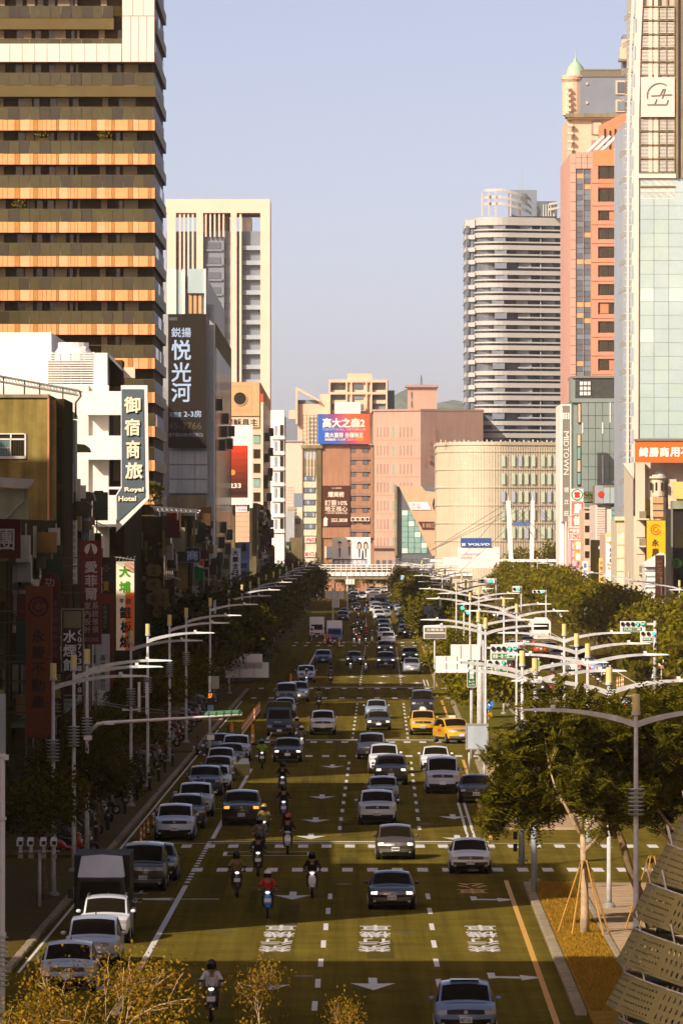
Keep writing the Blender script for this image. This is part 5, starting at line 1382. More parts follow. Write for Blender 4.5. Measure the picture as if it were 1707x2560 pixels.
# ---------------------------------------------------------------- buildings, right side
def salmon_tower():
 d = 1290.0
 t = T('salmon_tower', 'salmon tiled office tower with a dark glass strip and wide window bays', 'building', (X(1490, d), 1310, 0))
 t.box('wall', X(1424, d), X(1640, d), d + .5, d + 40, 0, Z(384, d), M('salmon'))
 mb = MB().slab([(X(1412, d + 9), d + 9), (X(1424, d), d + .2), (X(1424, d), d + 38), (X(1412, d + 9), d + 38)], 0, Z(392, d))
 t.mesh('side_wall', mb, M('salmon_pale'))
 for r in range(26):
  PB(t, 'tile_panel', 1424, 1438, 384 + r * 24 + .6, 407.5 + r * 24, d, .5, M('salmon_pale'))
 for r in range(3): 
  for c in range(3): PB(t, 'tile_panel', 1438.5 + c * 14.5, 1452 + c * 14.5, 380 + r * 14, 393.3 + r * 14, d, .5, M('salmon_pale'))
 rnd = random.Random(4)
 for r in range(40):
  py = 420 + r * 13.4
  if py > 940: break
  for c in range(2):
   m = M('tan_wall') if rnd.random() < .12 else M('slate_dark') if rnd.random() < .55 else M('blue_glass')
   PB(t, 'glass_pane', 1439.5 + c * 18.6, 1457.4 + c * 18.6, py + .5, py + 12.8, d + .3, .2, m)
 for a in (1438, 1457, 1475.5): PB(t, 'mullion', a, a + 1.2, 419, 942, d + .1, .4, M('salmon_dark'))
 PB(t, 'pier', 1477, 1494, 384, 1000, d + .05, .5, M('salmon'))
 for r in range(12):
  py = [416, 473, 524, 571, 618, 665, 711, 758, 805, 852, 899, 946][r]; h = 31 if r < 2 else 27
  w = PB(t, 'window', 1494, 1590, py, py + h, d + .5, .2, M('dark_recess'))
  for j in range(4): PB(t, 'pane', 1499 + j * 23, 1520 + j * 23, py + 1.5, py + h - 1.5, d + .35, .1, M('salmon_dark') if (r * 7 + j * 3) % 8 == 1 else M('dark_glass'), w)
  PB(t, 'spandrel', 1494, 1590, py + h + 1, py + h + (18 if r > 1 else 22), d, .5, M('salmon') if r else M('salmon_dark'))
  PB(t, 'ledge', 1478, 1590, py + h + 9, py + h + 10.5, d - .12, .5, M('salmon_dark'))
 PB(t, 'parapet', 1482, 1600, 375, 414, d - .05, 1, cm(222, 140, 92))
 t.mesh('rooftop_wall', MB().prism([(X(1500, d), Z(380, d)), (X(1600, d), Z(380, d)), (X(1600, d), Z(265, d)), (X(1558, d), Z(277, d)), (X(1502, d), Z(306, d))], d + 10, d + 14), M('salmon_dark'))
 for k in range(5): PB(t, 'roof_slit', 1509 + k * 13, 1513 + k * 13, 322 + k % 2 * 4, 372, d + 9.8, .3, M('dark_recess'))
 for a in (1470, 1486, 1502, 1536): t.mesh('roof_strut', MB().tube([(X(a, d), d + 2, Z(378, d)), (X(a + (40 if a < 1530 else 16), d), d + 5, Z(338, d))], .32, 6), M('white_paint'))

 d = 1345.0
 c = T('cream_tower', 'cream stone tower with a green copper dome and a dark mansard roof', 'building', (X(1500, d), 1365, 0))
 c.box('wall', X(1432, d), X(1600, d), d + .5, d + 40, 0, Z(285, d), M('cream_stone'))
 t2 = c
 c.mesh('side_wall', MB().slab([(X(1417, d + 6), d + 6), (X(1432, d), d + .3), (X(1432, d), d + 38), (X(1417, d + 6), d + 38)], 0, Z(290, d)), M('cream_stone'))
 PB(c, 'cornice', 1414, 1600, 283, 293, d - 1.2, 6, M('mid_concrete')); PB(c, 'cornice', 1418, 1600, 293, 298, d - .6, 5, M('cream_stone'))
 c.mesh('mansard', MB().prism([(X(1441, d), Z(283, d)), (X(1600, d), Z(283, d)), (X(1600, d), Z(172, d)), (X(1454, d), Z(173, d)), (X(1448, d), Z(177, d)), (X(1442, d), Z(190, d))], d + 1.5, d + 20), M('slate_blue'))
 PB(c, 'roof_edge', 1453, 1600, 172, 176, d + 1.2, 1, M('mid_concrete')); PB(c, 'roof_band', 1446, 1600, 177, 192, d + 1.3, .4, cm(118, 112, 96))
 for k in (0, 1): 
  w = PB(c, 'dormer_window', 1538, 1562, 201 + k * 48, 236 + k * 44, d + 1.2, .5, M('cream_stone')); PB(c, 'pane', 1542, 1560, 205 + k * 48, 232 + k * 44, d + 1.05, .2, M('blue_glass') if k else M('slate_dark'), w)
  c.mesh('roof_vent', MB().disc_y(X(1467, d), Z(208 + k * 48, d), .25, d + 1.2, d + 1.6, 10), M('cream_stone'))
 cx = X(1434, d); cy = d + 6
 c.mesh('corner_turret', MB().lathe([(2.1, 0), (2.1, 7), (2.35, 7.3), (2.1, 7.6), (2.1, 6.6)], cx - .2, cy - 3, Z(286, d), 16), M('cream_stone'))
 c.mesh('turret_shaft', MB().lathe([(1.9, 0), (1.9, 7.6), (2.4, 7.9), (2.4, 8.3), (0, 8.3)], cx, cy - 3, Z(289, d), 16), M('cream_stone'))
 c.mesh('copper_dome', MB().lathe([(1.9, 0), (2.0, .6), (1.9, 1.6), (1.5, 2.6), (.9, 3.3), (.35, 3.7), (.35, 4.1), (.12, 4.4), (.08, 5.4), (0, 5.9)], cx + .4, cy - 3, Z(197, d), 18), M('copper'), smooth=True)
 for k in range(5): PB(c, 'carved_bracket', 1415 + k * .6, 1424 + k * .6, 216 + k * 14, 222 + k * 14, d - .6, 1.2, M('cream_wall'))
 for k in range(6): PB(c, 'balcony', 1418, 1432, 310 + k * 20, 316 + k * 20, d - 1.0, 2, M('cream_wall'))
 PB(c, 'recess', 1477, 1502, 302, 336, d + .2, .5, M('pink_dark')); PB(c, 'recess_wall', 1483, 1502, 306, 336, d + .1, .3, M('cream_stone')); PB(c, 'recess', 1477, 1502, 350, 380, d + .2, .5, M('pink_dark'))
 PB(c, 'far_turret', 1549, 1565, 118, 150, d + 25, 3, M('cream_stone')); PB(c, 'far_turret', 1553, 1570, 98, 118, d + 25, 3, M('cream_stone')); PB(c, 'far_turret', 1545, 1570, 147, 153, d + 24, 3, M('mid_concrete')); PB(c, 'far_roof', 1556, 1640, 86, 172, d + 26, 10, M('slate_blue'))
salmon_tower()

def glass_tower():
 d = 930.0
 t = T('glass_tower', 'pale glass tower with louvred upper floors and a square emblem panel', 'building', (X(1640, d), 950, 0))
 t.box('wall', X(1596, d), X(1800, d), d + .5, d + 40, 0, Z(-120, d), M('louvre_back'))
 # slightly tapering left pier
 q = lambda pts: [(X(a, d), Z(b, d)) for a, b in pts][::-1]
 t.mesh('corner_pier', MB().prism(q([(1612, -130), (1600, 120), (1596, 300), (1594, 1290), (1577, 1290), (1579, 300), (1584, 120), (1596, -130)]), d - .2, d + 1.2), M('white_stone'))
 t.mesh('outer_fin', MB().prism(q([(1592, -130), (1580, 120), (1574, 300), (1572, 1290), (1566, 1290), (1568, 300), (1574, 120), (1586, -130)]), d + 2, d + 3), M('white_stone'))
 t.mesh('side_glass', MB().slab([(X(1556, d + 8), d + 8), (X(1578, d), d + .6), (X(1600, d), d + .6), (X(1600, d), d + 38), (X(1556, d + 8), d + 38)], 0, Z(300, d)), M('panel_blue'))
 t.mesh('side_glass_upper', MB().prism(q([(1568, 300), (1577, 120), (1588, -130), (1604, -130), (1600, 300)]), d + 4, d + 6), M('panel_blue'))
 for k in range(19):
  py = 30 + k * 68.5; x0 = 1550 + (300 - py) * .045 if py < 300 else 1550
  for j in range(3): t.mesh('bracket', MB().tube([(X(x0, d), d + 4, Z(py + j * 5 + 6, d)), (X(x0 + 20, d), d + 3, Z(py + j * 5 - 4, d))], .09, 5), M('steel_grey'))
  PB(t, 'side_window', 1575 + max(0, (300 - py) * .03), 1581 + max(0, (300 - py) * .03), py + 16, py + 50, d - .3, .3, M('panel_blue'))
  for j in range(4): PB(t, 'side_mullion', 1560 + (300 - py) * .04 * (py < 300), 1578 + (300 - py) * .04 * (py < 300), py + j * 17, py + j * 17 + 1.4, d + .4, .3, M('white_stone'))
 # louvred zone above, emblem, plain glass below
 for k in range(14):
  py = 16 + k * 34.6
  if 185 < py < 285: continue
  PB(t, 'floor_rail', 1597, 1686, py - 1.4, py + 1.4, d - .15, .5, M('mid_concrete'))
  for j in range(8): PB(t, 'louvre', 1598, 1686, py + 5 + j * 3.5, py + 6.8 + j * 3.5, d + .1, .25, M('white_wall'))
 for a, b in ((1620, 1629), (1634, 1643)): PB(t, 'louvre_panel', a, b, -100, 430, d + .05, .3, cm(226, 205, 184))
 for a in (1598, 1645, 1664, 1684): PB(t, 'rail_post', a, a + 1.4, -100, 432, d - .05, .3, M('mid_concrete'))
 PB(t, 'emblem_panel', 1601, 1685, 193, 292, d - .5, .8, M('white_stone'))
 g = cm(140, 132, 124)
 em = MB()
 r = .95
 arc = [(X(1647, d) + 1.75 * math.cos(a), d - .58, Z(240, d) + 1.75 * math.sin(a)) for a in [R(58) + R(135) * k / 16 for k in range(17)]]
 em.tube(arc, .09, 6)
 for a, b, c_, e in [(1626, 240, 1648, 239), (1648, 239, 1655, 224), (1655, 224, 1661, 223), (1661, 223, 1653, 246), (1652, 238, 1677, 237), (1616, 262, 1664, 262), (1634, 262, 1640, 248), (1664, 262, 1668, 250)]:
  em.tube([(X(a, d), d - .58, Z(b, d)), (X(c_, d), d - .58, Z(e, d))], .09, 6)
 t.mesh('emblem', em, g)
 PB(t, 'white_ledge', 1594, 1690, 434, 445, d - .3, .6, M('white_stone'))
 for a in (1688, 1701): PB(t, 'vertical_fin', a, a + 6, -100, 446, d - .4, 1, M('mid_concrete'))
 rnd = random.Random(8)
 for r in range(25):
  for c in range(5):
   m = M('pale_glass') if rnd.random() < .06 or (r == 8 and c == 2) else M('sky_glass') if rnd.random() < .5 else M('green_glass')
   PB(t, 'glass_panel', 1596.5 + c * 37 + .4, 1633 + c * 37, 446.5 + r * 34.2, 480 + r * 34.2, d + .1, .4, m)
 PB(t, 'joint_backing', 1596, 1800, 446, 1300, d + .3, .2, M('tan_wall'))
glass_tower()

def midtown():
 d = 1160.0
 t = T('hotel_tower', 'grey green hotel block with slit windows and a black mesh roof screen', 'building', (X(1490, d), 1180, 0))
 t.box('wall', X(1430, d), X(1600, d), d + .5, d + 40, 0, Z(1005, d), M('hotel_green'))
 t.mesh('side_wall', MB().slab([(X(1420, d + 6), d + 6), (X(1430, d), d + .3), (X(1430, d), d + 38), (X(1420, d + 6), d + 38)], 0, Z(1005, d)), M('hotel_green'))
 PB(t, 'roof_screen', 1437, 1600, 945, 996, d, .6, M('mesh_black')); PB(t, 'roof_top', 1428, 1600, 940, 945, d - .3, 20, M('sign_grey')); PB(t, 'screen_base', 1428, 1600, 996, 1006, d - .1, 1, M('hotel_green'))
 PB(t, 'screen_side', 1427, 1438, 944, 1003, d + .1, 12, M('hotel_green'))
 lg = PB(t, 'logo_grid', 1447, 1476, 953, 989, d - .06, .06, M('mesh_black'))
 for r in range(3):
  for c in range(3): PB(t, 'logo_square', 1448.5 + c * 9.6, 1455.8 + c * 9.6, 954 + r * 12.6, 963 + r * 12.6, d - .2, .14, M('white_paint'), lg)
 for r in range(9):
  for c in range(5): PB(t, 'wall_panel', 1452 + c * 17.8 + .4, 1469.2 + c * 17.8, 1007 + r * 32 + .5, 1038.4 + r * 32, d, .5, M('hotel_green'))
 for a, b, c_, e in [(1443, 1451, 1008, 1057), (1441, 1451, 1085, 1213), (1543, 1551, 1006, 1056), (1543, 1551, 1085, 1150), (1543, 1551, 1155, 1206)]:
  w = PB(t, 'window_slot', a, b, c_, e, d + .1, .3, M('dark_recess')); n = max(1, int((e - c_) / 26))
  for k in range(n): PB(t, 'pane', a + 1.5, b - 1.2, c_ + 1.5 + k * (e - c_) / n, c_ + (k + 1) * (e - c_) / n - 1.5, d + .02, .1, cm(206, 186, 156) if k % 2 == 0 else M('teal_glass'), w)
 for a, c_, e in [(1523, 1006, 1056), (1454.5, 1057, 1083), (1504.5, 1056, 1084), (1504.5, 1138, 1209)]: PB(t, 'light_slot', a, a + 2.4, c_, e, d - .12, .14, M('white_paint'))
 b = T('blade_sign', 'tall grey blade sign with the word MIDTOWN running down it', 'sign', (X(1413, 1100), 1100, 0))
 d = 1100.0
 PB(b, 'panel', 1405, 1424, 1014, 1304, d, .9, M('sign_grey')); PB(b, 'panel_side', 1399, 1405, 1018, 1304, d + .3, 2.5, M('white_wall'))
 for r in range(3):
  for c in range(3): PB(b, 'logo_square', 1405.6 + c * 6.2, 1410.2 + c * 6.2, 1032 + r * 5.6, 1036.5 + r * 5.6, d - .08, .08, M('white_paint'))
 for i, ch in enumerate("MIDTOWN"):
  me = text_mesh(ch, .005, .05, 1, cm(235, 230, 215)); bx = me["bx"]
  h0 = [1078, 1097, 1103, 1118, 1131, 1147, 1172][i]; h1 = [1095, 1100.5, 1116, 1129.5, 1145, 1170, 1187][i]
  wd = (X(1421, d) - X(1408, d)) / (bx[3] - bx[2]); ht = (Z(h0, d) - Z(h1, d)) / (bx[1] - bx[0])
  o = b.data('lettering', me, (X(1408, d) - bx[2] * wd, d, Z(h0, d) + bx[0] * ht), rot=(0, R(90), 0), scale=(ht, 1, wd))
 for i, ch in enumerate("德立莊"): PT(b, ch, 1409, 1421, [1218, 1248, 1277][i], [1231, 1260, 1290][i], d, cm(235, 230, 215), .01)
 b.mesh('post', MB().cyl(X(1405, d), d + 1.2, 0, Z(1304, d), .45, .45, 12), M('white_paint'))
 # white clad frontage behind the sign
 s = T('clad_frontage', 'narrow white clad frontage behind the grey blade sign', 'building', (X(1402, 1130), 1130, 0))
 s.box('wall', X(1398, 1130), X(1424, 1130), 1125, 1150, 0, Z(1012, 1130), M('white_wall'))
 for k in range(9): s.box('window', X(1399, 1125), X(1404, 1125), 1124.8, 1125, Z(1060 + k * 31, 1125), Z(1042 + k * 31, 1125), M('cream_stone'))
midtown()

def cream_corner():
 d = 850.0
 t = T('corner_building', 'cream corner building with curved stair bay and balconies under an orange sign', 'building', (X(1640, d), 880, 0))
 t.box('wall', X(1584, d), X(1800, d), d + 2, d + 30, 0, Z(1156, d), M('cream_wall'))
 t.mesh('slanted_wing', MB().prism([(X(1584, d), Z(1290, d)), (X(1588, d), Z(1290, d)), (X(1588, d), Z(1157, d)), (X(1556, d), Z(1157, d)), (X(1562, d), Z(1167, d)), (X(1584, d), Z(1197, d))], d + 1, d + 3), M('white_stone'))
 t.box('front_wall', X(1584, d), X(1612, d), d + 1, d + 2, 0, Z(1157, d), M('cream_wall'))
 t.mesh('stair_bay', MB().lathe([(1.0, 0), (1.0, 19)], X(1644, d), d + .6, Z(1243, d) - 19, 20), M('cream_wall'), smooth=True)
 PB(t, 'bay_glass', 1631, 1657, 1242, 1296, d - .5, .4, M('tan_wall'))
 for k in range(3): PB(t, 'bay_mullion', 1630, 1658, 1258 + k * 17, 1259.5 + k * 17, d - .6, .1, M('steel_dark'))
 t.mesh('lookout_drum', MB().lathe([(.85, 0), (.85, 2.2), (1.15, 2.25), (1.15, 2.5), (.85, 2.5), (.85, 2.7), (0, 2.7)], X(1645, d), d + .4, Z(1240, d), 18), M('cream_wall'), smooth=False)
 for a in (1624, 1637, 1651, 1660): PB(t, 'slit_window', a, a + 5, 1206, 1226, d - .45, .3, M('dark_glass'))
 t.mesh('glass_dome', MB().lathe([(.75, 0), (.75, .5), (.6, .8), (.35, .95), (0, 1.0)], X(1650, d), d + .6, Z(1194, d), 14), M('sky_glass'), smooth=True)
 for k in range(3):
  py = 1248 + k * 68
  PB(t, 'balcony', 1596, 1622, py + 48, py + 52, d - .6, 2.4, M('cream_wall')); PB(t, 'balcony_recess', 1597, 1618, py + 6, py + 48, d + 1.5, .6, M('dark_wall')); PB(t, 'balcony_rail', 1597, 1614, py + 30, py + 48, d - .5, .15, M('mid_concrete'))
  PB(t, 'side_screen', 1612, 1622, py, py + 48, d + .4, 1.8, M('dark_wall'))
 for k in range(3): PB(t, 'floor_joint', 1590, 1610, 1300 + k * 42, 1301.5 + k * 42, d + .9, .15, M('tan_wall'))
 PB(t, 'pier', 1669, 1690, 1198, 1400, d + .4, 2, M('cream_wall'))
 for k in range(5): PB(t, 'pier_joint', 1669, 1690, 1228 + k * 34, 1229.4 + k * 34, d + .35, .1, M('tan_wall'))
 s = T('roof_sign', 'wide orange rooftop sign with white characters', 'sign', (X(1650, 852), 852, Z(1157, 852)))
 PB(s, 'panel', 1587, 1790, 1102, 1156, 848, 1.2, cm(250, 112, 36, var=.03)); PB(s, 'panel_top', 1585, 1792, 1097, 1102, 847.8, 1.6, M('sign_grey'))
 for i, ch in enumerate("綺勝商用不"): PT(s, ch, 1596 + i * 26, 1619.5 + i * 26, 1118, 1142, 848, cm(255, 250, 238), .03)
 # cream annexe with corrugated top
 d = 880.0
 a = T('annexe', 'low cream annexe with a corrugated upper storey beside the corner building', 'building', (X(1565, d), 890, 0))
 a.box('wall', X(1541, d), X(1586, d), d, d + 20, 0, Z(1301, d), M('cream_wall'))
 for k in range(14): PB(a, 'sheet_rib', 1541 + k * 3.2, 1543.4 + k * 3.2, 1300, 1332, d - .08, .1, M('cream_wall'))
 PB(a, 'roof_edge', 1536, 1588, 1292, 1301, d - .5, 5, cm(236, 214, 160))
 for k in range(3): PB(a, 'wall_joint', 1541, 1586, 1361 + k * 33, 1363 + k * 33, d - .06, .1, M('tan_wall'))
 PB(a, 'wall_frame', 1552, 1586, 1331, 1347, d - .06, .06, M('white_wall'))
 # glazed cube house
 d = 1000.0
 g = T('glazed_block', 'tiled block with a pale glass upper box and green louvred bay', 'building', (X(1530, d), 1010, 0))
 g.box('wall', X(1488, d), X(1590, d), d + 1, d + 25, 0, Z(1262, d), M('white_stone'))
 PB(g, 'glass_box', 1488, 1592, 1213, 1260, d, 12, M('mid_concrete'))
 for k in range(5): PB(g, 'glass_panel', 1508 + k * 16.4, 1523 + k * 16.4, 1219, 1258, d - .15, .2, M('sky_glass'))
 PB(g, 'box_side', 1486, 1507, 1214, 1258, d - .05, .3, M('tile_grey')); g.mesh('side_logo', MB().disc_y(X(1502, d), Z(1236, d), .5, d - .15, d - .05, 16), cm(200, 60, 45))
 PB(g, 'roof_rail', 1530, 1592, 1204, 1206, d + 1, .2, M('steel_grey'))
 for k in range(16): PB(g, 'tile_row', 1490, 1512, 1262 + k * 6, 1266.5 + k * 6, d + .7, .4, M('white_stone'))
 for k in range(5):
  for j in range(2): PB(g, 'green_louvre', 1527 + j * 20, 1545 + j * 20, 1264 + k * 13, 1275 + k * 13, d + .6, .5, M('teal_glass'))
 # other frontages: pink-cream strips behind the signs
 for i, (a0, a1, top, dd, m, lab) in enumerate([(1458, 1488, 1272, 1040, 'cream_stone', 'narrow peach frontage behind the pawnshop signs'), (1488, 1512, 1350, 960, 'dark_wall', 'dark narrow shopfront with a football sign'), (1512, 1541, 1336, 930, 'cream_stone', 'peach frontage behind the bee sign'),
               (1424, 1460, 1290, 1090, 'white_stone', 'white frontage behind the pawnshop sign tower')]):
  f = T('shop_frontage', lab, 'building', (X((a0 + a1) / 2, dd), dd + 5, 0))
  f.box('wall', X(a0, dd), X(a1, dd), dd, dd + 20, 0, Z(top, dd), M(m))
  for k in range(4): f.box('window', X(a0 + 3, dd), X(a1 - 3, dd), dd - .1, dd + .1, Z(top + 26 + k * 32, dd), Z(top + 10 + k * 32, dd), M('dark_glass') if i != 2 else M('tan_wall'))
  f.box('cornice', X(a0 - 1, dd), X(a1 + 1, dd), dd - .4, dd + 1, Z(top, dd), Z(top - 3, dd), M('cream_wall'))
 # dark building at the picture's right edge
 d = 820.0
 k_ = T('dark_shop', 'black fronted shop with a green roof edge at the edge of the picture', 'building', (X(1700, d), 830, 0))
 k_.box('wall', X(1682, d), X(1800, d), d, d + 20, 0, Z(1272, d), M('black')); PB(k_, 'roof_edge', 1680, 1800, 1252, 1272, d - .4, 5, M('tin_green')); PB(k_, 'frame_edge', 1676, 1681, 1268, 1480, d - .2, .5, M('sign_grey'))
 k_.box('lit_board', X(1690, d), X(1790, d), d + 8, d + 9, Z(1246, d), Z(1203, d), cm(240, 200, 120)); PB(k_, 'window', 1690, 1790, 1330, 1370, d - .1, .15, M('dark_glass'))
 h = T('gabled_kiosk', 'small white gabled house front below the orange realtor sign', 'building', (X(1635, 800), 805, 0))
 d = 800.0
 h.mesh('wall', MB().prism([(X(1611, d), 0), (X(1660, d), 0), (X(1660, d), Z(1415, d)), (X(1611, d), Z(1415, d))], d, d + 8), M('white_paint'))
 h.mesh('gable_roof', MB().prism([(X(1609, d), Z(1417, d)), (X(1609, d), Z(1410, d)), (X(1656, d), Z(1382, d)), (X(1662, d), Z(1387, d)), (X(1662, d), Z(1417, d))], d - .5, d + 8.5), M('white_paint'))
 for k in range(5): PB(h, 'moulding', 1611, 1636, 1425 + k * 14, 1428 + k * 14, d - .1, .1, M('slate_pale'))
cream_corner()
# ---------------------------------------------------------------- signs along both pavements
def sign(label, rect, d, col, texts=(), th=.3, frame=None, arms=-1, name='blade_sign', group=None, cat='sign', shape=None):
 """a flat street sign facing the camera; arms -1/+1 reach back to the buildings on the left/right"""
 a, b, c, e = rect
 t = T(name, label, cat, (X((a + b) / 2, d), d, Z(e, d)), group)
 m = cm(*col)
 if shape == 'round_top':
  hw = (b - a) / 2; pts = [(a, e), (b, e)] + [(a + hw + hw * math.cos(q), c + hw - hw * math.sin(q)) for q in [math.pi * k / 12 for k in range(13)]]
  t.mesh('panel', MB().prism([(X(x, d), Z(y, d)) for x, y in pts], d, d + th), m)
 elif shape == 'lantern':
  w = b - a; h = e - c
  t.mesh('panel', MB().prism([(X(x, d), Z(y, d)) for x, y in [(a, c + h * .8), (a + w * .15, e), (b - w * .15, e), (b, c + h * .8), (b, c + h * .2), (b - w * .15, c), (a + w * .15, c), (a, c + h * .2)]], d, d + th), m)
 else: PB(t, 'panel', a, b, c, e, d, th, m)
 if frame:
  fm = cm(*frame); w = max(1.0, 16700 / d * .05)
  for q in ((a - w, b + w, c - w, c), (a - w, b + w, e, e + w), (a - w, a, c, e), (b, b + w, c, e)): PB(t, 'frame_edge', *q, d - .03, th + .06, fm)
 for s in texts:
  body, r, tc = s[:3]; bold = s[3] if len(s) > 3 else .02
  PT(t, body, *r, d, cm(*tc), bold, depth=.03)
 if arms:
  n = 2 if e - c < 150 else 3
  for k in range(n):
   py = c + (e - c) * (k + .5) / n
   x0, x1 = (X(a, d) - 2.6, X(a, d)) if arms < 0 else (X(b, d), X(b, d) + 2.2)
   t.box('bracket', x0, x1, d + th * .3, d + th * .3 + .07, Z(py, d) - .035, Z(py, d) + .035, M('steel_dark'))
 return t
def ring(t, px, py, r0, r1, d, col, a0=0, a1=360, name='logo_ring', y=-.04):
 mb = MB(); n = 28; pts = []
 for k in range(n + 1):
  q = R(a0 + (a1 - a0) * k / n); pts.append((math.cos(q), math.sin(q)))
 for (c0, s0), (c1, s1) in zip(pts, pts[1:]):
  mb.add([(X(px + r0 * c0, d), d + y, Z(py - r0 * s0, d)), (X(px + r1 * c0, d), d + y, Z(py - r1 * s0, d)), (X(px + r1 * c1, d), d + y, Z(py - r1 * s1, d)), (X(px + r0 * c1, d), d + y, Z(py - r0 * s1, d))], [(0, 1, 2, 3)])
 t.mesh(name, mb, cm(*col))
def shape(t, name, pts, d, col, y=-.05):
 t.mesh(name, MB().prism([(X(a, d), Z(b, d)) for a, b in pts][::-1], d + y, d + y + .04), cm(*col))

sign('dark red square sign with one large white character, highest at the edge', (-40, 52, 1299, 1396), 345, (84, 24, 12), [("團", (-2, 37, 1322, 1376), (200, 196, 190), .01)], th=.5)
t = sign('tall brown orange realtor sign with a ring logo over dark characters', (65, 130, 1465, 1845), 330, (112, 60, 16), [(ch, (80, 113, 1574 + i * 41, 1606 + i * 41), (58, 30, 8), .02) for i, ch in enumerate("永慶不動產")], th=.6)
ring(t, 97, 1516, 20, 26, 330, (78, 26, 10)); ring(t, 97, 1516, 9, 15, 330, (78, 26, 10), 40, 340); ring(t, 112, 1505, 1, 6, 330, (78, 26, 10), 0, 180)
t = sign('dark red round topped sign with grey brush characters behind the realtor sign', (101, 151, 1433, 1680), 352, (84, 28, 16), [("功", (112, 137, 1444, 1466), (150, 130, 110), .02)] + [(ch, (132, 146, 1500 + i * 21, 1517 + i * 21), (110, 76, 60), .01) for i, ch in enumerate("夫足體養身會館")], shape='round_top')
sign('narrow black sign with yellow characters under the round topped sign', (131, 160, 1680, 1788), 352, (44, 34, 14), [(ch, (134, 155, 1686 + i * 34, 1712 + i * 34), (150, 130, 60), .02) for i, ch in enumerate("民養生")])
t = sign('black framed sign with white characters and a phone number running down', (156, 208, 1524, 1737), 372, (46, 38, 20), [(ch, (159, 192, 1575 + i * 36, 1606 + i * 36), (205, 205, 205), .02) for i, ch in enumerate("水煙館")] + [(ch, (195, 205, 1574 + i * 18, 1588 + i * 18), (196, 196, 196), .015) for i, ch in enumerate("(07)311788")], frame=(150, 140, 110))
PB(t, 'blank_plate', 160, 204, 1528, 1570, 371.97, .03, cm(112, 104, 78)); ring(t, 180, 1700, 8, 16, 372, (96, 66, 24))
t = sign('dark red vertical sign with an oval tower logo and grey characters', (201, 254, 1351, 1611), 404, (88, 27, 15), [("愛", (213, 244, 1403, 1432), (165, 158, 150), .02), ("菲", (213, 244, 1437, 1466), (165, 158, 150), .02), ("爾", (213, 244, 1470, 1500), (165, 158, 150), .02), ("歐化廚具", (211, 247, 1593, 1604), (160, 130, 120), 0), ("EIFFEL", (217, 239, 1389, 1393), (170, 130, 120), 0)]
   + [(ch, (231, 247, 1505 + i * 20, 1523 + i * 20), (145, 130, 120), .015) for i, ch in enumerate("系統傢俱")] + [(ch, (211, 228, 1505 + i * 20, 1523 + i * 20), (145, 130, 120), .015) for i, ch in enumerate("室內設計")], th=.5)
shape(t, 'logo_oval', [(228 + 16 * math.cos(q), 1374 - 15 * math.sin(q)) for q in [2 * math.pi * k / 20 for k in range(20)]], 404, (178, 172, 166))
shape(t, 'logo_tower', [(226.5, 1360), (229.5, 1360), (232, 1375), (238, 1389), (218, 1389), (224, 1375)], 404, (88, 27, 15), -.1)
t = sign('black sign with a gold flower and character beside the dark red sign', (256, 290, 1393, 1484), 420, (44, 34, 12), [("寶", (259, 273, 1452, 1478), (158, 118, 40), .015)])
for q in range(4): shape(t, 'flower_petal', [(266 + 2 * math.cos(R(90 * q)), 1421 - 2 * math.sin(R(90 * q))), (266 + 7 * math.cos(R(90 * q + 25)), 1421 - 7 * math.sin(R(90 * q + 25))), (266 + 10 * math.cos(R(90 * q)), 1421 - 10 * math.sin(R(90 * q))), (266 + 7 * math.cos(R(90 * q - 25)), 1421 - 7 * math.sin(R(90 * q - 25)))][::-1], 420, (120, 76, 40))
t = sign('red edged sign with a long grey banner naming a music shop', (250, 284, 1482, 1725), 425, (110, 42, 20), [], th=.4)
PB(t, 'dark_panel', 256, 276, 1509, 1584, 424.9, .1, cm(52, 46, 26)); PB(t, 'grey_banner', 240, 275, 1585, 1725, 424.85, .1, cm(176, 176, 176))
for i, ch in enumerate("高雄樂器行"): PT(t, ch, 252, 264, 1637 + i * 18, 1652 + i * 18, 424.85, cm(96, 92, 80), .01)
for i, ch in enumerate("短期補習班"): PT(t, ch, 259, 267, 1514 + i * 12, 1524 + i * 12, 424.9, cm(130, 124, 100), 0)
t = sign('sunlit white and orange steak house sign with green and black characters', (291, 336, 1404, 1626), 486, (246, 232, 200), [("大", (298, 327, 1415, 1443), (66, 150, 20), .03), ("埔", (298, 327, 1453, 1482), (66, 150, 20), .03), ("平", (299, 310, 1497, 1509), (60, 40, 20), .02), ("價", (314, 328, 1496, 1510), (60, 40, 20), .02), ("鐵", (300, 329, 1516, 1547), (46, 30, 12), .03), ("板", (302, 330, 1552, 1582), (46, 30, 12), .03), ("燒", (300, 330, 1588, 1619), (46, 30, 12), .03)], th=.45, arms=-1)
PB(t, 'orange_panel', 314, 336, 1481, 1625, 485.96, .04, cm(232, 112, 46)); PB(t, 'blush_panel', 312, 336, 1405, 1428, 485.97, .03, cm(240, 190, 160))
mb = MB()
for k in range(6): mb.tube([(X(289 + k * 9, 486), 486, Z(1404, 486)), (X(294 + k * 9, 486), 484.6, Z(1394 - k % 2 * 3, 486))], .03, 5)
mb.tube([(X(289, 486), 484.6, Z(1392, 486)), (X(340, 486), 484.6, Z(1400, 486))], .03, 5); t.mesh('wire_frame', mb, M('steel_grey'))
for i, (ch, y) in enumerate(zip("立大動", (1411, 1447, 1482))):
 sign(['topmost', 'middle', 'lowest'][i] + ' of three dim yellow lantern shaped signs in the shade', (366, 403, y, y + 29), 588, (120, 100, 44), [(ch, (377, 393, y + 5, y + 24), (72, 58, 26), .02)], shape='lantern')
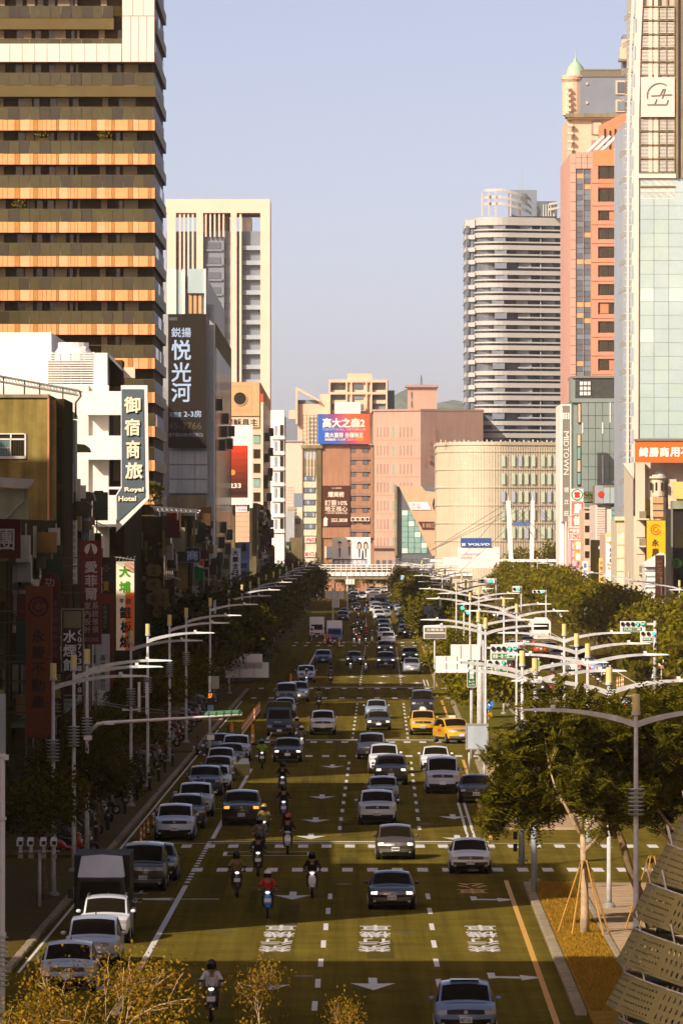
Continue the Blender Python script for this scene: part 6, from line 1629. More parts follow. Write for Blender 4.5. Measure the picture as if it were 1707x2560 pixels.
sign('dim yellow sign with brush characters beside the lantern signs', (382, 422, 1472, 1546), 590, (128, 104, 42), [("悅", (392, 414, 1482, 1503), (74, 60, 28), .01), ("世", (396, 412, 1508, 1540), (74, 60, 28), .01)])
t = sign('dark green sign with a pale tooth picture', (436, 471, 1318, 1370), 690, (40, 84, 30), []); 
shape(t, 'tooth_print', [(443, 1330), (447, 1328), (453, 1331), (459, 1328), (464, 1330), (465, 1340), (462, 1348), (461, 1358), (457, 1358), (455, 1347), (452, 1347), (450, 1358), (446, 1358), (445, 1348), (442, 1340)][::1], 690, (150, 160, 120))
sign('purple sign with white characters behind the tooth sign', (450, 485, 1290, 1368), 700, (126, 82, 104), [(ch, (472, 481, 1316 + i * 17, 1330 + i * 17), (225, 205, 200), .02) for i, ch in enumerate("京華鐘")])
sign('wide slate sign with two pale blue characters', (436, 500, 1370, 1405), 688, (60, 66, 66), [("住", (437, 461, 1376, 1401), (170, 188, 210), .03), ("商", (467, 496, 1376, 1401), (170, 188, 210), .03)], frame=(150, 156, 150))
sign('narrow slate sign with two stacked pale characters', (436, 464, 1414, 1467), 692, (62, 64, 60), [("住", (438, 454, 1423, 1440), (158, 172, 186), .02), ("商", (438, 454, 1443, 1461), (158, 172, 186), .02)], frame=(130, 128, 110))
t = sign('green white and red striped shop sign among the tree tops', (485, 510, 1400, 1452), 700, (20, 132, 52), [])
shape(t, 'red_corner', [(488, 1400.2), (510, 1400.2), (510, 1418), (500, 1414)][::-1], 700, (226, 80, 40)); shape(t, 'white_swoosh', [(485, 1406), (490, 1402), (500, 1413), (510, 1417), (510, 1421), (497, 1418), (486, 1412)][::-1], 700, (245, 240, 230), -.08)
sign('white sign with black characters running down, partly in sun', (576, 602, 1370, 1476), 960, (240, 240, 246), [(ch, (582, 596, 1375 + i * 16.5, 1389 + i * 16.5), (40, 36, 40), .03) for i, ch in enumerate("大饌全日餐館")])
t = sign('blue striped sign with dark characters behind the white one', (595, 624, 1355, 1462), 975, (140, 158, 200), [(ch, (602, 618, 1408 + i * 18, 1424 + i * 18), (52, 56, 84), .03) for i, ch in enumerate("呷漏岡")])
for k in range(6): PB(t, 'stripe', 596 + k * 4.7, 598 + k * 4.7, 1356, 1400, 974.95, .05, cm(92, 116, 170))
shape(t, 'figure_print', [(603, 1378), (606, 1360), (610, 1357), (614, 1360), (617, 1378)][::-1], 975, (56, 48, 44), -.12)
t = sign('dark blue and orange salon sign in the shade', (648, 670, 1354, 1446), 1180, (70, 80, 104), [("美容", (649, 668, 1363, 1374), (140, 150, 175), .02), ("美體", (650, 668, 1398, 1409), (130, 140, 165), .02), ("儀", (653, 664, 1427, 1440), (130, 140, 165), .02)])
for y in (1380, 1412): PB(t, 'orange_band', 648, 670, y, y + 12, 1179.95, .05, cm(112, 74, 30))
sign('orange vertical sign in the shade past the salon sign', (673, 687, 1366, 1440), 1230, (170, 104, 40), [(ch, (676, 684, 1372 + i * 16, 1384 + i * 16), (90, 50, 20), .02) for i, ch in enumerate("補習班")])
# right-hand pavement
t = sign('white sign with a red character in a green ring, topmost of the pawnshop signs', (1427, 1457, 1222, 1252), 1060, (250, 244, 232), [("當", (1434, 1449, 1229, 1245), (214, 50, 36), .05)], arms=1); ring(t, 1441.5, 1237, 11.5, 14.5, 1060, (60, 130, 80))
sign('red sign with a white character, upper of the two pawnshop name signs', (1428, 1458, 1255, 1286), 1060, (232, 110, 92), [("皇", (1433, 1454, 1258, 1283), (252, 244, 232), .04)], arms=1, frame=(245, 225, 215))
sign('red sign with a white character, lower of the two pawnshop name signs', (1428, 1458, 1287, 1316), 1060, (236, 112, 94), [("佳", (1432, 1455, 1290, 1313), (252, 244, 232), .04)], arms=1, frame=(245, 225, 215))
t = sign('white car loan sign with red characters and number 3129222', (1419, 1458, 1320, 1349), 1058, (250, 235, 226), [("3129222", (1420.5, 1456.5, 1335, 1347), (220, 66, 50), .03)], arms=1)
PB(t, 'red_header', 1420, 1457.5, 1320.5, 1333, 1057.96, .04, cm(226, 84, 66)); PT(t, "汽車借款", 1422, 1456, 1322, 1332, 1057.93, cm(252, 244, 232), .03)
sign('pink sign with white characters beside the yellow pawnshop squares', (1425, 1444, 1350, 1442), 1062, (226, 120, 168), [(ch, (1429, 1440, 1356 + i * 21, 1373 + i * 21), (250, 225, 232), .02) for i, ch in enumerate("機車借款")], arms=1)
for i, ch in enumerate("當舖"): sign(('upper' if i == 0 else 'lower') + ' of two yellow square signs with a white character', (1434, 1459, 1351 + i * 28, 1376 + i * 28), 1055, (240, 168, 44), [(ch, (1438, 1455, 1354 + i * 28, 1373 + i * 28), (252, 246, 230), .04)], arms=1)
sign('narrow white sign with blue characters above the tree tops', (1454, 1469, 1403, 1458), 1000, (248, 244, 236), [(ch, (1457.5, 1465.5, 1407 + i * 17, 1419 + i * 17), (84, 110, 180), .03) for i, ch in enumerate("金益五")], arms=1)
t = sign('cream sign with a bee picture and dark characters', (1514, 1537, 1344, 1452), 900, (250, 244, 232), [(ch, (1522, 1531, 1370 + i * 13, 1380 + i * 13), (70, 62, 54), .03) for i, ch in enumerate("聰酒瘋")] + [("Beer\nBee", (1517, 1535, 1408, 1424), (232, 140, 100), .02)], arms=1)
PB(t, 'top_panel', 1511, 1538, 1333, 1344, 900, .3, cm(236, 190, 140)); shape(t, 'bee_body', [(1519, 1357), (1523, 1353), (1531, 1353), (1535, 1357), (1531, 1362), (1523, 1362)][::-1], 900, (226, 160, 70)); PB(t, 'bee_stripe', 1525, 1528, 1353, 1362, 899.88, .03, cm(50, 34, 18))
for a in (1515, 1533): shape(t, 'bee_wing', [(a, 1352), (a + 6, 1355), (a + 5, 1358), (a, 1356)][::-1], 900, (236, 170, 110))
t = sign('bright yellow realtor sign with a ring logo under the curved stair bay', (1615, 1662, 1301, 1404), 815, (255, 190, 20), [("永", (1628, 1646, 1348, 1366), (96, 66, 16), .03), ("慶", (1628, 1646, 1370, 1392), (96, 66, 16), .02)], arms=0, frame=(74, 60, 26), th=.5)
ring(t, 1638, 1324, 10.5, 13.5, 815, (232, 100, 30), 30, 350); ring(t, 1638, 1324, 4.5, 7.5, 815, (232, 100, 30), 60, 380); PB(t, 'rear_post', 1630, 1645, 1404, 1480, 815.6, .4, M('steel_dark'))
t = T('blade_sign', 'dark brown sign with faint letters SANPO running down it', 'sign', (X(1648, 785), 785, 0))
PB(t, 'panel', 1637, 1656, 1388, 1500, 785, .4, cm(74, 40, 22)); PB(t, 'panel_side', 1656, 1660, 1388, 1500, 785.1, .6, cm(60, 40, 24))
for i, ch in enumerate("SANPO"):
 me = text_mesh(ch, .0, .04, 1, cm(120, 92, 66)); bx = me["bx"]; d = 785; wd = (X(1653, d) - X(1641, d)) / (bx[3] - bx[2]); ht = (Z(1400, d) - Z(1408, d)) / (bx[1] - bx[0])
 t.data('lettering', me, (X(1641, d) - bx[2] * wd, d, Z(1400 + i * 10, d) + bx[0] * ht), rot=(0, R(90), 0), scale=(ht, 1, wd))
t = T('round_sign', 'round green sign glowing on the black shop front', 'sign', (X(1690, 818), 818, Z(1425, 818)))
t.mesh('disc', MB().disc_y(X(1690, 818), Z(1408, 818), .62, 817.6, 818, 24), cm(70, 120, 20)); PT(t, "茶\n湯", 1686, 1694, 1400, 1416, 817.6, cm(40, 84, 16), .02)
t = sign('small dark board with a pale football ring', (1490, 1510, 1352, 1380), 955, (50, 42, 20), [], arms=1); ring(t, 1500, 1369, 2, 5.5, 955, (230, 220, 200))
sign('peach narrow sign with small dark characters beside the bee sign', (1496, 1508, 1395, 1458), 940, (238, 190, 120), [(ch, (1499, 1505, 1402 + i * 14, 1411 + i * 14), (110, 70, 40), .02) for i, ch in enumerate("小吃館麵")], arms=1)
# ---------------------------------------------------------------- street furniture
ORD = "first second third fourth fifth sixth seventh eighth ninth tenth eleventh twelfth thirteenth fourteenth fifteenth sixteenth seventeenth eighteenth nineteenth".split()
TENS = {2: "twentieth", 3: "thirtieth", 4: "fortieth", 5: "fiftieth", 6: "sixtieth"}; TEN = {2: "twenty", 3: "thirty", 4: "forty", 5: "fifty", 6: "sixty"}
def ordw(n):
 if n <= 19: return ORD[n - 1]
 return TENS[n // 10] if n % 10 == 0 else TEN[n // 10] + "-" + ORD[n % 10 - 1]
KIDS = {}
def kids(o): return [c for c in bpy.data.objects if c.parent == o]
def tree_of(root):
 """(object, children) snapshot used for copying"""
 return (root, [tree_of(c) for c in kids(root)])
def copy_tree(tr, parent=None):
 o, ch = tr
 c = o.copy(); link(c); c.parent = parent
 for x in ch: copy_tree(x, c)
 return c
def arm_pts(side, L=2.7, z0=8.35, rise=.45):
 return [(side * (.05 + L * k / 9), 0, z0 + rise * math.sin(math.pi / 2 * k / 9) ** .8) for k in range(10)]
def make_lamp(sides, name, label, H=9.0):
 t = T(name, label, 'street lamp', (0, 0, 0))
 t.mesh('pole', MB().tube([(0, 0, 0), (0, 0, 1.2), (0, 0, H - .55)], [.115, .09, .065], 12), M('lamp_white'), smooth=True)
 t.mesh('base_plate', MB().lathe([(.24, 0), (.24, .1), (.17, .16), (.13, .2)], 0, 0, 0, 14), M('steel_grey'))
 t.mesh('cap', MB().cyl(0, 0, H - .55, H, .125, .125, 12), M('lamp_cap'))
 t.mesh('cap_collar', MB().cyl(0, 0, H - .66, H - .55, .14, .14, 12), M('lamp_white'))
 for s in sides:
  p = arm_pts(s, z0=H - .95); mb = MB()
  for a, b, k in zip(p, p[1:], range(9)):
   h0, h1 = .10 - .006 * k, .10 - .006 * (k + 1)
   mb.add([(a[0], -.05, a[2] - h0), (a[0], .05, a[2] - h0), (a[0], .05, a[2] + h0), (a[0], -.05, a[2] + h0), (b[0], -.05, b[2] - h1), (b[0], .05, b[2] - h1), (b[0], .05, b[2] + h1), (b[0], -.05, b[2] + h1)],
       [(0, 4, 7, 3), (1, 2, 6, 5), (0, 1, 5, 4), (2, 3, 7, 6)])
  am = t.mesh('arm', mb, M('lamp_white'))
  e = p[-1]
  t.mesh('lamp_head', MB().add([(e[0] - s * .1, -.12, e[2] - .05), (e[0] - s * .1, .12, e[2] - .05), (e[0] + s * .95, .10, e[2] - .02), (e[0] + s * .95, -.10, e[2] - .02), (e[0] - s * .1, -.10, e[2] + .07), (e[0] - s * .1, .10, e[2] + .07), (e[0] + s * .85, .05, e[2] + .03), (e[0] + s * .85, -.05, e[2] + .03)],
          [(0, 1, 2, 3), (7, 6, 5, 4), (0, 3, 7, 4), (1, 5, 6, 2), (0, 4, 5, 1), (3, 2, 6, 7)] if s > 0 else [(3, 2, 1, 0), (4, 5, 6, 7), (4, 7, 3, 0), (2, 6, 5, 1), (1, 5, 4, 0), (7, 6, 2, 3)]), M('steel_white'), am)
  t.mesh('light_sensor', MB().box(e[0] - s * .22, e[0] - s * .08, -.06, .06, e[2] + .05, e[2] + .16), M('steel_white'), am)
 return t
single = make_lamp((1,), 'street_lamp', None); trS = tree_of(single.o)
double = make_lamp((-1, 1), 'street_lamp', None); trD = tree_of(double.o)
collar_me = MB()
for k in range(7): collar_me.lathe([(.15, 0), (.27, .05), (.15, .07)], 0, 0, 5.2 + k * .13, 12)
collar_me = collar_me.mesh('climb_guard', M('lamp_white'))
used = {}
def put_lamp(tr, x, d, rz, label, group, guard=False, zoff=.12):
 o = tr[0] if not used.get(tr[0].name) else copy_tree(tr); used[tr[0].name] = True
 o.location = (x, d, zoff); o.rotation_euler = (0, 0, rz); setp(o, label, 'street lamp', group)
 if guard:
  g = link(bpy.data.objects.new('climb_guard', collar_me)); g.parent = o
 return o
LX = lambda d: -11.15 + .0042 * (d - 250)
for i, d in enumerate([258, 276, 289, 342, 368, 408, 445, 512, 580, 640, 684, 736, 790, 850, 910, 980, 1060, 1150, 1250]):
 put_lamp(trS, LX(d), d, 0, '%s nearest single arm street lamp on the pavement at left' % ordw(i + 1), 'street lamps along the shaded pavement', d < 460)
m1 = [(9.2, 209), (10.0, 250), (7.75, 268), (7.7, 285), (8.5, 395), (8.65, 423), (10.7, 557), (12.4, 604), (11.2, 653), (13, 700), (12.2, 745), (14.2, 790), (12.8, 850), (14, 905), (13, 960), (14.2, 1030), (13.2, 1100), (14.2, 1180), (13.4, 1270), (14.4, 1370)]
for i, (x, d) in enumerate(m1): put_lamp(trD, x, d, R(random.uniform(-3, 3)), '%s nearest double arm street lamp on the planted median' % ordw(i + 1), 'double arm lamps on the median', d < 300)
for i, (x, d) in enumerate([(11.15, 303), (11.7, 333), (12.25, 368), (12.3, 470), (12.5, 515)]): put_lamp(trD, x, d, R(random.uniform(-3, 3)), '%s nearest double arm lamp in the outer median row' % ordw(i + 1), 'double arm lamps in the outer row')
for i, d in enumerate([640, 700, 745, 790, 843, 905, 970, 1040, 1110, 1180, 1260, 1340]): put_lamp(trS, 35.0 + .006 * (d - 640), d, R(180), '%s nearest single arm street lamp on the sunny pavement at right' % ordw(i + 1), 'street lamps along the sunny pavement')

# ---- signals and boards
def signal_row(t, px0, px1, py0, py1, d, lights, board=True):
 """a horizontal signal head with a pale backing board, facing the camera"""
 b = PB(t, 'backing_board', px0, px1, py0, py1, d, .08, M('steel_white'))
 n = len(lights); w = (px1 - px0) / n; r = min(w, py1 - py0) * .40
 for i, l in enumerate(lights):
  cx_ = px0 + w * (i + .5); cy_ = (py0 + py1) / 2
  lamp = t.mesh('signal_lamp', MB().disc_y(X(cx_, d), Z(cy_, d), r * d / FPX, d - .12, d, 14), M('signal_off'))
  if l == 'o': continue
  if l == 'g': t.mesh('lit_lens', MB().disc_y(X(cx_, d), Z(cy_, d), r * .85 * d / FPX, d - .14, d - .12, 14), M('signal_green'), lamp)
  else:
   q = {'u': [(0, -1), (.9, 0), (.35, 0), (.35, 1), (-.35, 1), (-.35, 0), (-.9, 0)], 'r': [(1, 0), (0, .9), (0, .35), (-1, .35), (-1, -.35), (0, -.35), (0, -.9)]}[l]
   t.mesh('lit_arrow', MB().prism([(X(cx_ + a * r * .8, d), Z(cy_ + b_ * r * .8, d)) for a, b_ in q][::-1 if l == 'u' else -1], d - .15, d - .12), M('signal_green'), lamp)
 return b
def green_plate(t, px0, px1, py0, py1, d, text):
 p = PB(t, 'name_plate', px0, px1, py0, py1, d, .05, cm(46, 112, 52)); PT(t, text, px0 + 2, px1 - 2, py0 + 1.5, py1 - 1.5, d, cm(235, 240, 225), .02, parent=None); return p
def post(t, px, d, ztop, r=.08, name='post', m=None): return t.mesh(name, MB().tube([(X(px, d), d, 0), (X(px, d), d, ztop)], [r * 1.25, r], 10), m or M('lamp_white'), smooth=True)
d = 440.0
t = T('traffic_signal', 'white backed traffic signal with green arrows above two green street plates', 'traffic signal', (X(1196, d), d, .12))
post(t, 1206, d, Z(1600, d), .1); signal_row(t, 1225, 1293, 1611, 1632, d, 'ooour'); PB(t, 'plate_board', 1225, 1293, 1632, 1650, d + .02, .06, M('steel_white'))
green_plate(t, 1229, 1288, 1634, 1648, d - .03, "博愛一路 九如二路"); t.box('mast_arm', X(1206, d), X(1293, d), d + .2, d + .3, Z(1622, d), Z(1617, d), M('lamp_white'))
signal_row(t, 1199, 1266, 1650, 1662, d - 8, 'ooou'); PB(t, 'plate_board', 1199, 1268, 1662, 1682, d - 8, .06, M('steel_white')); green_plate(t, 1202, 1265, 1664, 1679, d - 8.04, "熱河一街 熱河一街"); t.box('mast_arm', X(1195, d), X(1268, d), d - 7.8, d - 7.7, Z(1658, d), Z(1654, d), M('lamp_white'))
t = T('street_name_sign', 'tall green street name sign with white characters on a white pole', 'sign', (X(1178, 418), 418, .12))
PB(t, 'panel', 1168, 1189, 1640, 1717, 418, .08, cm(30, 96, 48))
for q in ((1167, 1190, 1638.6, 1640), (1167, 1190, 1717, 1718.4), (1166.6, 1168, 1640, 1717), (1189, 1190.4, 1640, 1717)): PB(t, 'frame_edge', *q, 417.97, .1, M('steel_white'))
for i, ch in enumerate("博愛一路"): PT(t, ch, 1173, 1184, 1651 + i * 12, 1662 + i * 12, 418, cm(240, 245, 235), .02)
PT(t, "Bo-Ai\n1st Rd", 1171, 1186, 1701, 1714, 418, cm(225, 235, 215), .01); shape(t, 'up_arrow', [(1178, 1642), (1183, 1648), (1173, 1648)][::-1], 418, (240, 245, 235)); post(t, 1178, 418.3, Z(1630, 418), .1)
d = 560.0
t = T('traffic_signal', 'white traffic signal pair with green arrows against the right row of trees', 'traffic signal', (X(1622, d), d + 60, .12))
dd = 600.0
signal_row(t, 1549, 1612, 1553, 1567, dd, 'ooour'); PB(t, 'plate_board', 1549, 1612, 1567, 1580, dd + .02, .06, M('steel_white')); green_plate(t, 1555, 1603, 1569, 1578, dd - .03, "九如二路")
signal_row(t, 1599, 1640, 1578, 1590, dd - 6, 'oog'); PB(t, 'plate_board', 1599, 1630, 1590, 1606, dd - 5.98, .06, M('steel_white')); green_plate(t, 1605, 1628, 1594, 1602, dd - 6.04, "熱河街")
post(t, 1636, dd, Z(1552, dd), .14); t.box('mast_arm', X(1560, dd), X(1636, dd), dd + .15, dd + .3, Z(1563, dd), Z(1557, dd), M('lamp_white'))
for i, (a, b, c, e, dd, li, lab) in enumerate([(1280, 1299, 1465, 1480, 930, 'og', 'small white signal with one green light over the far carriageway'), (1330, 1361, 1475, 1483, 900, 'oog', 'thin white signal among the tree tops with a green light'), (1194, 1236, 1446, 1458, 980, 'og', 'far white signal board with green plate near the cable bridge'), (1459, 1482, 1518, 1542, 760, 'og', 'dark framed signal with a green light in front of shaded trees')]):
 t = T('traffic_signal', lab, 'traffic signal', (X(b, dd), dd, .12)); signal_row(t, a, b, c, e, dd, li); post(t, b + 3, dd + .4, Z(c, dd), .1); t.box('mast_arm', X(a, dd), X(b + 3, dd), dd + .35, dd + .45, Z((c + e) / 2, dd) - .08, Z((c + e) / 2, dd) + .08, M('lamp_white'))
for i, (px, py) in enumerate([(1155, 1520), (1169, 1531)]):
 dd = 640 + i * 12
 t = T('traffic_signal', ('upper' if i == 0 else 'lower') + ' round green light hanging between the median lamp posts', 'traffic signal', (X(px, dd), dd, .12))
 PB(t, 'housing', px - 12, px + 5, py - 5, py + 5, dd, .25, M('black')); t.mesh('lit_lens', MB().disc_y(X(px, dd), Z(py, dd), .17, dd - .05, dd, 14), M('signal_green')); post(t, px + 4, dd + .4, Z(py - 8, dd), .08)
# signal arm over the near lanes, seen from behind
d = 289.0
t = T('traffic_signal', 'long white signal arm with a green housing seen from behind over the lanes', 'traffic signal', (LX(d), d + .2, .12))
t.mesh('arm', MB().tube([(X(222, d), d + .3, Z(1845, d)), (X(228, d), d + .3, Z(1825, d)), (X(245, d), d + .3, Z(1811, d)), (X(262, d), d, Z(1807, d)), (X(605, d), d, Z(1787, d))], [.09, .09, .09, .08, .05], 8), M('steel_white'), smooth=True)
PB(t, 'arm_end', 261, 286, 1806, 1812, d - .1, .2, M('steel_white'))
t.mesh('housing', MB().tube([(X(512, d), d + .1, Z(1788, d)), (X(518, d), d + .1, Z(1785, d)), (X(600, d), d + .1, Z(1781, d)), (X(606, d), d + .1, Z(1784, d))], [.05, .12, .12, .05], 10), cm(70, 120, 84))
for k in range(5): PB(t, 'clamp', 520 + k * 19, 523 + k * 19, 1780 - k * 1.2, 1793 - k * 1.2, d - .05, .12, M('steel_dark'))
d = 400.0
t = T('pedestrian_signal', 'slim white signal post with a red countdown number 57', 'traffic signal', (X(525, d), d, .12))
post(t, 525, d, Z(1690, d), .07); PB(t, 'housing', 519, 533, 1731, 1762, d - .15, .2, M('black')); PT(t, "57", 521, 531, 1734, 1745, d - .15, M('signal_amber'), .03); PB(t, 'blue_plate', 519, 534, 1762, 1782, d - .1, .05, cm(120, 160, 190)); PB(t, 'route_plate', 521, 548, 1690, 1722, d + .1, .05, cm(150, 150, 140))
PB(t, 'control_box', 518, 536, 1838, 1850, d - .1, .3, M('steel_white'))
# backs of direction boards on gantry arms
def board_back(label, d, rects, px_post, ztop, m='steel_white'):
 t = T('direction_board', label, 'sign', (X(px_post, d), d, .12)); post(t, px_post, d, ztop, .12)
 for a, b, c, e in rects:
  p = PB(t, 'board', a, b, c, e, d - .35, .08, M(m))
  for k in range(1, 3): PB(t, 'stiffener', a + (b - a) * k / 3 - .6, a + (b - a) * k / 3 + .6, c + 1, e - 1, d - .4, .05, M('steel_grey'), p)
 a, b, c, e = rects[0]
 t.box('gantry_arm', min(X(a, d), X(px_post, d)), max(X(b, d), X(px_post, d)), d - .2, d - .08, Z((c + e) / 2, d) - .06, Z((c + e) / 2, d) + .06, M('lamp_white'))
 t.mesh('stay_wire', MB().tube([(X(px_post, d), d, ztop), (X((a + b) / 2, d), d - .2, Z(c, d))], .02, 5), M('steel_dark')); return t
board_back('pair of white and grey direction boards seen from behind on the pavement side', 560, [(534, 656, 1635, 1672), (563, 672, 1656, 1694)], 537, Z(1500, 560))
board_back('pair of white direction boards seen from behind on the median', 410, [(1088, 1168, 1640, 1682), (1126, 1200, 1611, 1650)], 1200, Z(1560, 410))
board_back('far white direction board seen from behind above the left trees', 900, [(813, 860, 1479, 1496), (830, 848, 1497, 1519)], 832, Z(1470, 900))
board_back('farthest small white direction board by the footbridge', 1100, [(864, 886, 1448, 1461)], 868, Z(1440, 1100))
t = board_back('two dark blue direction boards in the median trees', 700, [(1058, 1104, 1515, 1535), (1066, 1130, 1525, 1550)], 1100, Z(1500, 700), 'slate_blue')
t = T('direction_board', 'white board with two grey panels in the median shrubs', 'sign', (X(1085, 600), 600, .12)); PB(t, 'board', 1058, 1114, 1566, 1597, 600, .1, M('steel_white')); PB(t, 'panel', 1061, 1112, 1569, 1580, 599.95, .05, cm(120, 112, 100)); PB(t, 'panel', 1061, 1112, 1584, 1595, 599.95, .05, cm(120, 112, 100)); post(t, 1086, 600.3, Z(1570, 600), .08)
PT(t, "左轉車道", 1066, 1108, 1571, 1578, 599.95, cm(225, 220, 205), .02)
t = T('small_blue_sign', 'small blue and white sign hanging by the footbridge', 'sign', (X(1006, 1200), 1200, .12)); PB(t, 'panel', 1001, 1010, 1438, 1450, 1200, .1, cm(150, 190, 230)); post(t, 1006, 1200.3, Z(1440, 1200), .07)
t = T('round_blue_sign', 'round blue keep right sign at the median nose', 'sign', (X(1221, 500), 500, .12)); t.mesh('disc', MB().disc_y(X(1221, 500), Z(1761, 500), .38, 500, 500.05, 20), cm(50, 130, 210)); t.mesh('arrow', MB().tube([(X(1216, 500), 499.98, Z(1755, 500)), (X(1225, 500), 499.98, Z(1766, 500))], .05, 6), M('steel_white')); post(t, 1221, 500.2, Z(1750, 500), .05); PB(t, 'hazard_board', 1219, 1229, 1779, 1792, 499.9, .05, cm(180, 130, 20))
t = T('cabinet', 'grey blue equipment board on posts at the median edge', 'cabinet', (X(1190, 372), 372, .12)); PB(t, 'board', 1165, 1218, 1811, 1872, 372, .15, M('panel_blue'))
for q in ((1163, 1220, 1809, 1812), (1163, 1220, 1871, 1874), (1163, 1166, 1812, 1871), (1217, 1220, 1812, 1871)): PB(t, 'frame_edge', *q, 371.95, .2, M('steel_grey'))
for a in (1172, 1210): post(t, a, 372.2, Z(1860, 372), .05)
t = T('pedestrian_sign', 'small blue and red sign on a post beside the right trees', 'sign', (X(1652, 560), 560, .12)); PB(t, 'panel', 1645, 1658, 1649, 1671, 560, .05, cm(245, 240, 235)); t.mesh('blue_disc', MB().disc_y(X(1651.5, 560), Z(1656, 560), .17, 559.96, 560, 16), cm(60, 120, 190)); PB(t, 'red_strip', 1646, 1657, 1665, 1670, 559.97, .03, cm(220, 110, 80)); post(t, 1652, 560.2, Z(1650, 560), .04)
t = T('pedestrian_sign', 'small blue and red sign on a post at the left crossing', 'sign', (X(779, 870), 870, .12)); PB(t, 'panel', 774, 785, 1566, 1586, 870, .05, cm(240, 235, 230)); t.mesh('blue_disc', MB().disc_y(X(779.5, 870), Z(1573, 870), .22, 869.96, 870, 16), cm(60, 120, 190)); PB(t, 'red_strip', 775, 784, 1580, 1585, 869.97, .03, cm(220, 110, 80)); post(t, 779, 870.2, Z(1566, 870), .05)
# boards and fittings on the left lamp posts
t = T('lamp_board', 'tall narrow white board strapped to a street lamp, lit by sun', 'sign', (X(354, 367), 367, Z(1786, 367))); PB(t, 'board', 345, 352, 1705, 1780, 367, .1, M('steel_white')); PB(t, 'board', 364, 372, 1706, 1786, 367, .1, M('steel_white')); PB(t, 'bracket', 345, 372, 1740, 1743, 367.15, .05, M('steel_grey')); PB(t, 'side_lamp', 306, 346, 1772, 1777, 367, .12, M('steel_white'))
t = T('surveillance_camera', 'white camera housing fixed to a street lamp post', 'camera', (X(219, 288), 288, Z(1860, 288))); PB(t, 'housing', 210, 230, 1840, 1850, 287.6, .4, M('steel_white')); PB(t, 'base', 215, 224, 1850, 1858, 287.7, .3, M('steel_white'))
d = 250.0
t = T('camera_mast', 'low post carrying four white surveillance cameras in a row', 'camera', (X(100, d), d, .14)); post(t, 100, d + .2, Z(2125, d), .06); t.box('cross_bar', X(46, d), X(150, d), d + .1, d + .2, Z(2130, d), Z(2126, d), M('steel_grey'))
for a in (52, 78, 110, 136):
 k = t.mesh('camera_housing', MB().add([(X(a - 8, d), d - .5, Z(2100, d)), (X(a + 8, d), d - .5, Z(2100, d)), (X(a + 8, d), d - .5, Z(2114, d)), (X(a - 8, d), d - .5, Z(2114, d)), (X(a - 7, d), d + .1, Z(2093, d)), (X(a + 7, d), d + .1, Z(2093, d)), (X(a + 7, d), d + .1, Z(2110, d)), (X(a - 7, d), d + .1, Z(2110, d))], [(0, 3, 2, 1), (4, 5, 6, 7), (0, 1, 5, 4), (3, 7, 6, 2), (0, 4, 7, 3), (1, 2, 6, 5)]), M('steel_white'))
 PB(t, 'camera_lens', a - 5, a + 5, 2103, 2112, d - .54, .04, M('black'), k); PB(t, 'camera_bracket', a - 4, a + 4, 2114, 2132, d - .1, .2, M('steel_white'), k); PB(t, 'infrared_lamp', a - 6, a + 6, 2136, 2146, d - .2, .2, M('steel_grey'), k)
d = 150.0
t = T('white_pole', 'slim white pole with ring collars at the edge of the picture', 'pole', (X(6, d), d, 0)); t.mesh('shaft', MB().cyl(X(6, d), d, 0, Z(1886, d), .075, .07, 14), M('steel_white'), smooth=True); t.mesh('shaft_cap', MB().cyl(X(6, d), d, Z(1894, d), Z(1884, d), .09, .085, 14), M('steel_white'))
mb = MB()
for k in range(11): mb.lathe([(.08, 0), (.16, .02), (.08, .035)], X(6, d), d, Z(2345 + k * 12, d), 14)
t.mesh('ring_collar', mb, M('steel_white')); t.mesh('joint', MB().cyl(X(6, d), d, Z(2050, d), Z(2042, d), .1, .1, 14), M('steel_white')); t.mesh('joint', MB().cyl(X(6, d), d, Z(2340, d), Z(2330, d), .1, .1, 14), M('steel_white')); PB(t, 'camera', 10, 22, 1887, 1900, d - .1, .2, M('steel_white'))
t = T('sign_back', 'grey blue back of a sign board at the edge of the picture', 'sign', (X(-10, 170), 170, 0)); PB(t, 'board', -60, 15, 1735, 1886, 170, .06, M('panel_blue')); PB(t, 'board_top', -60, 12, 1724, 1735, 170.02, .05, cm(130, 128, 40)); post(t, -30, 170.2, Z(1800, 170), .06)
# median nose: signal poles and triangle plate
for i, (px, d, top) in enumerate([(1303, 284, 1925), (1334, 261, 1975)]):
 t = T('signal_post', ['grey post with black signal heads at the end of the median', 'grey post with a triangular plate at the tip of the median lawn'][i], 'traffic signal', (X(px, d), d, .12)); post(t, px, d, Z(top, d), .1, m=M('slate_pale'))
 if i == 0:
  for z in (1925, 1960): PB(t, 'signal_head', px - 24, px + 14, z, z + 26, d - .3, .5, M('black'))
  PB(t, 'control_box', px - 6, px + 8, 2050, 2076, d - .25, .25, M('slate_pale'))
  for z in (2078, 2108): t.mesh('side_visor', MB().tube([(X(px - 16, d), d - .2, Z(z, d)), (X(px - 16, d), d - .2, Z(z + 20, d))], .09, 8), M('black'))
 else: t.mesh('triangle_plate', MB().prism([(X(px - 30, d), Z(2015, d)), (X(px + 26, d), Z(2015, d)), (X(px - 8, d), Z(1978, d))], d - .12, d - .06), M('panel_blue'))
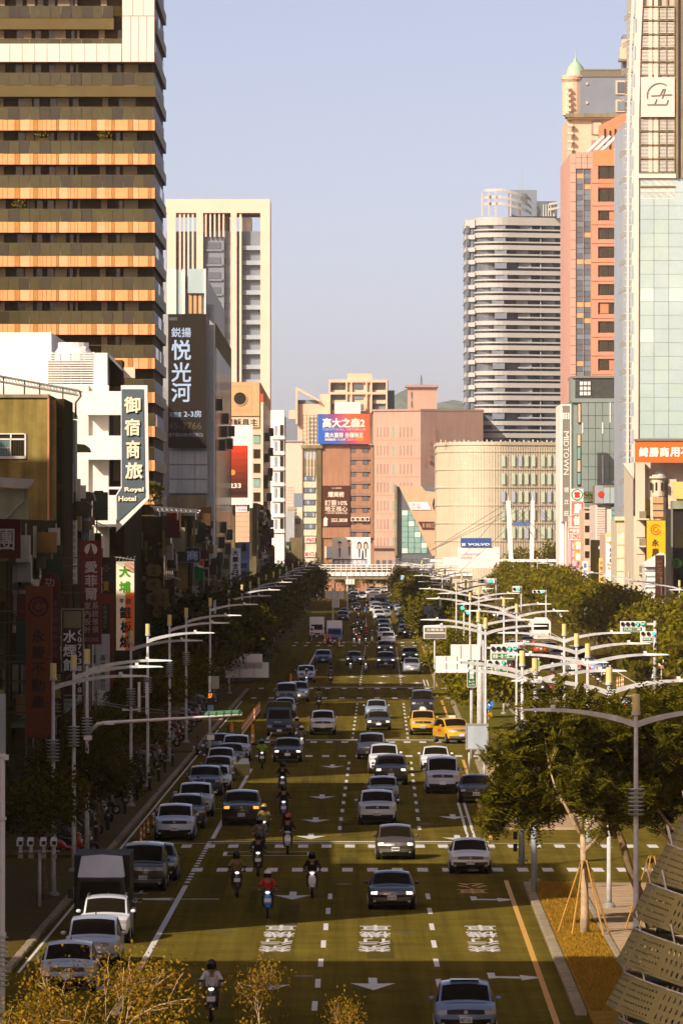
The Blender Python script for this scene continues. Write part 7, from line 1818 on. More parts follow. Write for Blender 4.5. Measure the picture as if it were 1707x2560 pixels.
# bollards, cones and pylons
boll_me = MB().lathe([(.05, 0), (.05, .75), (.035, .82), (0, .83)], 0, 0, 0, 10).mesh('bollard', M('cone_orange')); band_me = MB().lathe([(.053, .18), (.053, .30)], 0, 0, 0, 10).lathe([(.053, .5), (.053, .62)], 0, 0, 0, 10).mesh('band', M('sticker_white'))
base_me = MB().lathe([(.13, 0), (.13, .05), (.05, .07)], 0, 0, 0, 12).mesh('bollard_base', M('rubber'))
def bollard(x, d, label, group, s=1.0):
 t = T('traffic_bollard', label, 'bollard', (x, d, .003), group); t.o.scale = (s, s, s)
 for nme, me in (('tube', boll_me), ('reflective_band', band_me), ('base', base_me)):
  o = link(bpy.data.objects.new(nme, me)); o.parent = t.o
for i in range(16): bollard(X(598, 470) + .35 + i * .03, 462 + i * 4.0, '%s orange post from the camera in the row beside the blue truck' % ordw(i + 1), 'orange posts beside the parked truck', 1.1)
for i, (px, py) in enumerate([(353, 2112), (361, 2100), (371, 2087), (385, 2068), (394, 2052)]): x, d = G(px, py); bollard(x, d, '%s striped post from the camera beside the parked white hatch' % ordw(i + 1), 'striped posts beside the parked cars', .95)
for i, (px, py) in enumerate([(287, 2182), (303, 2172)]): x, d = G(px, py); bollard(x, d, ['striped post standing behind the dark van', 'striped post between the dark van and the truck'][i], 'striped posts at the crossing', .9)
for i, (px, py) in enumerate([(580, 1858), (632, 1862), (727, 1722), (812, 1612), (848, 1620)]):
 x, d = G(px, py); t = T('orange_pylon', ['tall orange pylon at the start of the post row', 'tall orange pylon near the black sedan lights', 'tall orange pylon at the middle crossing', 'tall orange pylon left of the blue fronted lorry', 'tall orange pylon right of the blue fronted lorry'][i], 'bollard', (x, d, 0)); k = 1.0
 t.mesh('shaft', MB().lathe([(.13, 0), (.11, 1.0), (.09, 1.35), (0, 1.4)], x, d, 0, 12), cm(236, 150, 40)); t.mesh('base', MB().lathe([(.3, 0), (.3, .08), (.12, .12)], x, d, 0, 12), M('rubber')); t.mesh('reflective_band', MB().lathe([(.122, .5), (.12, .7)], x, d, 0, 12), M('sticker_white'))
for i, px in enumerate((1542, 1547.5, 1553, 1557)): x, d = G(px, 1722 - i * 1.2); bollard(x, d, '%s yellow post at the corner of the right pavement' % ordw(i + 1), 'yellow posts at the corner', 1.3)
black_post = MB().lathe([(.11, 0), (.09, .1), (.09, .85), (.11, .88), (.05, .98), (0, 1.0)], 0, 0, 0, 12).mesh('bollard', M('black')); silver_cap = MB().lathe([(.092, .66), (.092, .76)], 0, 0, 0, 12).mesh('cap_band', M('steel_grey'))
for i, (px, py) in enumerate([(241, 2112), (271, 2082), (312, 2042), (343, 2008), (375, 1982), (397, 1960), (413, 1938), (432, 1922)]):
 x, d = G(px, py); t = T('pavement_bollard', '%s black bollard from the camera on the shaded pavement' % ordw(i + 1), 'bollard', (x, d, .14), 'black bollards on the pavement')
 for nme, me in (('post', black_post), ('cap_band', silver_cap)): o = link(bpy.data.objects.new(nme, me)); o.parent = t.o

# ---- footbridge with trussed rails, and the cable-stayed footbridge behind it
d = 1440.0
t = T('footbridge', 'white steel footbridge with latticed railing crossing the far avenue', 'footbridge', (X(950, d), d, 0))
zt, zb = Z(1413, d), Z(1443, d)
t.box('deck', X(800, d), X(1180, d), d, d + 4, Z(1440, d), Z(1430, d), M('steel_white')); t.box('girder', X(790, d), X(1180, d), d + .3, d + 3.7, Z(1448, d), Z(1440, d), M('mid_concrete'))
for y in (d - .05, d + 4):
 for py in (1412, 1418, 1424): t.box('handrail', X(800, d), X(1180, d), y - .05, y + .05, Z(py + .9, d), Z(py - .9, d), M('steel_white'))
for k in range(30): t.box('baluster', X(800 + k * 12.8, d), X(801.4 + k * 12.8, d), d - .08, d + .02, Z(1431, d), Z(1411, d), M('steel_white'))
for k in range(24): t.box('deck_rib', X(803 + k * 15.8, d), X(805 + k * 15.8, d), d - .1, d, Z(1440, d), Z(1430, d), M('slate_pale'))
for a in (802, 1105, 1172): t.box('pier', X(a, d), X(a + 9, d), d + 1.2, d + 2.8, 0, Z(1447, d), M('mid_concrete'))
t.mesh('stair', MB().prism([(X(790, d), 0), (X(800, d), 0), (X(806, d), Z(1432, d)), (X(800, d), Z(1432, d))], d - 2, d + 1), M('steel_white'))
d = 1380.0
t = T('cable_bridge', 'white twin pylon cable footbridge with a blue cross beam', 'footbridge', (X(1290, d), d, 0))
for a0, a1, b0, b1 in [(1276, 1287, 1264, 1275), (1322, 1332, 1326, 1335)]:
 t.mesh('pylon', MB().prism([(X(a0, d), Z(1500, d)), (X(a1, d), Z(1500, d)), (X(b1, d), Z(1252, d)), (X(b0, d), Z(1252, d))], d, d + 1.2), M('steel_white'))
 t.mesh('pylon_tip', MB().tube([(X((b0 + b1) / 2, d), d + .6, Z(1252, d)), (X((b0 + b1) / 2, d), d + .6, Z(1236, d))], [.1, .02], 6), M('steel_white'))
t.box('cross_beam', X(1282, d), X(1326, d), d + .1, d + 1.1, Z(1315, d), Z(1304, d), cm(84, 112, 160))
for a, b, c, e in [(1266, 1258, 1078, 1375), (1266, 1266, 1150, 1400), (1326, 1262, 1085, 1372), (1266, 1276, 1075, 1378), (1326, 1268, 1150, 1430), (1276, 1260, 1362, 1345), (1276, 1266, 1340, 1352), (1334, 1262, 1405, 1325), (1334, 1268, 1400, 1335)]:
 t.mesh('cable', MB().tube([(X(a, d), d + .6, Z(b, d)), (X(c, d), d + .6 + random.uniform(-6, 6), Z(e, d))], .045, 5), M('steel_dark'))
t.box('deck', X(1075, d), X(1400, d), d - 1, d + 3, Z(1405, d), Z(1398, d), M('steel_white'))

# ---- the perforated ring tower in the corner
d = 150.0
t = T('ring_tower', 'tower of tilted perforated metal rings standing at the corner of the median', 'sculpture', (X(1800, d), d, 0))
cx_, s_ = X(1800, d), d / FPX
RINGS = [(1682, 2072), (1660, 2108), (1613, 2193), (1565, 2290), (1527, 2403), (1500, 2512), (1486, 2626)][1:]
def ring_panel(r0, r1, h, span, rows, cols, fine):
 """one perforated sheet of a ring: every cell has a slot cut through it"""
 mb = MB()
 def P3(u, v):
  q = (u - .5) * span; r = r0 + (r1 - r0) * v; return (r * math.cos(q), r * math.sin(q), h * v)
 m = .06
 def quad(u0, u1, v0, v1): mb.add([P3(u0, v0), P3(u1, v0), P3(u1, v1), P3(u0, v1)], [(0, 1, 2, 3)])
 quad(0, m, 0, 1); quad(1 - m, 1, 0, 1); quad(m, 1 - m, 0, m * 1.5); quad(m, 1 - m, 1 - m * 1.5, 1)
 for i in range(cols):
  for j in range(rows):
   u0 = m + (1 - 2 * m) * i / cols; u1 = m + (1 - 2 * m) * (i + 1) / cols; v0 = m * 1.5 + (1 - 3 * m) * j / rows; v1 = m * 1.5 + (1 - 3 * m) * (j + 1) / rows
   uc, vc = (u0 + u1) / 2, (v0 + v1) / 2; a, b = (u1 - u0) * (.2 if not fine else .26), (v1 - v0) * (.32 if not fine else .2)
   outer = [(u1, vc), (u1, v1), (uc, v1), (u0, v1), (u0, vc), (u0, v0), (uc, v0), (u1, v0)]
   inner = [(uc + a * math.cos(R(45 * k)), vc + b * math.sin(R(45 * k))) for k in range(8)]
   mb.add([P3(*p) for p in outer] + [P3(*p) for p in inner], [(k, (k + 1) % 8, 8 + (k + 1) % 8, 8 + k) for k in range(8)])
 return mb.mesh('ring_panel', M('perforated'), smooth=False)
TILT = R(17)
for k, (pl, pb) in enumerate(RINGS):
 r0 = (1800 - pl) * s_; h = .84; r1 = r0 - .16; zl = Z(pb, d); zc = zl - r0 * math.sin(TILT)
 n = 14 if k > 1 else 12
 A_, B_ = ring_panel(r0, r1, h, 2 * math.pi / n, 3, 7, False), ring_panel(r0, r1, h, 2 * math.pi / n, 5, 10, True)
 for i in range(n):
  rot = (Matrix.Rotation(TILT, 3, 'Y') @ Matrix.Rotation(2 * math.pi * (i + .35) / n, 3, 'Z')).to_euler()
  ang = math.degrees(2 * math.pi * (i + .35) / n) % 360
  t.data('ring_panel', B_ if 165 < ang < 222 else A_, (cx_, d, zc), rot=rot)
 rim = MB()
 pts = []
 for i in range(49):
  q = 2 * math.pi * i / 48; v = Matrix.Rotation(TILT, 3, 'Y') @ Vector(((r1 - .02) * math.cos(q), (r1 - .02) * math.sin(q), h)); pts.append((cx_ + v.x, d + v.y, zc + v.z))
 t.mesh('rim_tube', rim.tube(pts, .022, 6, cap=False), M('steel_white'))
 for i in range(10):
  q = 2 * math.pi * i / 10 + .3 * k; v0 = Matrix.Rotation(TILT, 3, 'Y') @ Vector(((r1 - .1) * math.cos(q), (r1 - .1) * math.sin(q), h - .1)); v1 = v0 + Vector((-.12, 0, .55))
  t.mesh('stanchion', MB().tube([(cx_ + v0.x, d + v0.y, zc + v0.z), (cx_ + v1.x, d + v1.y, zc + v1.z)], .022, 5), M('steel_white'))
 t.mesh('ring_floor', MB().slab([(cx_ + (r1 - .5) * math.cos(2 * math.pi * i / 20), d + (r1 - .5) * math.sin(2 * math.pi * i / 20)) for i in range(20)], zc + .25, zc + .33), M('steel_dark'))
t.mesh('core_column', MB().cyl(cx_, d, 0, 8.2, .55, .4, 16), M('steel_dark'))
# thin cables over the street at left
for i, (a, b, c, e, d0, d1, sag) in enumerate([(222, 1752, 540, 1770, 289, 560, .5), (222, 1750, 700, 1765, 289, 700, .7)]):
 p0 = Vector((X(a, d0), d0, Z(b, d0))); p1 = Vector((X(c, d1), d1, Z(e, d1)))
 o = link(bpy.data.objects.new('overhead_cable', MB().tube([p0.lerp(p1, k / 14) - Vector((0, 0, sag * 4 * (k / 14) * (1 - k / 14))) for k in range(15)], .02, 5).mesh('overhead_cable', M('steel_dark')))); setp(o, ['thin dark cable sagging from the lamp post towards the direction boards', 'thin dark cable running from the lamp post far along the pavement'][i], 'cable')
# ---------------------------------------------------------------- trees and planting
def leaf_mat(name, c0, c1, trans=.35):
 m = bpy.data.materials.new(name); m.use_nodes = True; nt = m.node_tree
 for n in list(nt.nodes): nt.nodes.remove(n)
 out = nt.nodes.new("ShaderNodeOutputMaterial"); df = nt.nodes.new("ShaderNodeBsdfDiffuse"); tr = nt.nodes.new("ShaderNodeBsdfTranslucent"); mx = nt.nodes.new("ShaderNodeMixShader")
 geo = nt.nodes.new("ShaderNodeNewGeometry"); rp = nt.nodes.new("ShaderNodeMix"); rp.data_type = 'RGBA'
 rp.inputs[6].default_value = (*c0, 1); rp.inputs[7].default_value = (*c1, 1)
 nt.links.new(geo.outputs['Random Per Island'], rp.inputs[0])
 oi = nt.nodes.new("ShaderNodeObjectInfo"); mr = nt.nodes.new("ShaderNodeMapRange"); mr.inputs[3].default_value = .70; mr.inputs[4].default_value = 1.30; nt.links.new(oi.outputs['Random'], mr.inputs[0])
 mu = nt.nodes.new("ShaderNodeMix"); mu.data_type = 'RGBA'; mu.blend_type = 'MULTIPLY'; mu.inputs[0].default_value = 1; nt.links.new(rp.outputs[2], mu.inputs[6]); nt.links.new(mr.outputs[0], mu.inputs[7])
 nt.links.new(mu.outputs[2], df.inputs['Color']); nt.links.new(mu.outputs[2], tr.inputs['Color'])
 mx.inputs[0].default_value = trans
 nt.links.new(df.outputs[0], mx.inputs[1]); nt.links.new(tr.outputs[0], mx.inputs[2]); nt.links.new(mx.outputs[0], out.inputs['Surface'])
 MATS[name] = m; return m
leaf_mat('leaf_shaded', (0.045, 0.042, 0.003), (0.130, 0.108, 0.007))  # darker copy of the street tree leaf, shade put into its colour
leaf_mat('leaf_sunny', (0.085, 0.086, 0.004), (0.27, 0.22, 0.012))  # brighter copy of the street tree leaf, sunlight put into its colour
leaf_mat('leaf_gold', (0.085, 0.078, 0.006), (0.36, 0.20, 0.02))
leaf_mat('leaf_dark', (0.045, 0.042, 0.003), (0.140, 0.120, 0.008))
leaf_mat('grass_blade', (0.20, 0.12, 0.012), (0.42, 0.24, 0.03), .2)
def rand_dir(r, up=0.0):
 while True:
  v = Vector((r.uniform(-1, 1), r.uniform(-1, 1), r.uniform(-1, 1)))
  if .05 < v.length < 1: v.normalize(); v.z += up; return v.normalized()
def add_leaf(V, F, p, n, a, l, w):
 """a folded leaf: two triangles-pairs along a midrib"""
 a = (a - n * a.dot(n))
 if a.length < 1e-4: a = n.orthogonal()
 a.normalize(); b = n.cross(a) * w * .5; a = a * l; o = len(V)
 V.extend([tuple(p), tuple(p + a * .5 + b + n * w * .15), tuple(p + a), tuple(p + a * .5 - b + n * w * .15)]); F.append((o, o + 1, o + 2, o + 3))
def grow(r, base, H, spread, trunk_h, r0, lean=(0, 0), levels=3, split=(3, 4), flat_top=.6):
 """branch skeleton: list of tubes (points, radii) and twig tips (point, direction)"""
 tubes, tips = [], []
 top = Vector((base[0] + lean[0], base[1] + lean[1], base[2] + trunk_h))
 pts = []
 for k in range(6):
  q = k / 5; p = Vector(base).lerp(top, q); p.x += math.sin(q * 3.1) * .06 * trunk_h * r.uniform(-.5, .5); pts.append(p)
 tubes.append((pts, [r0 * (1.25 - .45 * k / 5) if k else r0 * 1.5 for k in range(6)]))
 def rec(p, dirn, L, rad, lv):
  n = 4; ps = [p]; dv = dirn.copy(); q = p
  for k in range(n):
   dv = (dv + rand_dir(r) * .22 + Vector((0, 0, .06 if lv > 1 else flat_top * .05))).normalized(); q = q + dv * (L / n); ps.append(q)
   if lv <= 1: tips.append((q, dv.copy()))
  tubes.append((ps, [rad * (1 - .6 * k / n) for k in range(n + 1)]))
  if lv > 0:
   m = r.randint(*split)
   for i in range(m):
    nd = (dv + rand_dir(r, .1) * .85).normalized(); rec(ps[-1] if i < 2 else ps[r.randint(2, n - 1)], nd, L * r.uniform(.55, .8), rad * .5, lv - 1)
  else: tips.append((q, dv.copy()))
 m = r.randint(4, 6)
 for i in range(m):
  a = 2 * math.pi * (i + r.uniform(-.3, .3)) / m
  el = r.uniform(.35, 1.0)
  rec(top - Vector((0, 0, r.uniform(0, .25) * trunk_h * (i % 2))), Vector((math.cos(a) * spread, math.sin(a) * spread, el)).normalized(), (H - trunk_h) * r.uniform(.36, .5), r0 * .55, levels - 1)
 return tubes, tips
def tree_meshes(seed, H, spread, trunk_h, r0, nleaf, leaf, leafm, bark='bark', lean=(0, 0), levels=3, cl=.45, frond=False, squash=.55, sides=6):
 r = random.Random(seed); tubes, tips = grow(r, (0, 0, 0), H, spread, trunk_h, r0, lean, levels)
 zmax = max(p.z for p, _ in tips); k = H / zmax if zmax > H else 1
 mb = MB()
 for ps, rs in tubes: mb.tube([Vector((p.x, p.y, p.z * k if p.z > trunk_h * .9 else p.z)) for p in ps], [max(x, .006) for x in rs], sides if rs[0] > .03 else 4)
 V, F = [], []
 per = max(1, nleaf // len(tips))
 for p, dv in tips:
  p = Vector((p.x, p.y, p.z * k))
  if r.random() < .12: continue
  c = r.uniform(.6, 1.3)
  if frond:
   for q in range(max(1, per // 14)):
    ax = (dv * .4 + rand_dir(r, .1)); ax.z *= .8; ax.normalize(); s = p + rand_dir(r) * cl * .5 * r.random(); nrm = Vector((r.uniform(-.8, .8), r.uniform(-.8, .8), 1)).normalized(); side = nrm.cross(ax).normalized(); L = leaf * r.uniform(4, 6.5)
    for j in range(7):
     b = s + ax * (L * j / 7) - Vector((0, 0, .12 * L * (j / 7) ** 2))
     for sg in (-1, 1): add_leaf(V, F, b, nrm, side * sg + ax * .5, leaf * 1.7 * (1 - .06 * j), leaf * .75)
  else:
   for q in range(int(per * c)):
    g = Vector((r.gauss(0, cl), r.gauss(0, cl), r.gauss(0, cl * squash)))
    n = rand_dir(r, .7); s = leaf * r.uniform(.7, 1.4); add_leaf(V, F, p + g, n, rand_dir(r), s, s * .62)
 tm = mb.mesh('trunk', M(bark), smooth=True)
 cmesh = bpy.data.meshes.new('crown'); cmesh.from_pydata(V, [], F); cmesh.materials.append(M(leafm)); cmesh.update()
 return tm, cmesh
def plant(name, label, cat, meshes, loc, s=1.0, rz=0.0, group=None, sz=None):
 t = T(name, label, cat, loc, group); t.o.scale = (s, s, sz or s); t.o.rotation_euler = (0, 0, rz)
 for nme, me in zip(('trunk', 'crown'), meshes): o = link(bpy.data.objects.new(nme, me)); o.parent = t.o
 return t
rnd = random.Random(77)
street = [tree_meshes(100 + i, 8.4, .75, 2.6, .17, 3600, .44, 'leaf_shaded', cl=.62) for i in range(3)]
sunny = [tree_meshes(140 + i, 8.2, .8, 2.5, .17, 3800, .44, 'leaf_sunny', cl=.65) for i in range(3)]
# left pavement row
d = 556.0; i = 0
while d < 1390:
 if not (600 < d < 624 or 838 < d < 848 or 1118 < d < 1142):
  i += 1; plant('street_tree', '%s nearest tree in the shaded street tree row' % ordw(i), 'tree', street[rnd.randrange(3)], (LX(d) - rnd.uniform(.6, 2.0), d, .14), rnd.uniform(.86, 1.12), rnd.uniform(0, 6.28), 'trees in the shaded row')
 d += rnd.uniform(11, 17) if d < 900 else rnd.uniform(16, 24)
# median row
d = 476.0; i = 0
while d < 1400:
 if not in_cross(d, 5):
  i += 1; plant('street_tree', '%s nearest tree among the median lamp posts' % ordw(i), 'tree', sunny[rnd.randrange(3)], (9.6 + off(d) * .8 + rnd.uniform(-.7, .7), d, .13), rnd.uniform(.52, .72) if d < 660 else rnd.uniform(.75, 1.0), rnd.uniform(0, 6.28), 'trees on the median')
 d += rnd.uniform(20, 34) if d < 660 else rnd.uniform(18, 28)
# right pavement row
d = 545.0; i = 0
while d < 1390:
 if not (562 < d < 606 or 828 < d < 856):
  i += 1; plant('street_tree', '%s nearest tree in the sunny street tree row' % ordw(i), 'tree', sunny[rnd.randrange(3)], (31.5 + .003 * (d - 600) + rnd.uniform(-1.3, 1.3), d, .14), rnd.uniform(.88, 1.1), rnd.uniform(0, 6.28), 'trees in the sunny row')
 d += rnd.uniform(11, 16) if d < 1000 else rnd.uniform(16, 24)
for k, (px, py, dd, s) in enumerate([(1350, 1400, 1400, 1.15), (1312, 1420, 1420, .9)]): plant('street_tree', ['rounded green tree at the foot of the cable bridge pylons', 'smaller tree beside the pylon foot'][k], 'tree', sunny[k], (X(px, dd), dd, .14), s * 1.45, 1.0 + k)
for k, (px, dd, s) in enumerate([(880, 1500, .9), (935, 1520, .8), (970, 1530, .9), (800, 1470, 1.0)]): plant('street_tree', '%s small tree from the left under the footbridge' % ordw([2, 3, 4, 1][k]), 'tree', sunny[k % 3], (X(px, dd), dd, 0), s, 2.0 * k, 'trees beyond the footbridge')
# small shaded trees on the near pavement
small = [tree_meshes(170 + i, 5.6, .62, 2.0, .09, 6000, .17, 'leaf_shaded', cl=.42, levels=3) for i in range(2)]
for k, (px, dd) in enumerate([(132, 256), (205, 283), (262, 305)]): plant('young_tree', '%s small shaded tree from the left on the near pavement' % ordw(k + 1), 'tree', small[k % 2], (X(px, dd) - .3, dd, .14), [1.0, .98, .86][k], 1.3 * k, 'young trees on the near pavement')
for k in range(9): dd = 322 + k * 26; plant('young_tree', '%s slim shaded tree along the middle stretch of pavement' % ordw(k + 1), 'tree', small[k % 2], (LX(dd) - 1.6, dd, .14), rnd.uniform(.85, 1.1), 1.7 * k, 'slim trees along the shaded pavement')
# big feathery trees on the median lawn
near1 = tree_meshes(202, 8.2, .85, 3.0, .12, 64000, .12, 'leaf_dark', lean=(-1.1, .3), cl=.85, frond=True, bark='bark')
near2 = tree_meshes(217, 7.9, .8, 3.0, .14, 56000, .12, 'leaf_dark', lean=(.1, 0), cl=.85, frond=True, bark='bark_pale')
plant('median_tree', 'large feathery tree with a leaning trunk on the median lawn', 'tree', near1, (11.0, 237, .13), 1.15, .4, sz=1.22)
plant('median_tree', 'feathery tree with a straight pale trunk propped by bamboo stakes', 'tree', near2, (8.5, 234, .13), .98, 2.2, sz=1.16)
plant('median_tree', 'feathery dark tree behind the leaning one at the edge of the picture', 'tree', near1, (13.2, 262, .13), 1.1, 3.4)
plant('median_tree', 'dark feathery tree filling the gap behind the lamp post at right', 'tree', near2, (12.3, 243, .13), 1.0, 5.0)
for k, (x, y) in enumerate([(8.5, 234), (11.0, 237)]):
 for j in range(5):
  a = 2 * math.pi * j / 5 + .4; t = T('tree_stake', '%s bamboo stake around the %s' % (ordw(j + 1), ['pale straight tree trunk', 'leaning tree trunk'][k]), 'stake', (x + .85 * math.cos(a), y + 1.5 * math.sin(a), .13), 'bamboo tree stakes')
  t.mesh('pole', MB().tube([(x + .95 * math.cos(a), y + 1.6 * math.sin(a), .1), (x + .1 * math.cos(a), y + .15 * math.sin(a), 2.7)], [.04, .03], 6), M('bamboo')); t.mesh('tie', MB().tube([(x + .14 * math.cos(a), y + .2 * math.sin(a), 2.45), (x + .1 * math.cos(a), y + .15 * math.sin(a), 2.6)], .055, 6), M('rubber'))
# gold-leaved trees in the planting bed below the overpass
mb = MB().slab([(-9, 96), (3.5, 96), (3.5, 132), (-9, 132)], 0, .3); struct('planting_bed', mb, M('soil'))
gold = [tree_meshes(231, 6.9, .75, 4.6, .05, 7000, .066, 'leaf_gold', cl=.19, levels=3, bark='bark_pale', squash=.8), tree_meshes(232, 6.9, .7, 4.9, .045, 5600, .064, 'leaf_gold', cl=.18, levels=3, bark='bark_pale', squash=.8), tree_meshes(233, 6.9, .4, 5.4, .035, 3400, .060, 'leaf_gold', cl=.15, levels=3, bark='bark_pale', squash=.8)]
dd = 112.0
for k, (px, top, s, g, rz) in enumerate([(250, 2290, 1.0, 0, .5), (110, 2410, .95, 1, 2.0), (365, 2370, .9, 2, 4.1), (645, 2378, .8, 2, 5.0), (850, 2492, .6, 2, 1.0)]):
 h = Z(top, dd)
 plant('gold_tree', ['tallest gold leaved tree in the foreground', 'gold leaved tree at the lower edge nearest the picture border', 'gold leaved tree right of the tallest one', 'slender gold leaved tree in the middle of the lower edge', 'low gold leaved tree with only its top twigs in view'][k], 'tree', gold[g], (X(px, dd), dd + k, .3), s, rz, sz=(h - .3) / 6.9)
# shrubs: hedges on the right corner, median bushes
def bush_mesh(seed, lx, ly, h, n, leafm, leaf=.16):
 r = random.Random(seed); V, F = [], []
 for q in range(n):
  u = r.random(); p = Vector((r.uniform(-lx, lx), r.uniform(-ly, ly), h * (1 - (1 - r.random()) ** 2)))
  if r.random() < .6: p = Vector((p.x, p.y, h)) if r.random() < .4 else (Vector((p.x, -ly, p.z)) if r.random() < .7 else Vector((lx * r.choice((-1, 1)), p.y, p.z)))
  p += rand_dir(r) * .08; s = leaf * r.uniform(.7, 1.3); add_leaf(V, F, p, rand_dir(r, .5), rand_dir(r), s, s * .6)
 me = bpy.data.meshes.new('foliage'); me.from_pydata(V, [], F); me.materials.append(M(leafm)); me.update()
 core = MB().box(-lx * .9, lx * .9, -ly * .9, ly * .9, 0, h * .9).mesh('hedge_core', M('lawn_green')); return core, me
hb = bush_mesh(5, 1.2, 1.0, .9, 1500, 'leaf_sunny')
def hedge(label, x, d, s=(1, 1, 1), group=None):
 t = T('hedge', label, 'hedge', (x, d, .14), group); t.o.scale = s
 for nme, me in zip(('branch_core', 'foliage'), hb): o = link(bpy.data.objects.new(nme, me)); o.parent = t.o
hedge('clipped square hedge at the right pavement corner', X(1690, 470), 470, (1.0, 1.5, 1.6)); hedge('low hedge beside the pedestrian sign on the right', X(1612, 640), 640, (1.2, 6, 1.6)); hedge('tall hedge column behind the striped posts at right', X(1567, 690), 690, (.8, 8, 2.4))
for k, dd in enumerate([640, 690, 742, 800, 876, 940, 1010, 1080]): hedge('%s clipped hedge from the camera along the median' % ordw(k + 1), 9.7 + off(dd), dd, (1.3, 14, .8), 'hedges on the median')
# lawn blades on the near median
V, F = [], []
r = random.Random(9)
for q in range(26000):
 d = r.uniform(196, 268); x = r.uniform(7.62, 9.15) + off(d); p = Vector((x, d, .13)); h = r.uniform(.04, .11); a = r.uniform(0, 6.28); w = .02; o = len(V)
 V.extend([(p.x - w * math.cos(a), p.y - w * math.sin(a), p.z), (p.x + w * math.cos(a), p.y + w * math.sin(a), p.z), (p.x + r.uniform(-.04, .04), p.y + r.uniform(-.04, .04), p.z + h)]); F.append((o, o + 1, o + 2))
me = bpy.data.meshes.new('grass'); me.from_pydata(V, [], F); me.materials.append(M('grass_blade')); me.update()
setp(link(bpy.data.objects.new('grass', me)), 'dry golden lawn grass on the near median', 'grass', kind='stuff')
# potted plants on the brown tower's balconies and on a roof
pot = bush_mesh(31, .45, .35, .8, 220, 'leaf_sunny', .2)
def potted(label, px, py, d, s=1.0):
 t = T('potted_plant', label, 'plant', (X(px, d), d, Z(py, d))); t.mesh('planter', MB().box(X(px, d) - .5 * s, X(px, d) + .5 * s, d - .3, d + .3, Z(py, d), Z(py, d) + .25), M('dark_wall'))
 o = link(bpy.data.objects.new('foliage', pot[1])); o.parent = t.o; o.scale = (s, s, s); o.location = (0, 0, .25)
for k, (px, py) in enumerate([(107, 352), (265, 354), (50, 528)]): potted(['leafy balcony plant at the left of the second orange floor', 'leafy balcony plant towards the corner of the second orange floor', 'leafy plant on the fourth orange floor balcony'][k], px, py, 633.7, 1.3)
potted('bushy rooftop shrub beside the hotel sign tip', 380, 1268, 600, 2.0); potted('roof plant above the glazed block at right', 1470, 1258, 1036, 1.4)
# ---------------------------------------------------------------- traffic
WHITE, SILV, BLK, DGREY, NAVY, LBLUE, BROWN, YEL = (.82, .83, .84), (.42, .45, .48), (.018, .016, .012), (.06, .06, .055), (.03, .045, .09), (.50, .60, .74), (.075, .055, .03), (.80, .42, .02)
PARK = 'cars parked along the kerb'; QUE = 'cars driving towards the camera'; AWAY = 'cars driving away from the camera'
# towards the camera, nearest first
for kind, px, py, col, label, kw in [
 ('hatch', 1163, 2588, (.20, .26, .44), 'blue hatchback with a sunroof at the bottom edge of the picture', dict(sunroof=True, plate='8877-ZX')),
 ('sedan', 979, 2274, BLK, 'black sedan with plate BEY-1759 in the middle lane', dict(lights='on', plate='BEY-1759')),
 ('sedan', 1175, 2184, WHITE, 'white sedan with plate IDT-7721 crossing the near zebra', dict(plate='IDT-7721')),
 ('hatch', 988, 2149, BROWN, 'dark brown hatchback with bright headlights and plate BQB-8950', dict(lights='on', plate='BQB-8950')),
 ('suv', 943, 2062, (.55, .62, .70), 'pale silver compact SUV with plate BAA-5975', dict(plate='BAA-5975')),
 ('mini', 957, 2010, (.26, .33, .40), 'small grey blue car with round lamps behind the pale SUV', dict()),
 ('suv', 977, 1962, DGREY, 'dark grey SUV with white running lights between two white cars', dict(lights='on')),
 ('suv', 960, 1935, WHITE, 'white SUV half hidden behind the dark grey SUV', dict()),
 ('sedan', 1089, 1927, WHITE, 'white sedan behind the large pale people carrier', dict()),
 ('van', 1106, 1984, (.56, .64, .80), 'pale blue people carrier with a big mesh grille', dict()),
 ('sedan', 1189, 2008, BLK, 'black sedan with one amber lamp beside the median', dict(plate='BEE-5719')),
 ('mpv', 929, 1898, (.20, .26, .32), 'blue grey people carrier crossing the second zebra', dict()),
 ('sedan', 946, 1826, (.05, .05, .055), 'dark sedan with bright lamps behind the blue grey people carrier', dict(lights='on')),
 ('sedan', 941, 1797, (.34, .42, .54), 'grey blue sedan behind the dark sedan', dict()),
 ('van', 1055, 1788, (.035, .04, .05), 'black van following the yellow taxi', dict()),
 ('suv', 807, 1837, WHITE, 'white SUV alone in the wide outer lane', dict(lights=None)),
 ('sedan', 719, 1906, (.02, .02, .025), 'black sedan with twin bright headlights near the parked row', dict(lights='on')),
 ('big_suv', 604, 2064, (.03, .027, .025), 'dark SUV with amber lamps and plate BVF-8272', dict(lights='amber', plate='BVF-8272')),
 ('suv', 808, 1663, (.10, .15, .24), 'dark blue SUV beyond the middle crossing', dict()),
 ('sedan', 885, 1663, (.03, .03, .035), 'dark sedan with headlights on behind two scooters', dict(lights='on')),
 ('big_suv', 964, 1673, BLK, 'black SUV waiting behind the middle crossing', dict(lights='on')),
 ('suv', 1029, 1686, (.38, .42, .48), 'silver SUV first in the lane beside the median', dict()),
 ('suv', 1024.5, 1655, BLK, 'black SUV behind the silver SUV', dict(lights='on')),
 ('suv', 962, 1636, (.025, .022, .02), 'black SUV with white lamps behind another black SUV', dict(lights='on')),
 ('suv', 765, 1707, LBLUE, 'light blue car behind the blue scooter', dict()),
]: place_car(kind, px, py, col, label, group=QUE, **kw)
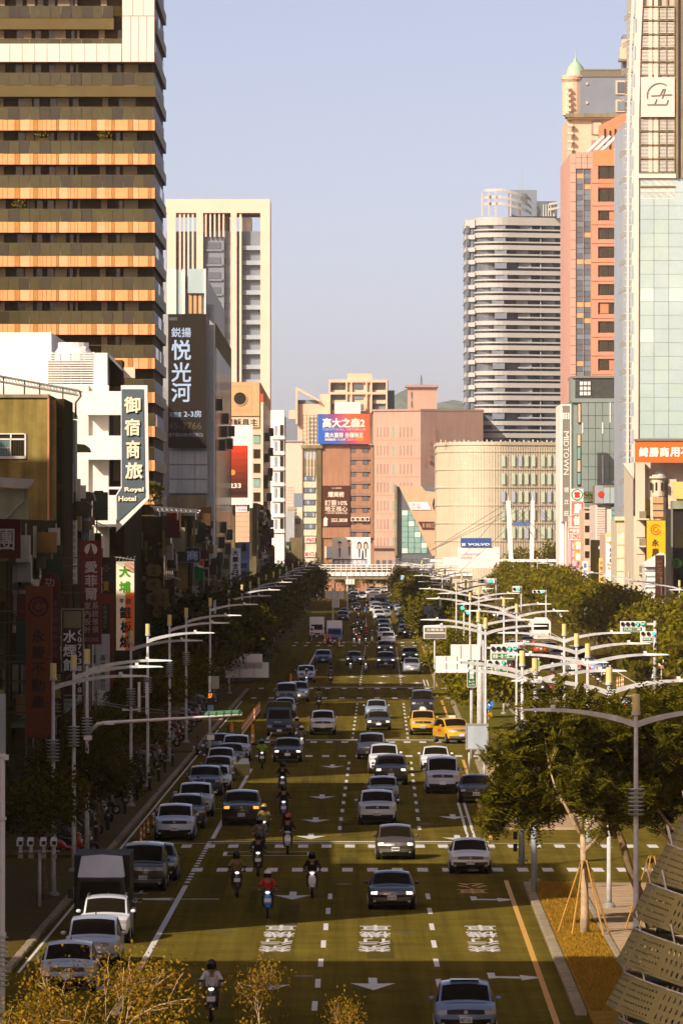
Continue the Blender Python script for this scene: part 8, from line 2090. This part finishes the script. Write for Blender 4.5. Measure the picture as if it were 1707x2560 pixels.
# taxis: roof lamp added
for px, py, rz, lab in [(1057, 1838, 0, 'yellow taxi facing the camera in the inner lane'), (1147, 1859, R(14), 'yellow taxi turning at the median gap')]:
 t, add = place_car('suv', px, py, YEL, lab, rz=rz, plate='TDA-332' if rz == 0 else None)
 add('roof_lamp', MB().box(-.22, .22, 2.5, 2.65, 1.66, 1.80).mesh('roof_lamp', M('sticker_white')))
 if rz: add('door_lettering', MB().box(-.95, -.94, 1.9, 2.7, .75, .95).mesh('door_lettering', cm(200, 80, 40)))
# the long queue to the horizon
far = [(970, 1613, WHITE, 'suv'), (961, 1600, WHITE, 'suv'), (961, 1586, WHITE, 'sedan'), (959, 1572, DGREY, 'sedan'), (953, 1562, (.2, .26, .34), 'sedan'), (952, 1550, (.25, .3, .36), 'suv'), (964, 1546, SILV, 'sedan'), (951, 1536, DGREY, 'sedan'), (962, 1530, NAVY, 'suv'), (970, 1522, (.3, .34, .4), 'sedan'),
    (1024, 1596, BLK, 'suv'), (1011, 1588, (.5, .54, .6), 'sedan'), (1012, 1575, (.12, .15, .2), 'sedan'), (1006, 1561, BLK, 'suv'), (1010, 1547, DGREY, 'suv'), (1014, 1534, WHITE, 'sedan'), (998, 1528, (.2, .3, .5), 'hatch'), (1005, 1519, DGREY, 'sedan'),
    (863, 1541, (.25, .33, .45), 'sedan'), (857, 1553, DGREY, 'suv'), (884, 1500, DGREY, 'suv'), (906, 1500, WHITE, 'suv'), (885, 1490, WHITE, 'sedan'), (922, 1488, WHITE, 'sedan'), (942, 1490, WHITE, 'suv'), (958, 1505, DGREY, 'suv'), (983, 1495, WHITE, 'suv'), (975, 1510, NAVY, 'sedan'), (1003, 1492, WHITE, 'sedan'), (1012, 1505, (.3, .3, .32), 'suv'), (930, 1480, SILV, 'sedan'), (960, 1482, WHITE, 'sedan')]
rr = random.Random(13)
for lane, xs in (('m', (915, 960)), ('i', (965, 1015)), ('o', (862, 912))):
 for k in range(13 if lane != 'o' else 7): py = rr.uniform(1478, 1552 if lane != 'o' else 1530); c = (py - 1478) / 74.0; far.append((xs[0] + (xs[1] - xs[0]) * (.35 + .5 * c * (1 if lane == 'i' else .6)) + rr.uniform(-5, 5), py, rr.choice((WHITE, WHITE, DGREY, NAVY, SILV, (.2, .26, .34), BLK)), rr.choice(('sedan', 'suv', 'suv', 'mpv'))))
cn = lambda c: 'white' if min(c) > .7 else 'black' if max(c) < .03 else 'dark grey' if max(c) < .07 else 'navy' if c == NAVY else 'silver' if c[0] > .37 else 'grey blue'
cnt = {}
for px, py, col, kind in sorted(far, key=lambda q: -q[1]):
 ln = 'outer' if px < 915 else 'middle' if px < 980 else 'inner'; cnt[(ln, cn(col))] = cnt.get((ln, cn(col)), 0) + 1
 place_car(kind, px, py, col, '%s distant %s %s queuing in the %s lane' % (ordw(cnt[(ln, cn(col))]), cn(col), 'SUV' if kind == 'suv' else 'car', ln), group='cars in the distant queue', full=False, lights='on' if py % 3 == 0 else None)
# parked along the left kerb
for kind, px, py, col, label, kw in [
 ('hatch', 170, 2478, (.42, .50, .62), 'pale blue parked car lowest in the row behind the gold leaves', dict(rails=False)),
 ('mpv', 232, 2418, (.40, .47, .58), 'pale blue parked car hidden behind the gold tree top', dict()),
 ('mpv', 263, 2358, WHITE, 'white parked estate car with roof rails behind the black truck', dict(rails=True)),
 ('van', 359, 2228, (.05, .045, .03), 'dark olive parked van with a white plate', dict(plate='ATU-6853')),
 ('sedan', 388, 2202, (.03, .03, .035), 'dark parked sedan behind the olive van', dict()),
 ('suv', 437, 2101, (.56, .66, .82), 'pale blue white parked SUV with plate BVW-8432', dict(plate='BVW-8432', rails=False)),
 ('suv', 466, 2072, (.045, .05, .06), 'dark parked SUV with roof rails behind the pale one', dict(rails=True)),
 ('suv', 488, 2041, (.52, .62, .78), 'light blue parked SUV third along the kerb row', dict()),
 ('suv', 512, 1990, (.06, .08, .14), 'dark blue parked SUV behind a parked motorbike', dict()),
 ('sedan', 537, 1978, (.62, .68, .76), 'white parked sedan with a long sunroof', dict(sunroof=True)),
 ('sedan', 545, 1953, (.16, .15, .13), 'grey parked sedan with its front door open', dict()),
 ('sedan', 552, 1932, (.45, .54, .66), 'light blue parked sedan behind the open door', dict()),
 ('sedan', 575, 1917, (.04, .045, .06), 'dark parked sedan near the second crossing', dict()),
 ('suv', 590, 1903, (.46, .58, .78), 'bright blue grey parked SUV nearest the zebra', dict()),
 ('sedan', 548, 1893, (.03, .03, .03), 'black parked car inside the row near the crossing', dict()),
 ('van', 716, 1764, (.10, .14, .22), 'dark blue parked van beyond the blue truck', dict()),
 ('suv', 746, 1756, (.12, .16, .24), 'dark blue parked SUV at the head of the far row', dict()),
 ('sedan', 712, 1793, (.34, .44, .58), 'pale blue parked car just behind the blue truck', dict()),
]: 
 t, add = place_car(kind, px, py, col, label, group=PARK, **kw)
 if 'door open' in label:
  dm = MB().prism([(0, .28), (1.0, .28), (1.0, .92), (.92, 1.30), (.45, 1.34), (.05, .95)], -.03, .03).mesh('open_door', M('car_paint')); o = add('open_door', dm, (.92, 1.45, 0), rot=(0, 0, R(35)), color=(.10, .085, .03))
  add('window', MB().prism([(.12, .95), (.96, .95), (.88, 1.27), (.48, 1.30)], -.04, .04).mesh('door_window', M('slate_blue')), parent=o)
# away from the camera on the far carriageway
for kind, px, py, col, label, kw in [
 ('suv', 1277, 1752, WHITE, 'white SUV seen from behind at the far carriageway stop line', dict(plate=None)), ('suv', 1273, 1731, (.12, .13, .15), 'grey SUV seen from behind ahead of the white one', dict()), ('sedan', 1354, 1738, (.05, .05, .05), 'dark sedan with red tail lights in the far carriageway', dict(lights='tail')),
 ('suv', 1641, 1783, WHITE, 'white SUV seen from behind near the right pavement corner', dict()), ('sedan', 1580, 1783, SILV, 'silver sedan seen from behind under the lamp arm', dict(lights='tail')), ('sedan', 1648, 1812, (.6, .6, .58), 'pale sedan seen from behind below the white SUV', dict()), ('big_suv', 1690, 1818, (.03, .03, .03), 'black SUV seen from behind at the edge of the picture', dict(lights='tail')),
 ('sedan', 1352, 1638, (.30, .08, .03), 'red brown sedan seen from behind past the bus', dict(lights='tail')), ('suv', 1490, 1690, (.20, .32, .60), 'blue car behind the parked scooters at right', dict()), ('suv', 1298, 1582, (.2, .24, .3), 'grey blue SUV seen from behind beside the bus', dict()), ('suv', 1287, 1560, WHITE, 'white SUV seen from behind far along the far carriageway', dict()),
 ('suv', 1262, 1542, (.3, .34, .36), 'silver SUV seen from behind near the hedge', dict()), ('sedan', 1236, 1536, WHITE, 'white sedan seen from behind far off at the hedge', dict()), ('sedan', 1318, 1618, DGREY, 'dark sedan seen from behind left of the bus', dict(lights='tail')), ('sedan', 1395, 1655, (.12, .14, .18), 'dark sedan seen from behind near the lamp post', dict()), ('suv', 1375, 1640, (.4, .3, .06), 'olive SUV seen from behind in front of the bus', dict(lights='tail')),
]: place_car(kind, px, py, col, label, rz=math.pi, group=AWAY, **kw)

for k in range(16):
 py = rr.uniform(1492, 1560) if k < 10 else rr.uniform(1600, 1690); x, d = G(1000, py); col = rr.choice((WHITE, DGREY, SILV, (.2, .26, .34), BLK)); xx = rr.choice((13.9, 17.1, 20.5, 23.8)) + off(d)
 place_car(rr.choice(('sedan', 'suv', 'mpv')), 0, 0, col, '%s small %s car heading away on the far carriageway' % (ordw(k + 1), cn(col)), rz=math.pi, group='small cars heading away', full=False, lights='tail' if k % 2 else None, xd=(xx, d))
# ---- trucks and the bus
def truck(name, label, px, py, cab, box_m, W, cabh, boxh, L, open_top=False, rz=0.0, text=None, canopy=None):
 x, d = G(px, py); t = T(name, label, 'truck', (x, d, 0)); w = W / 2; y = d - .3
 me = MB(); cage = [(y, .45), (y, .95), (y + .06, 1.2), (y + .28, cabh - .08), (y + .45, cabh), (y + 1.6, cabh), (y + 1.6, .45)]
 t.mesh('cab', MB().add([(x - w * (.92 if z > 1.3 else 1), yy, z) for yy, z in cage] + [(x + w * (.92 if z > 1.3 else 1), yy, z) for yy, z in cage], [tuple(range(6, -1, -1)), tuple(range(7, 14))] + [(i, (i + 1) % 7, (i + 1) % 7 + 7, i + 7) for i in range(7)]), cab)
 t.mesh('windshield', MB().add([(x - w * .84, y + .045, 1.24), (x + w * .84, y + .045, 1.24), (x + w * .80, y + .255, cabh - .16), (x - w * .80, y + .255, cabh - .16)], [(0, 1, 2, 3)]), M('car_glass'))
 t.box('bumper', x - w, x + w, y - .1, y + .2, .3, .55, M('black')); t.box('grille', x - w * .5, x + w * .5, y - .02, y, .62, .82, M('black'))
 for s in (-1, 1):
  t.box('headlight', x + s * w * .78 - .16, x + s * w * .78 + .16, y - .03, y + .02, .62, .80, M('headlamp')); mr = t.box('mirror', x + s * (w + .12) - .1, x + s * (w + .12) + .1, y + .1, y + .16, 1.25, 1.6, M('black'))
  for yy in (y + .9, y + L - 1.0): wl = t.mesh('wheel', MB().tube([(x + s * (w - .22), yy, .38), (x + s * (w - .02), yy, .38)], .38, 16), M('rubber')); t.mesh('rim', MB().tube([(x + s * (w - .03), yy, .38), (x + s * w, yy, .38)], .2, 12), M('alloy'), wl)
 t.box('plate', x - .17, x + .17, y - .13, y - .1, .34, .50, M('plate_white')); t.box('chassis', x - w * .6, x + w * .6, y + 1.5, y + L, .45, .7, M('black'))
 if canopy: 
  t.box('load_bed', x - w, x + w, y + 1.7, y + L, .7, 1.2, M('steel_dark')); t.mesh('canopy', MB().prism([(x - w, 1.2), (x + w, 1.2), (x + w, boxh - .2), (x + w - .15, boxh), (x - w + .15, boxh), (x - w, boxh - .2)], y + 1.7, y + L), canopy)
 else: t.box('cargo_box', x - w - .04, x + w + .04, y + 1.65, y + L, .7, boxh, box_m)
 if text: PT(t, text, px - 12, px + 6, py - 38, py - 34, y - .03, cm(200, 205, 210), .03)
 return t
truck('delivery_truck', 'blue grey light truck with a green canopy standing at the orange posts', 698, 1841, cm(74, 92, 122), None, 1.75, 2.0, 2.35, 4.8, canopy=cm(70, 62, 22), text='ISUZU')
truck('delivery_truck', 'white box truck with a blue cab front waiting at the far crossing', 836, 1610, cm(60, 120, 190), M('white_paint'), 1.85, 2.0, 2.9, 5.6)
truck('delivery_truck', 'white box truck parked behind the blue and red sign', 792, 1598, M('white_paint'), M('white_paint'), 1.85, 2.1, 2.9, 5.6)
truck('delivery_truck', 'white van truck far down the middle lane', 935, 1520, M('white_paint'), M('white_paint'), 1.9, 2.1, 2.8, 5.6)
truck('delivery_truck', 'dark grey truck far down the middle lane beside the white one', 950, 1522, cm(70, 74, 80), M('slate_blue'), 1.9, 2.1, 2.5, 5.6)
x, d = G(252, 2338)
t = T('box_truck', 'black box truck with a pale wind deflector parked in the kerb row', 'truck', (x, d, 0))
t.mesh('cab', MB().prism([(x - .85, .4), (x + .85, .4), (x + .85, 1.5), (x + .78, 2.0), (x - .78, 2.0), (x - .85, 1.5)], d - .3, d + 1.4), M('black')); t.box('cargo_box', x - .98, x + .98, d + 1.4, d + 6, .7, 2.75, cm(26, 20, 10))
t.mesh('windshield', MB().add([(x - .74, d - .31, 1.25), (x + .74, d - .31, 1.25), (x + .68, d - .31, 1.9), (x - .68, d - .31, 1.9)], [(0, 1, 2, 3)]), M('car_glass'))
t.mesh('wind_deflector', MB().add([(x - .82, d + .3, 2.02), (x + .82, d + .3, 2.02), (x + .72, d + 1.35, 2.72), (x - .72, d + 1.35, 2.72), (x, d + .15, 2.02), (x, d + 1.2, 2.78), (x - .82, d + 1.38, 2.02), (x + .82, d + 1.38, 2.02)], [(0, 4, 5, 3), (4, 1, 2, 5), (0, 3, 6), (1, 7, 2)]), cm(205, 212, 220))
for s in (-1, 1):
 t.box('mirror', x + s * 1.05 - .1, x + s * 1.05 + .1, d - .15, d - .05, 1.3, 1.65, M('black'))
 for yy in (d + .5, d + 4.8): t.mesh('wheel', MB().tube([(x + s * .66, yy, .36), (x + s * .88, yy, .36)], .36, 16), M('rubber'))
def bus(label, px, py, rz=0):
 x, d = G(px, py); t = T('bus', label, 'bus', (x, d, 0)); w = 1.22; L = 9.5
 me = smoothed(MB(), 1, 1) if False else None
 t.mesh('body', MB().prism([(x - w, .35), (x + w, .35), (x + w, 2.7), (x + w - .18, 3.0), (x - w + .18, 3.0), (x - w, 2.7)], d, d + L), M('white_paint'))
 t.box('rear_window', x - w * .78, x + w * .78, d - .03, d + .02, 1.75, 2.55, M('car_glass')); t.box('bumper', x - w * .98, x + w * .98, d - .12, d + .1, .3, .62, M('grey_concrete')); t.box('engine_grille', x - .5, x + .5, d - .03, d, .8, 1.25, M('steel_grey')); t.box('plate', x - .2, x + .2, d - .06, d - .03, 1.35, 1.5, M('plate_white'))
 t.mesh('roof_unit', MB().prism([(x - .9, 2.98), (x + .9, 2.98), (x + .75, 3.28), (x - .75, 3.28)], d + .6, d + 3.2), M('white_paint'))
 for s in (-1, 1):
  t.box('tail_light', x + s * 1.02 - .1, x + s * 1.02 + .1, d - .04, d, .9, 1.35, M('tail_red')); t.box('side_window', x + s * w - .01, x + s * (w + .012), d + .8, d + L - .5, 1.6, 2.5, M('car_glass'))
  for yy in (d + 2.2, d + 7.6): t.mesh('wheel', MB().tube([(x + s * (w - .26), yy, .46), (x + s * (w - .02), yy, .46)], .46, 18), M('rubber'))
bus('white city bus seen from behind on the far carriageway', 1352, 1609)

# ---- scooters and riders
rc = {'black': (.02, .018, .015), 'white': (.75, .75, .74), 'blue': (.04, .22, .62), 'silver': (.42, .47, .55), 'red': (.5, .04, .02), 'grey': (.14, .14, .13), 'olive': (.26, .20, .06), 'green': (.25, .5, .05), 'violet': (.10, .11, .30), 'pink': (.7, .2, .18)}
for px, py, sc_, jk, hl, lab, rz, li in [
 (528, 2556, 'black', 'white', 'black', 'at the bottom edge', 0, True), (669, 2297, 'blue', 'red', 'white', 'lowest in the lit lane', 0, True), (780, 2245, 'white', 'black', 'black', 'alone near the lane dashes', 0, True), (591, 2244, 'black', 'olive', 'black', 'leaving the near zebra', .05, True),
 (645, 2191, 'black', 'black', 'black', 'with one bright lamp on the zebra', 0, True), (660, 2108, 'grey', 'olive', 'olive', 'behind the black one on the zebra', 0, True), (650, 2146, 'black', 'grey', 'grey', 'in the waiting box', 0, False), (719, 2137, 'silver', 'black', 'red', 'with red helmet at the stop line', 0, False),
 (709, 2054, 'violet', 'black', 'black', 'in the shaded lane', 0, True), (706, 1988, 'black', 'black', 'black', 'beside the lit patch', 0, True), (655, 1922, 'black', 'green', 'blue', 'passing the parked row', 0, True), (754, 1884, 'white', 'grey', 'white', 'beside the black sedan', 0, True), (742, 1858, 'grey', 'grey', 'white', 'behind the white SUV corner', 0, False),
 (797, 1774, 'black', 'olive', 'black', 'alone past the middle crossing', 0, False), (766, 1720, 'blue', 'white', 'white', 'at the middle zebra', 0, True), (826, 1712, 'black', 'grey', 'grey', 'near the edge line at the crossing', 0, False), (876, 1683, 'silver', 'black', 'black', 'before the dark sedan', 0, True), (914, 1684, 'silver', 'olive', 'black', 'right of the dark sedan', 0, True),
 (885, 1616, 'white', 'black', 'white', 'leftmost at the far zebra', 0, True), (898, 1618, 'white', 'pink', 'white', 'second at the far zebra', 0, True), (914, 1616, 'grey', 'black', 'black', 'third at the far zebra', 0, True), (930, 1610, 'white', 'grey', 'white', 'rightmost at the far zebra', 0, False),
 (890, 1604, 'black', 'red', 'white', 'in the second scooter rank', 0, True), (915, 1598, 'red', 'red', 'white', 'with red jacket behind the far rank', 0, False), (884, 1590, 'grey', 'black', 'white', 'in the third scooter rank', 0, True), (903, 1586, 'black', 'grey', 'black', 'among the distant scooters', 0, True), (893, 1572, 'black', 'blue', 'black', 'in the fourth rank', 0, True), (908, 1566, 'grey', 'black', 'red', 'in the fourth rank with red helmet', 0, False), (896, 1548, 'black', 'grey', 'white', 'far off on the outer lane', 0, True), (912, 1540, 'blue', 'blue', 'black', 'far off with blue jacket', 0, True), (886, 1536, 'grey', 'black', 'black', 'beside the distant queue', 0, True), (916, 1524, 'black', 'black', 'white', 'farthest before the white van', 0, True),
 (825, 1614, 'red', 'pink', 'black', 'in front of the blue fronted lorry', .1, False)]:
 place_scooter(px, py, rc[sc_], rc[jk], rc[hl], '%s scooter ridden %s' % (sc_, lab), 'rider in %s jacket and %s helmet %s' % (jk, hl, lab), rz=rz, light=li, rider=int(px) % 2)
for px, py, sc_, jk, hl, lab in [(1381, 1703, 'red', 'grey', 'white', 'heading away at the far stop line'), (1417, 1700, 'white', 'grey', 'white', 'heading away right of the red one'), (1493, 1712, 'black', 'black', 'pink', 'heading away near the parked bikes'), (1345, 1690, 'grey', 'green', 'white', 'heading away behind the lamp'), (1430, 1665, 'white', 'black', 'white', 'heading away in the middle of the far carriageway'), (1405, 1675, 'black', 'blue', 'white', 'heading away beside the dark sedan')]:
 place_scooter(px, py, rc[sc_], rc[jk], rc[hl], '%s scooter %s' % (sc_, lab), 'rider in %s jacket and %s helmet %s' % (jk, hl, lab), rz=math.pi, light=False, rider=0, group='scooters riding away')
place_scooter(1640, 1724, rc['white'], rc['white'], rc['white'], 'white scooter crossing at the right corner', 'rider in white jacket and white helmet crossing at the right corner', rz=R(100), light=False)
for i, (px, py) in enumerate([(1500, 1702), (1508, 1698), (1515, 1694), (1521, 1690), (1506, 1688), (1498, 1680), (1512, 1680), (1524, 1700)]):
 place_scooter(px, py, list(rc.values())[[5, 4, 0, 1, 4, 3, 0, 4][i]], None, None, '%s parked scooter from the left in the corner cluster' % ordw(i + 1), None, rz=math.pi + .3 * (i % 3 - 1), light=False, parked=True, group='scooters parked at the corner')
for i, (px, py) in enumerate([(196, 2135), (170, 2142), (478, 2000), (500, 1890), (545, 1875), (560, 1868), (575, 1862), (328, 2320)]):
 place_scooter(px, py, list(rc.values())[[0, 4, 0, 5, 0, 0, 5, 0][i]], None, None, ['dark scooter parked on the near pavement', 'red scooter parked behind the dark one on the near pavement', 'dark motorbike parked by the blue SUV', 'grey scooter at the kerb by the crossing', 'second dark scooter at the kerb by the crossing', 'third dark scooter at the kerb by the crossing', 'grey scooter nearest the orange posts', 'dark scooter squeezed beside the white estate'][i], None, rz=R([70, 75, 10, 20, 5, -5, 15, 5][i]), light=False, parked=True, group='scooters parked at the kerb')
for k in range(24):
 d = 300 + k * 10.6 + rr.uniform(-2, 2)
 if not (283 < d < 292 or 423 < d < 430): t = place_scooter(0, 0, rr.choice(((.02, .018, .015), (.06, .055, .05), (.2, .03, .02), (.3, .3, .3), (.03, .05, .12))), None, None, '%s scooter parked along the shaded pavement edge' % ordw(k + 1), None, rz=R(rr.uniform(60, 110)), light=False, parked=True, group='scooters parked along the pavement', xd=(LX(d) - 1.1, d)); t.o.location.z = .14
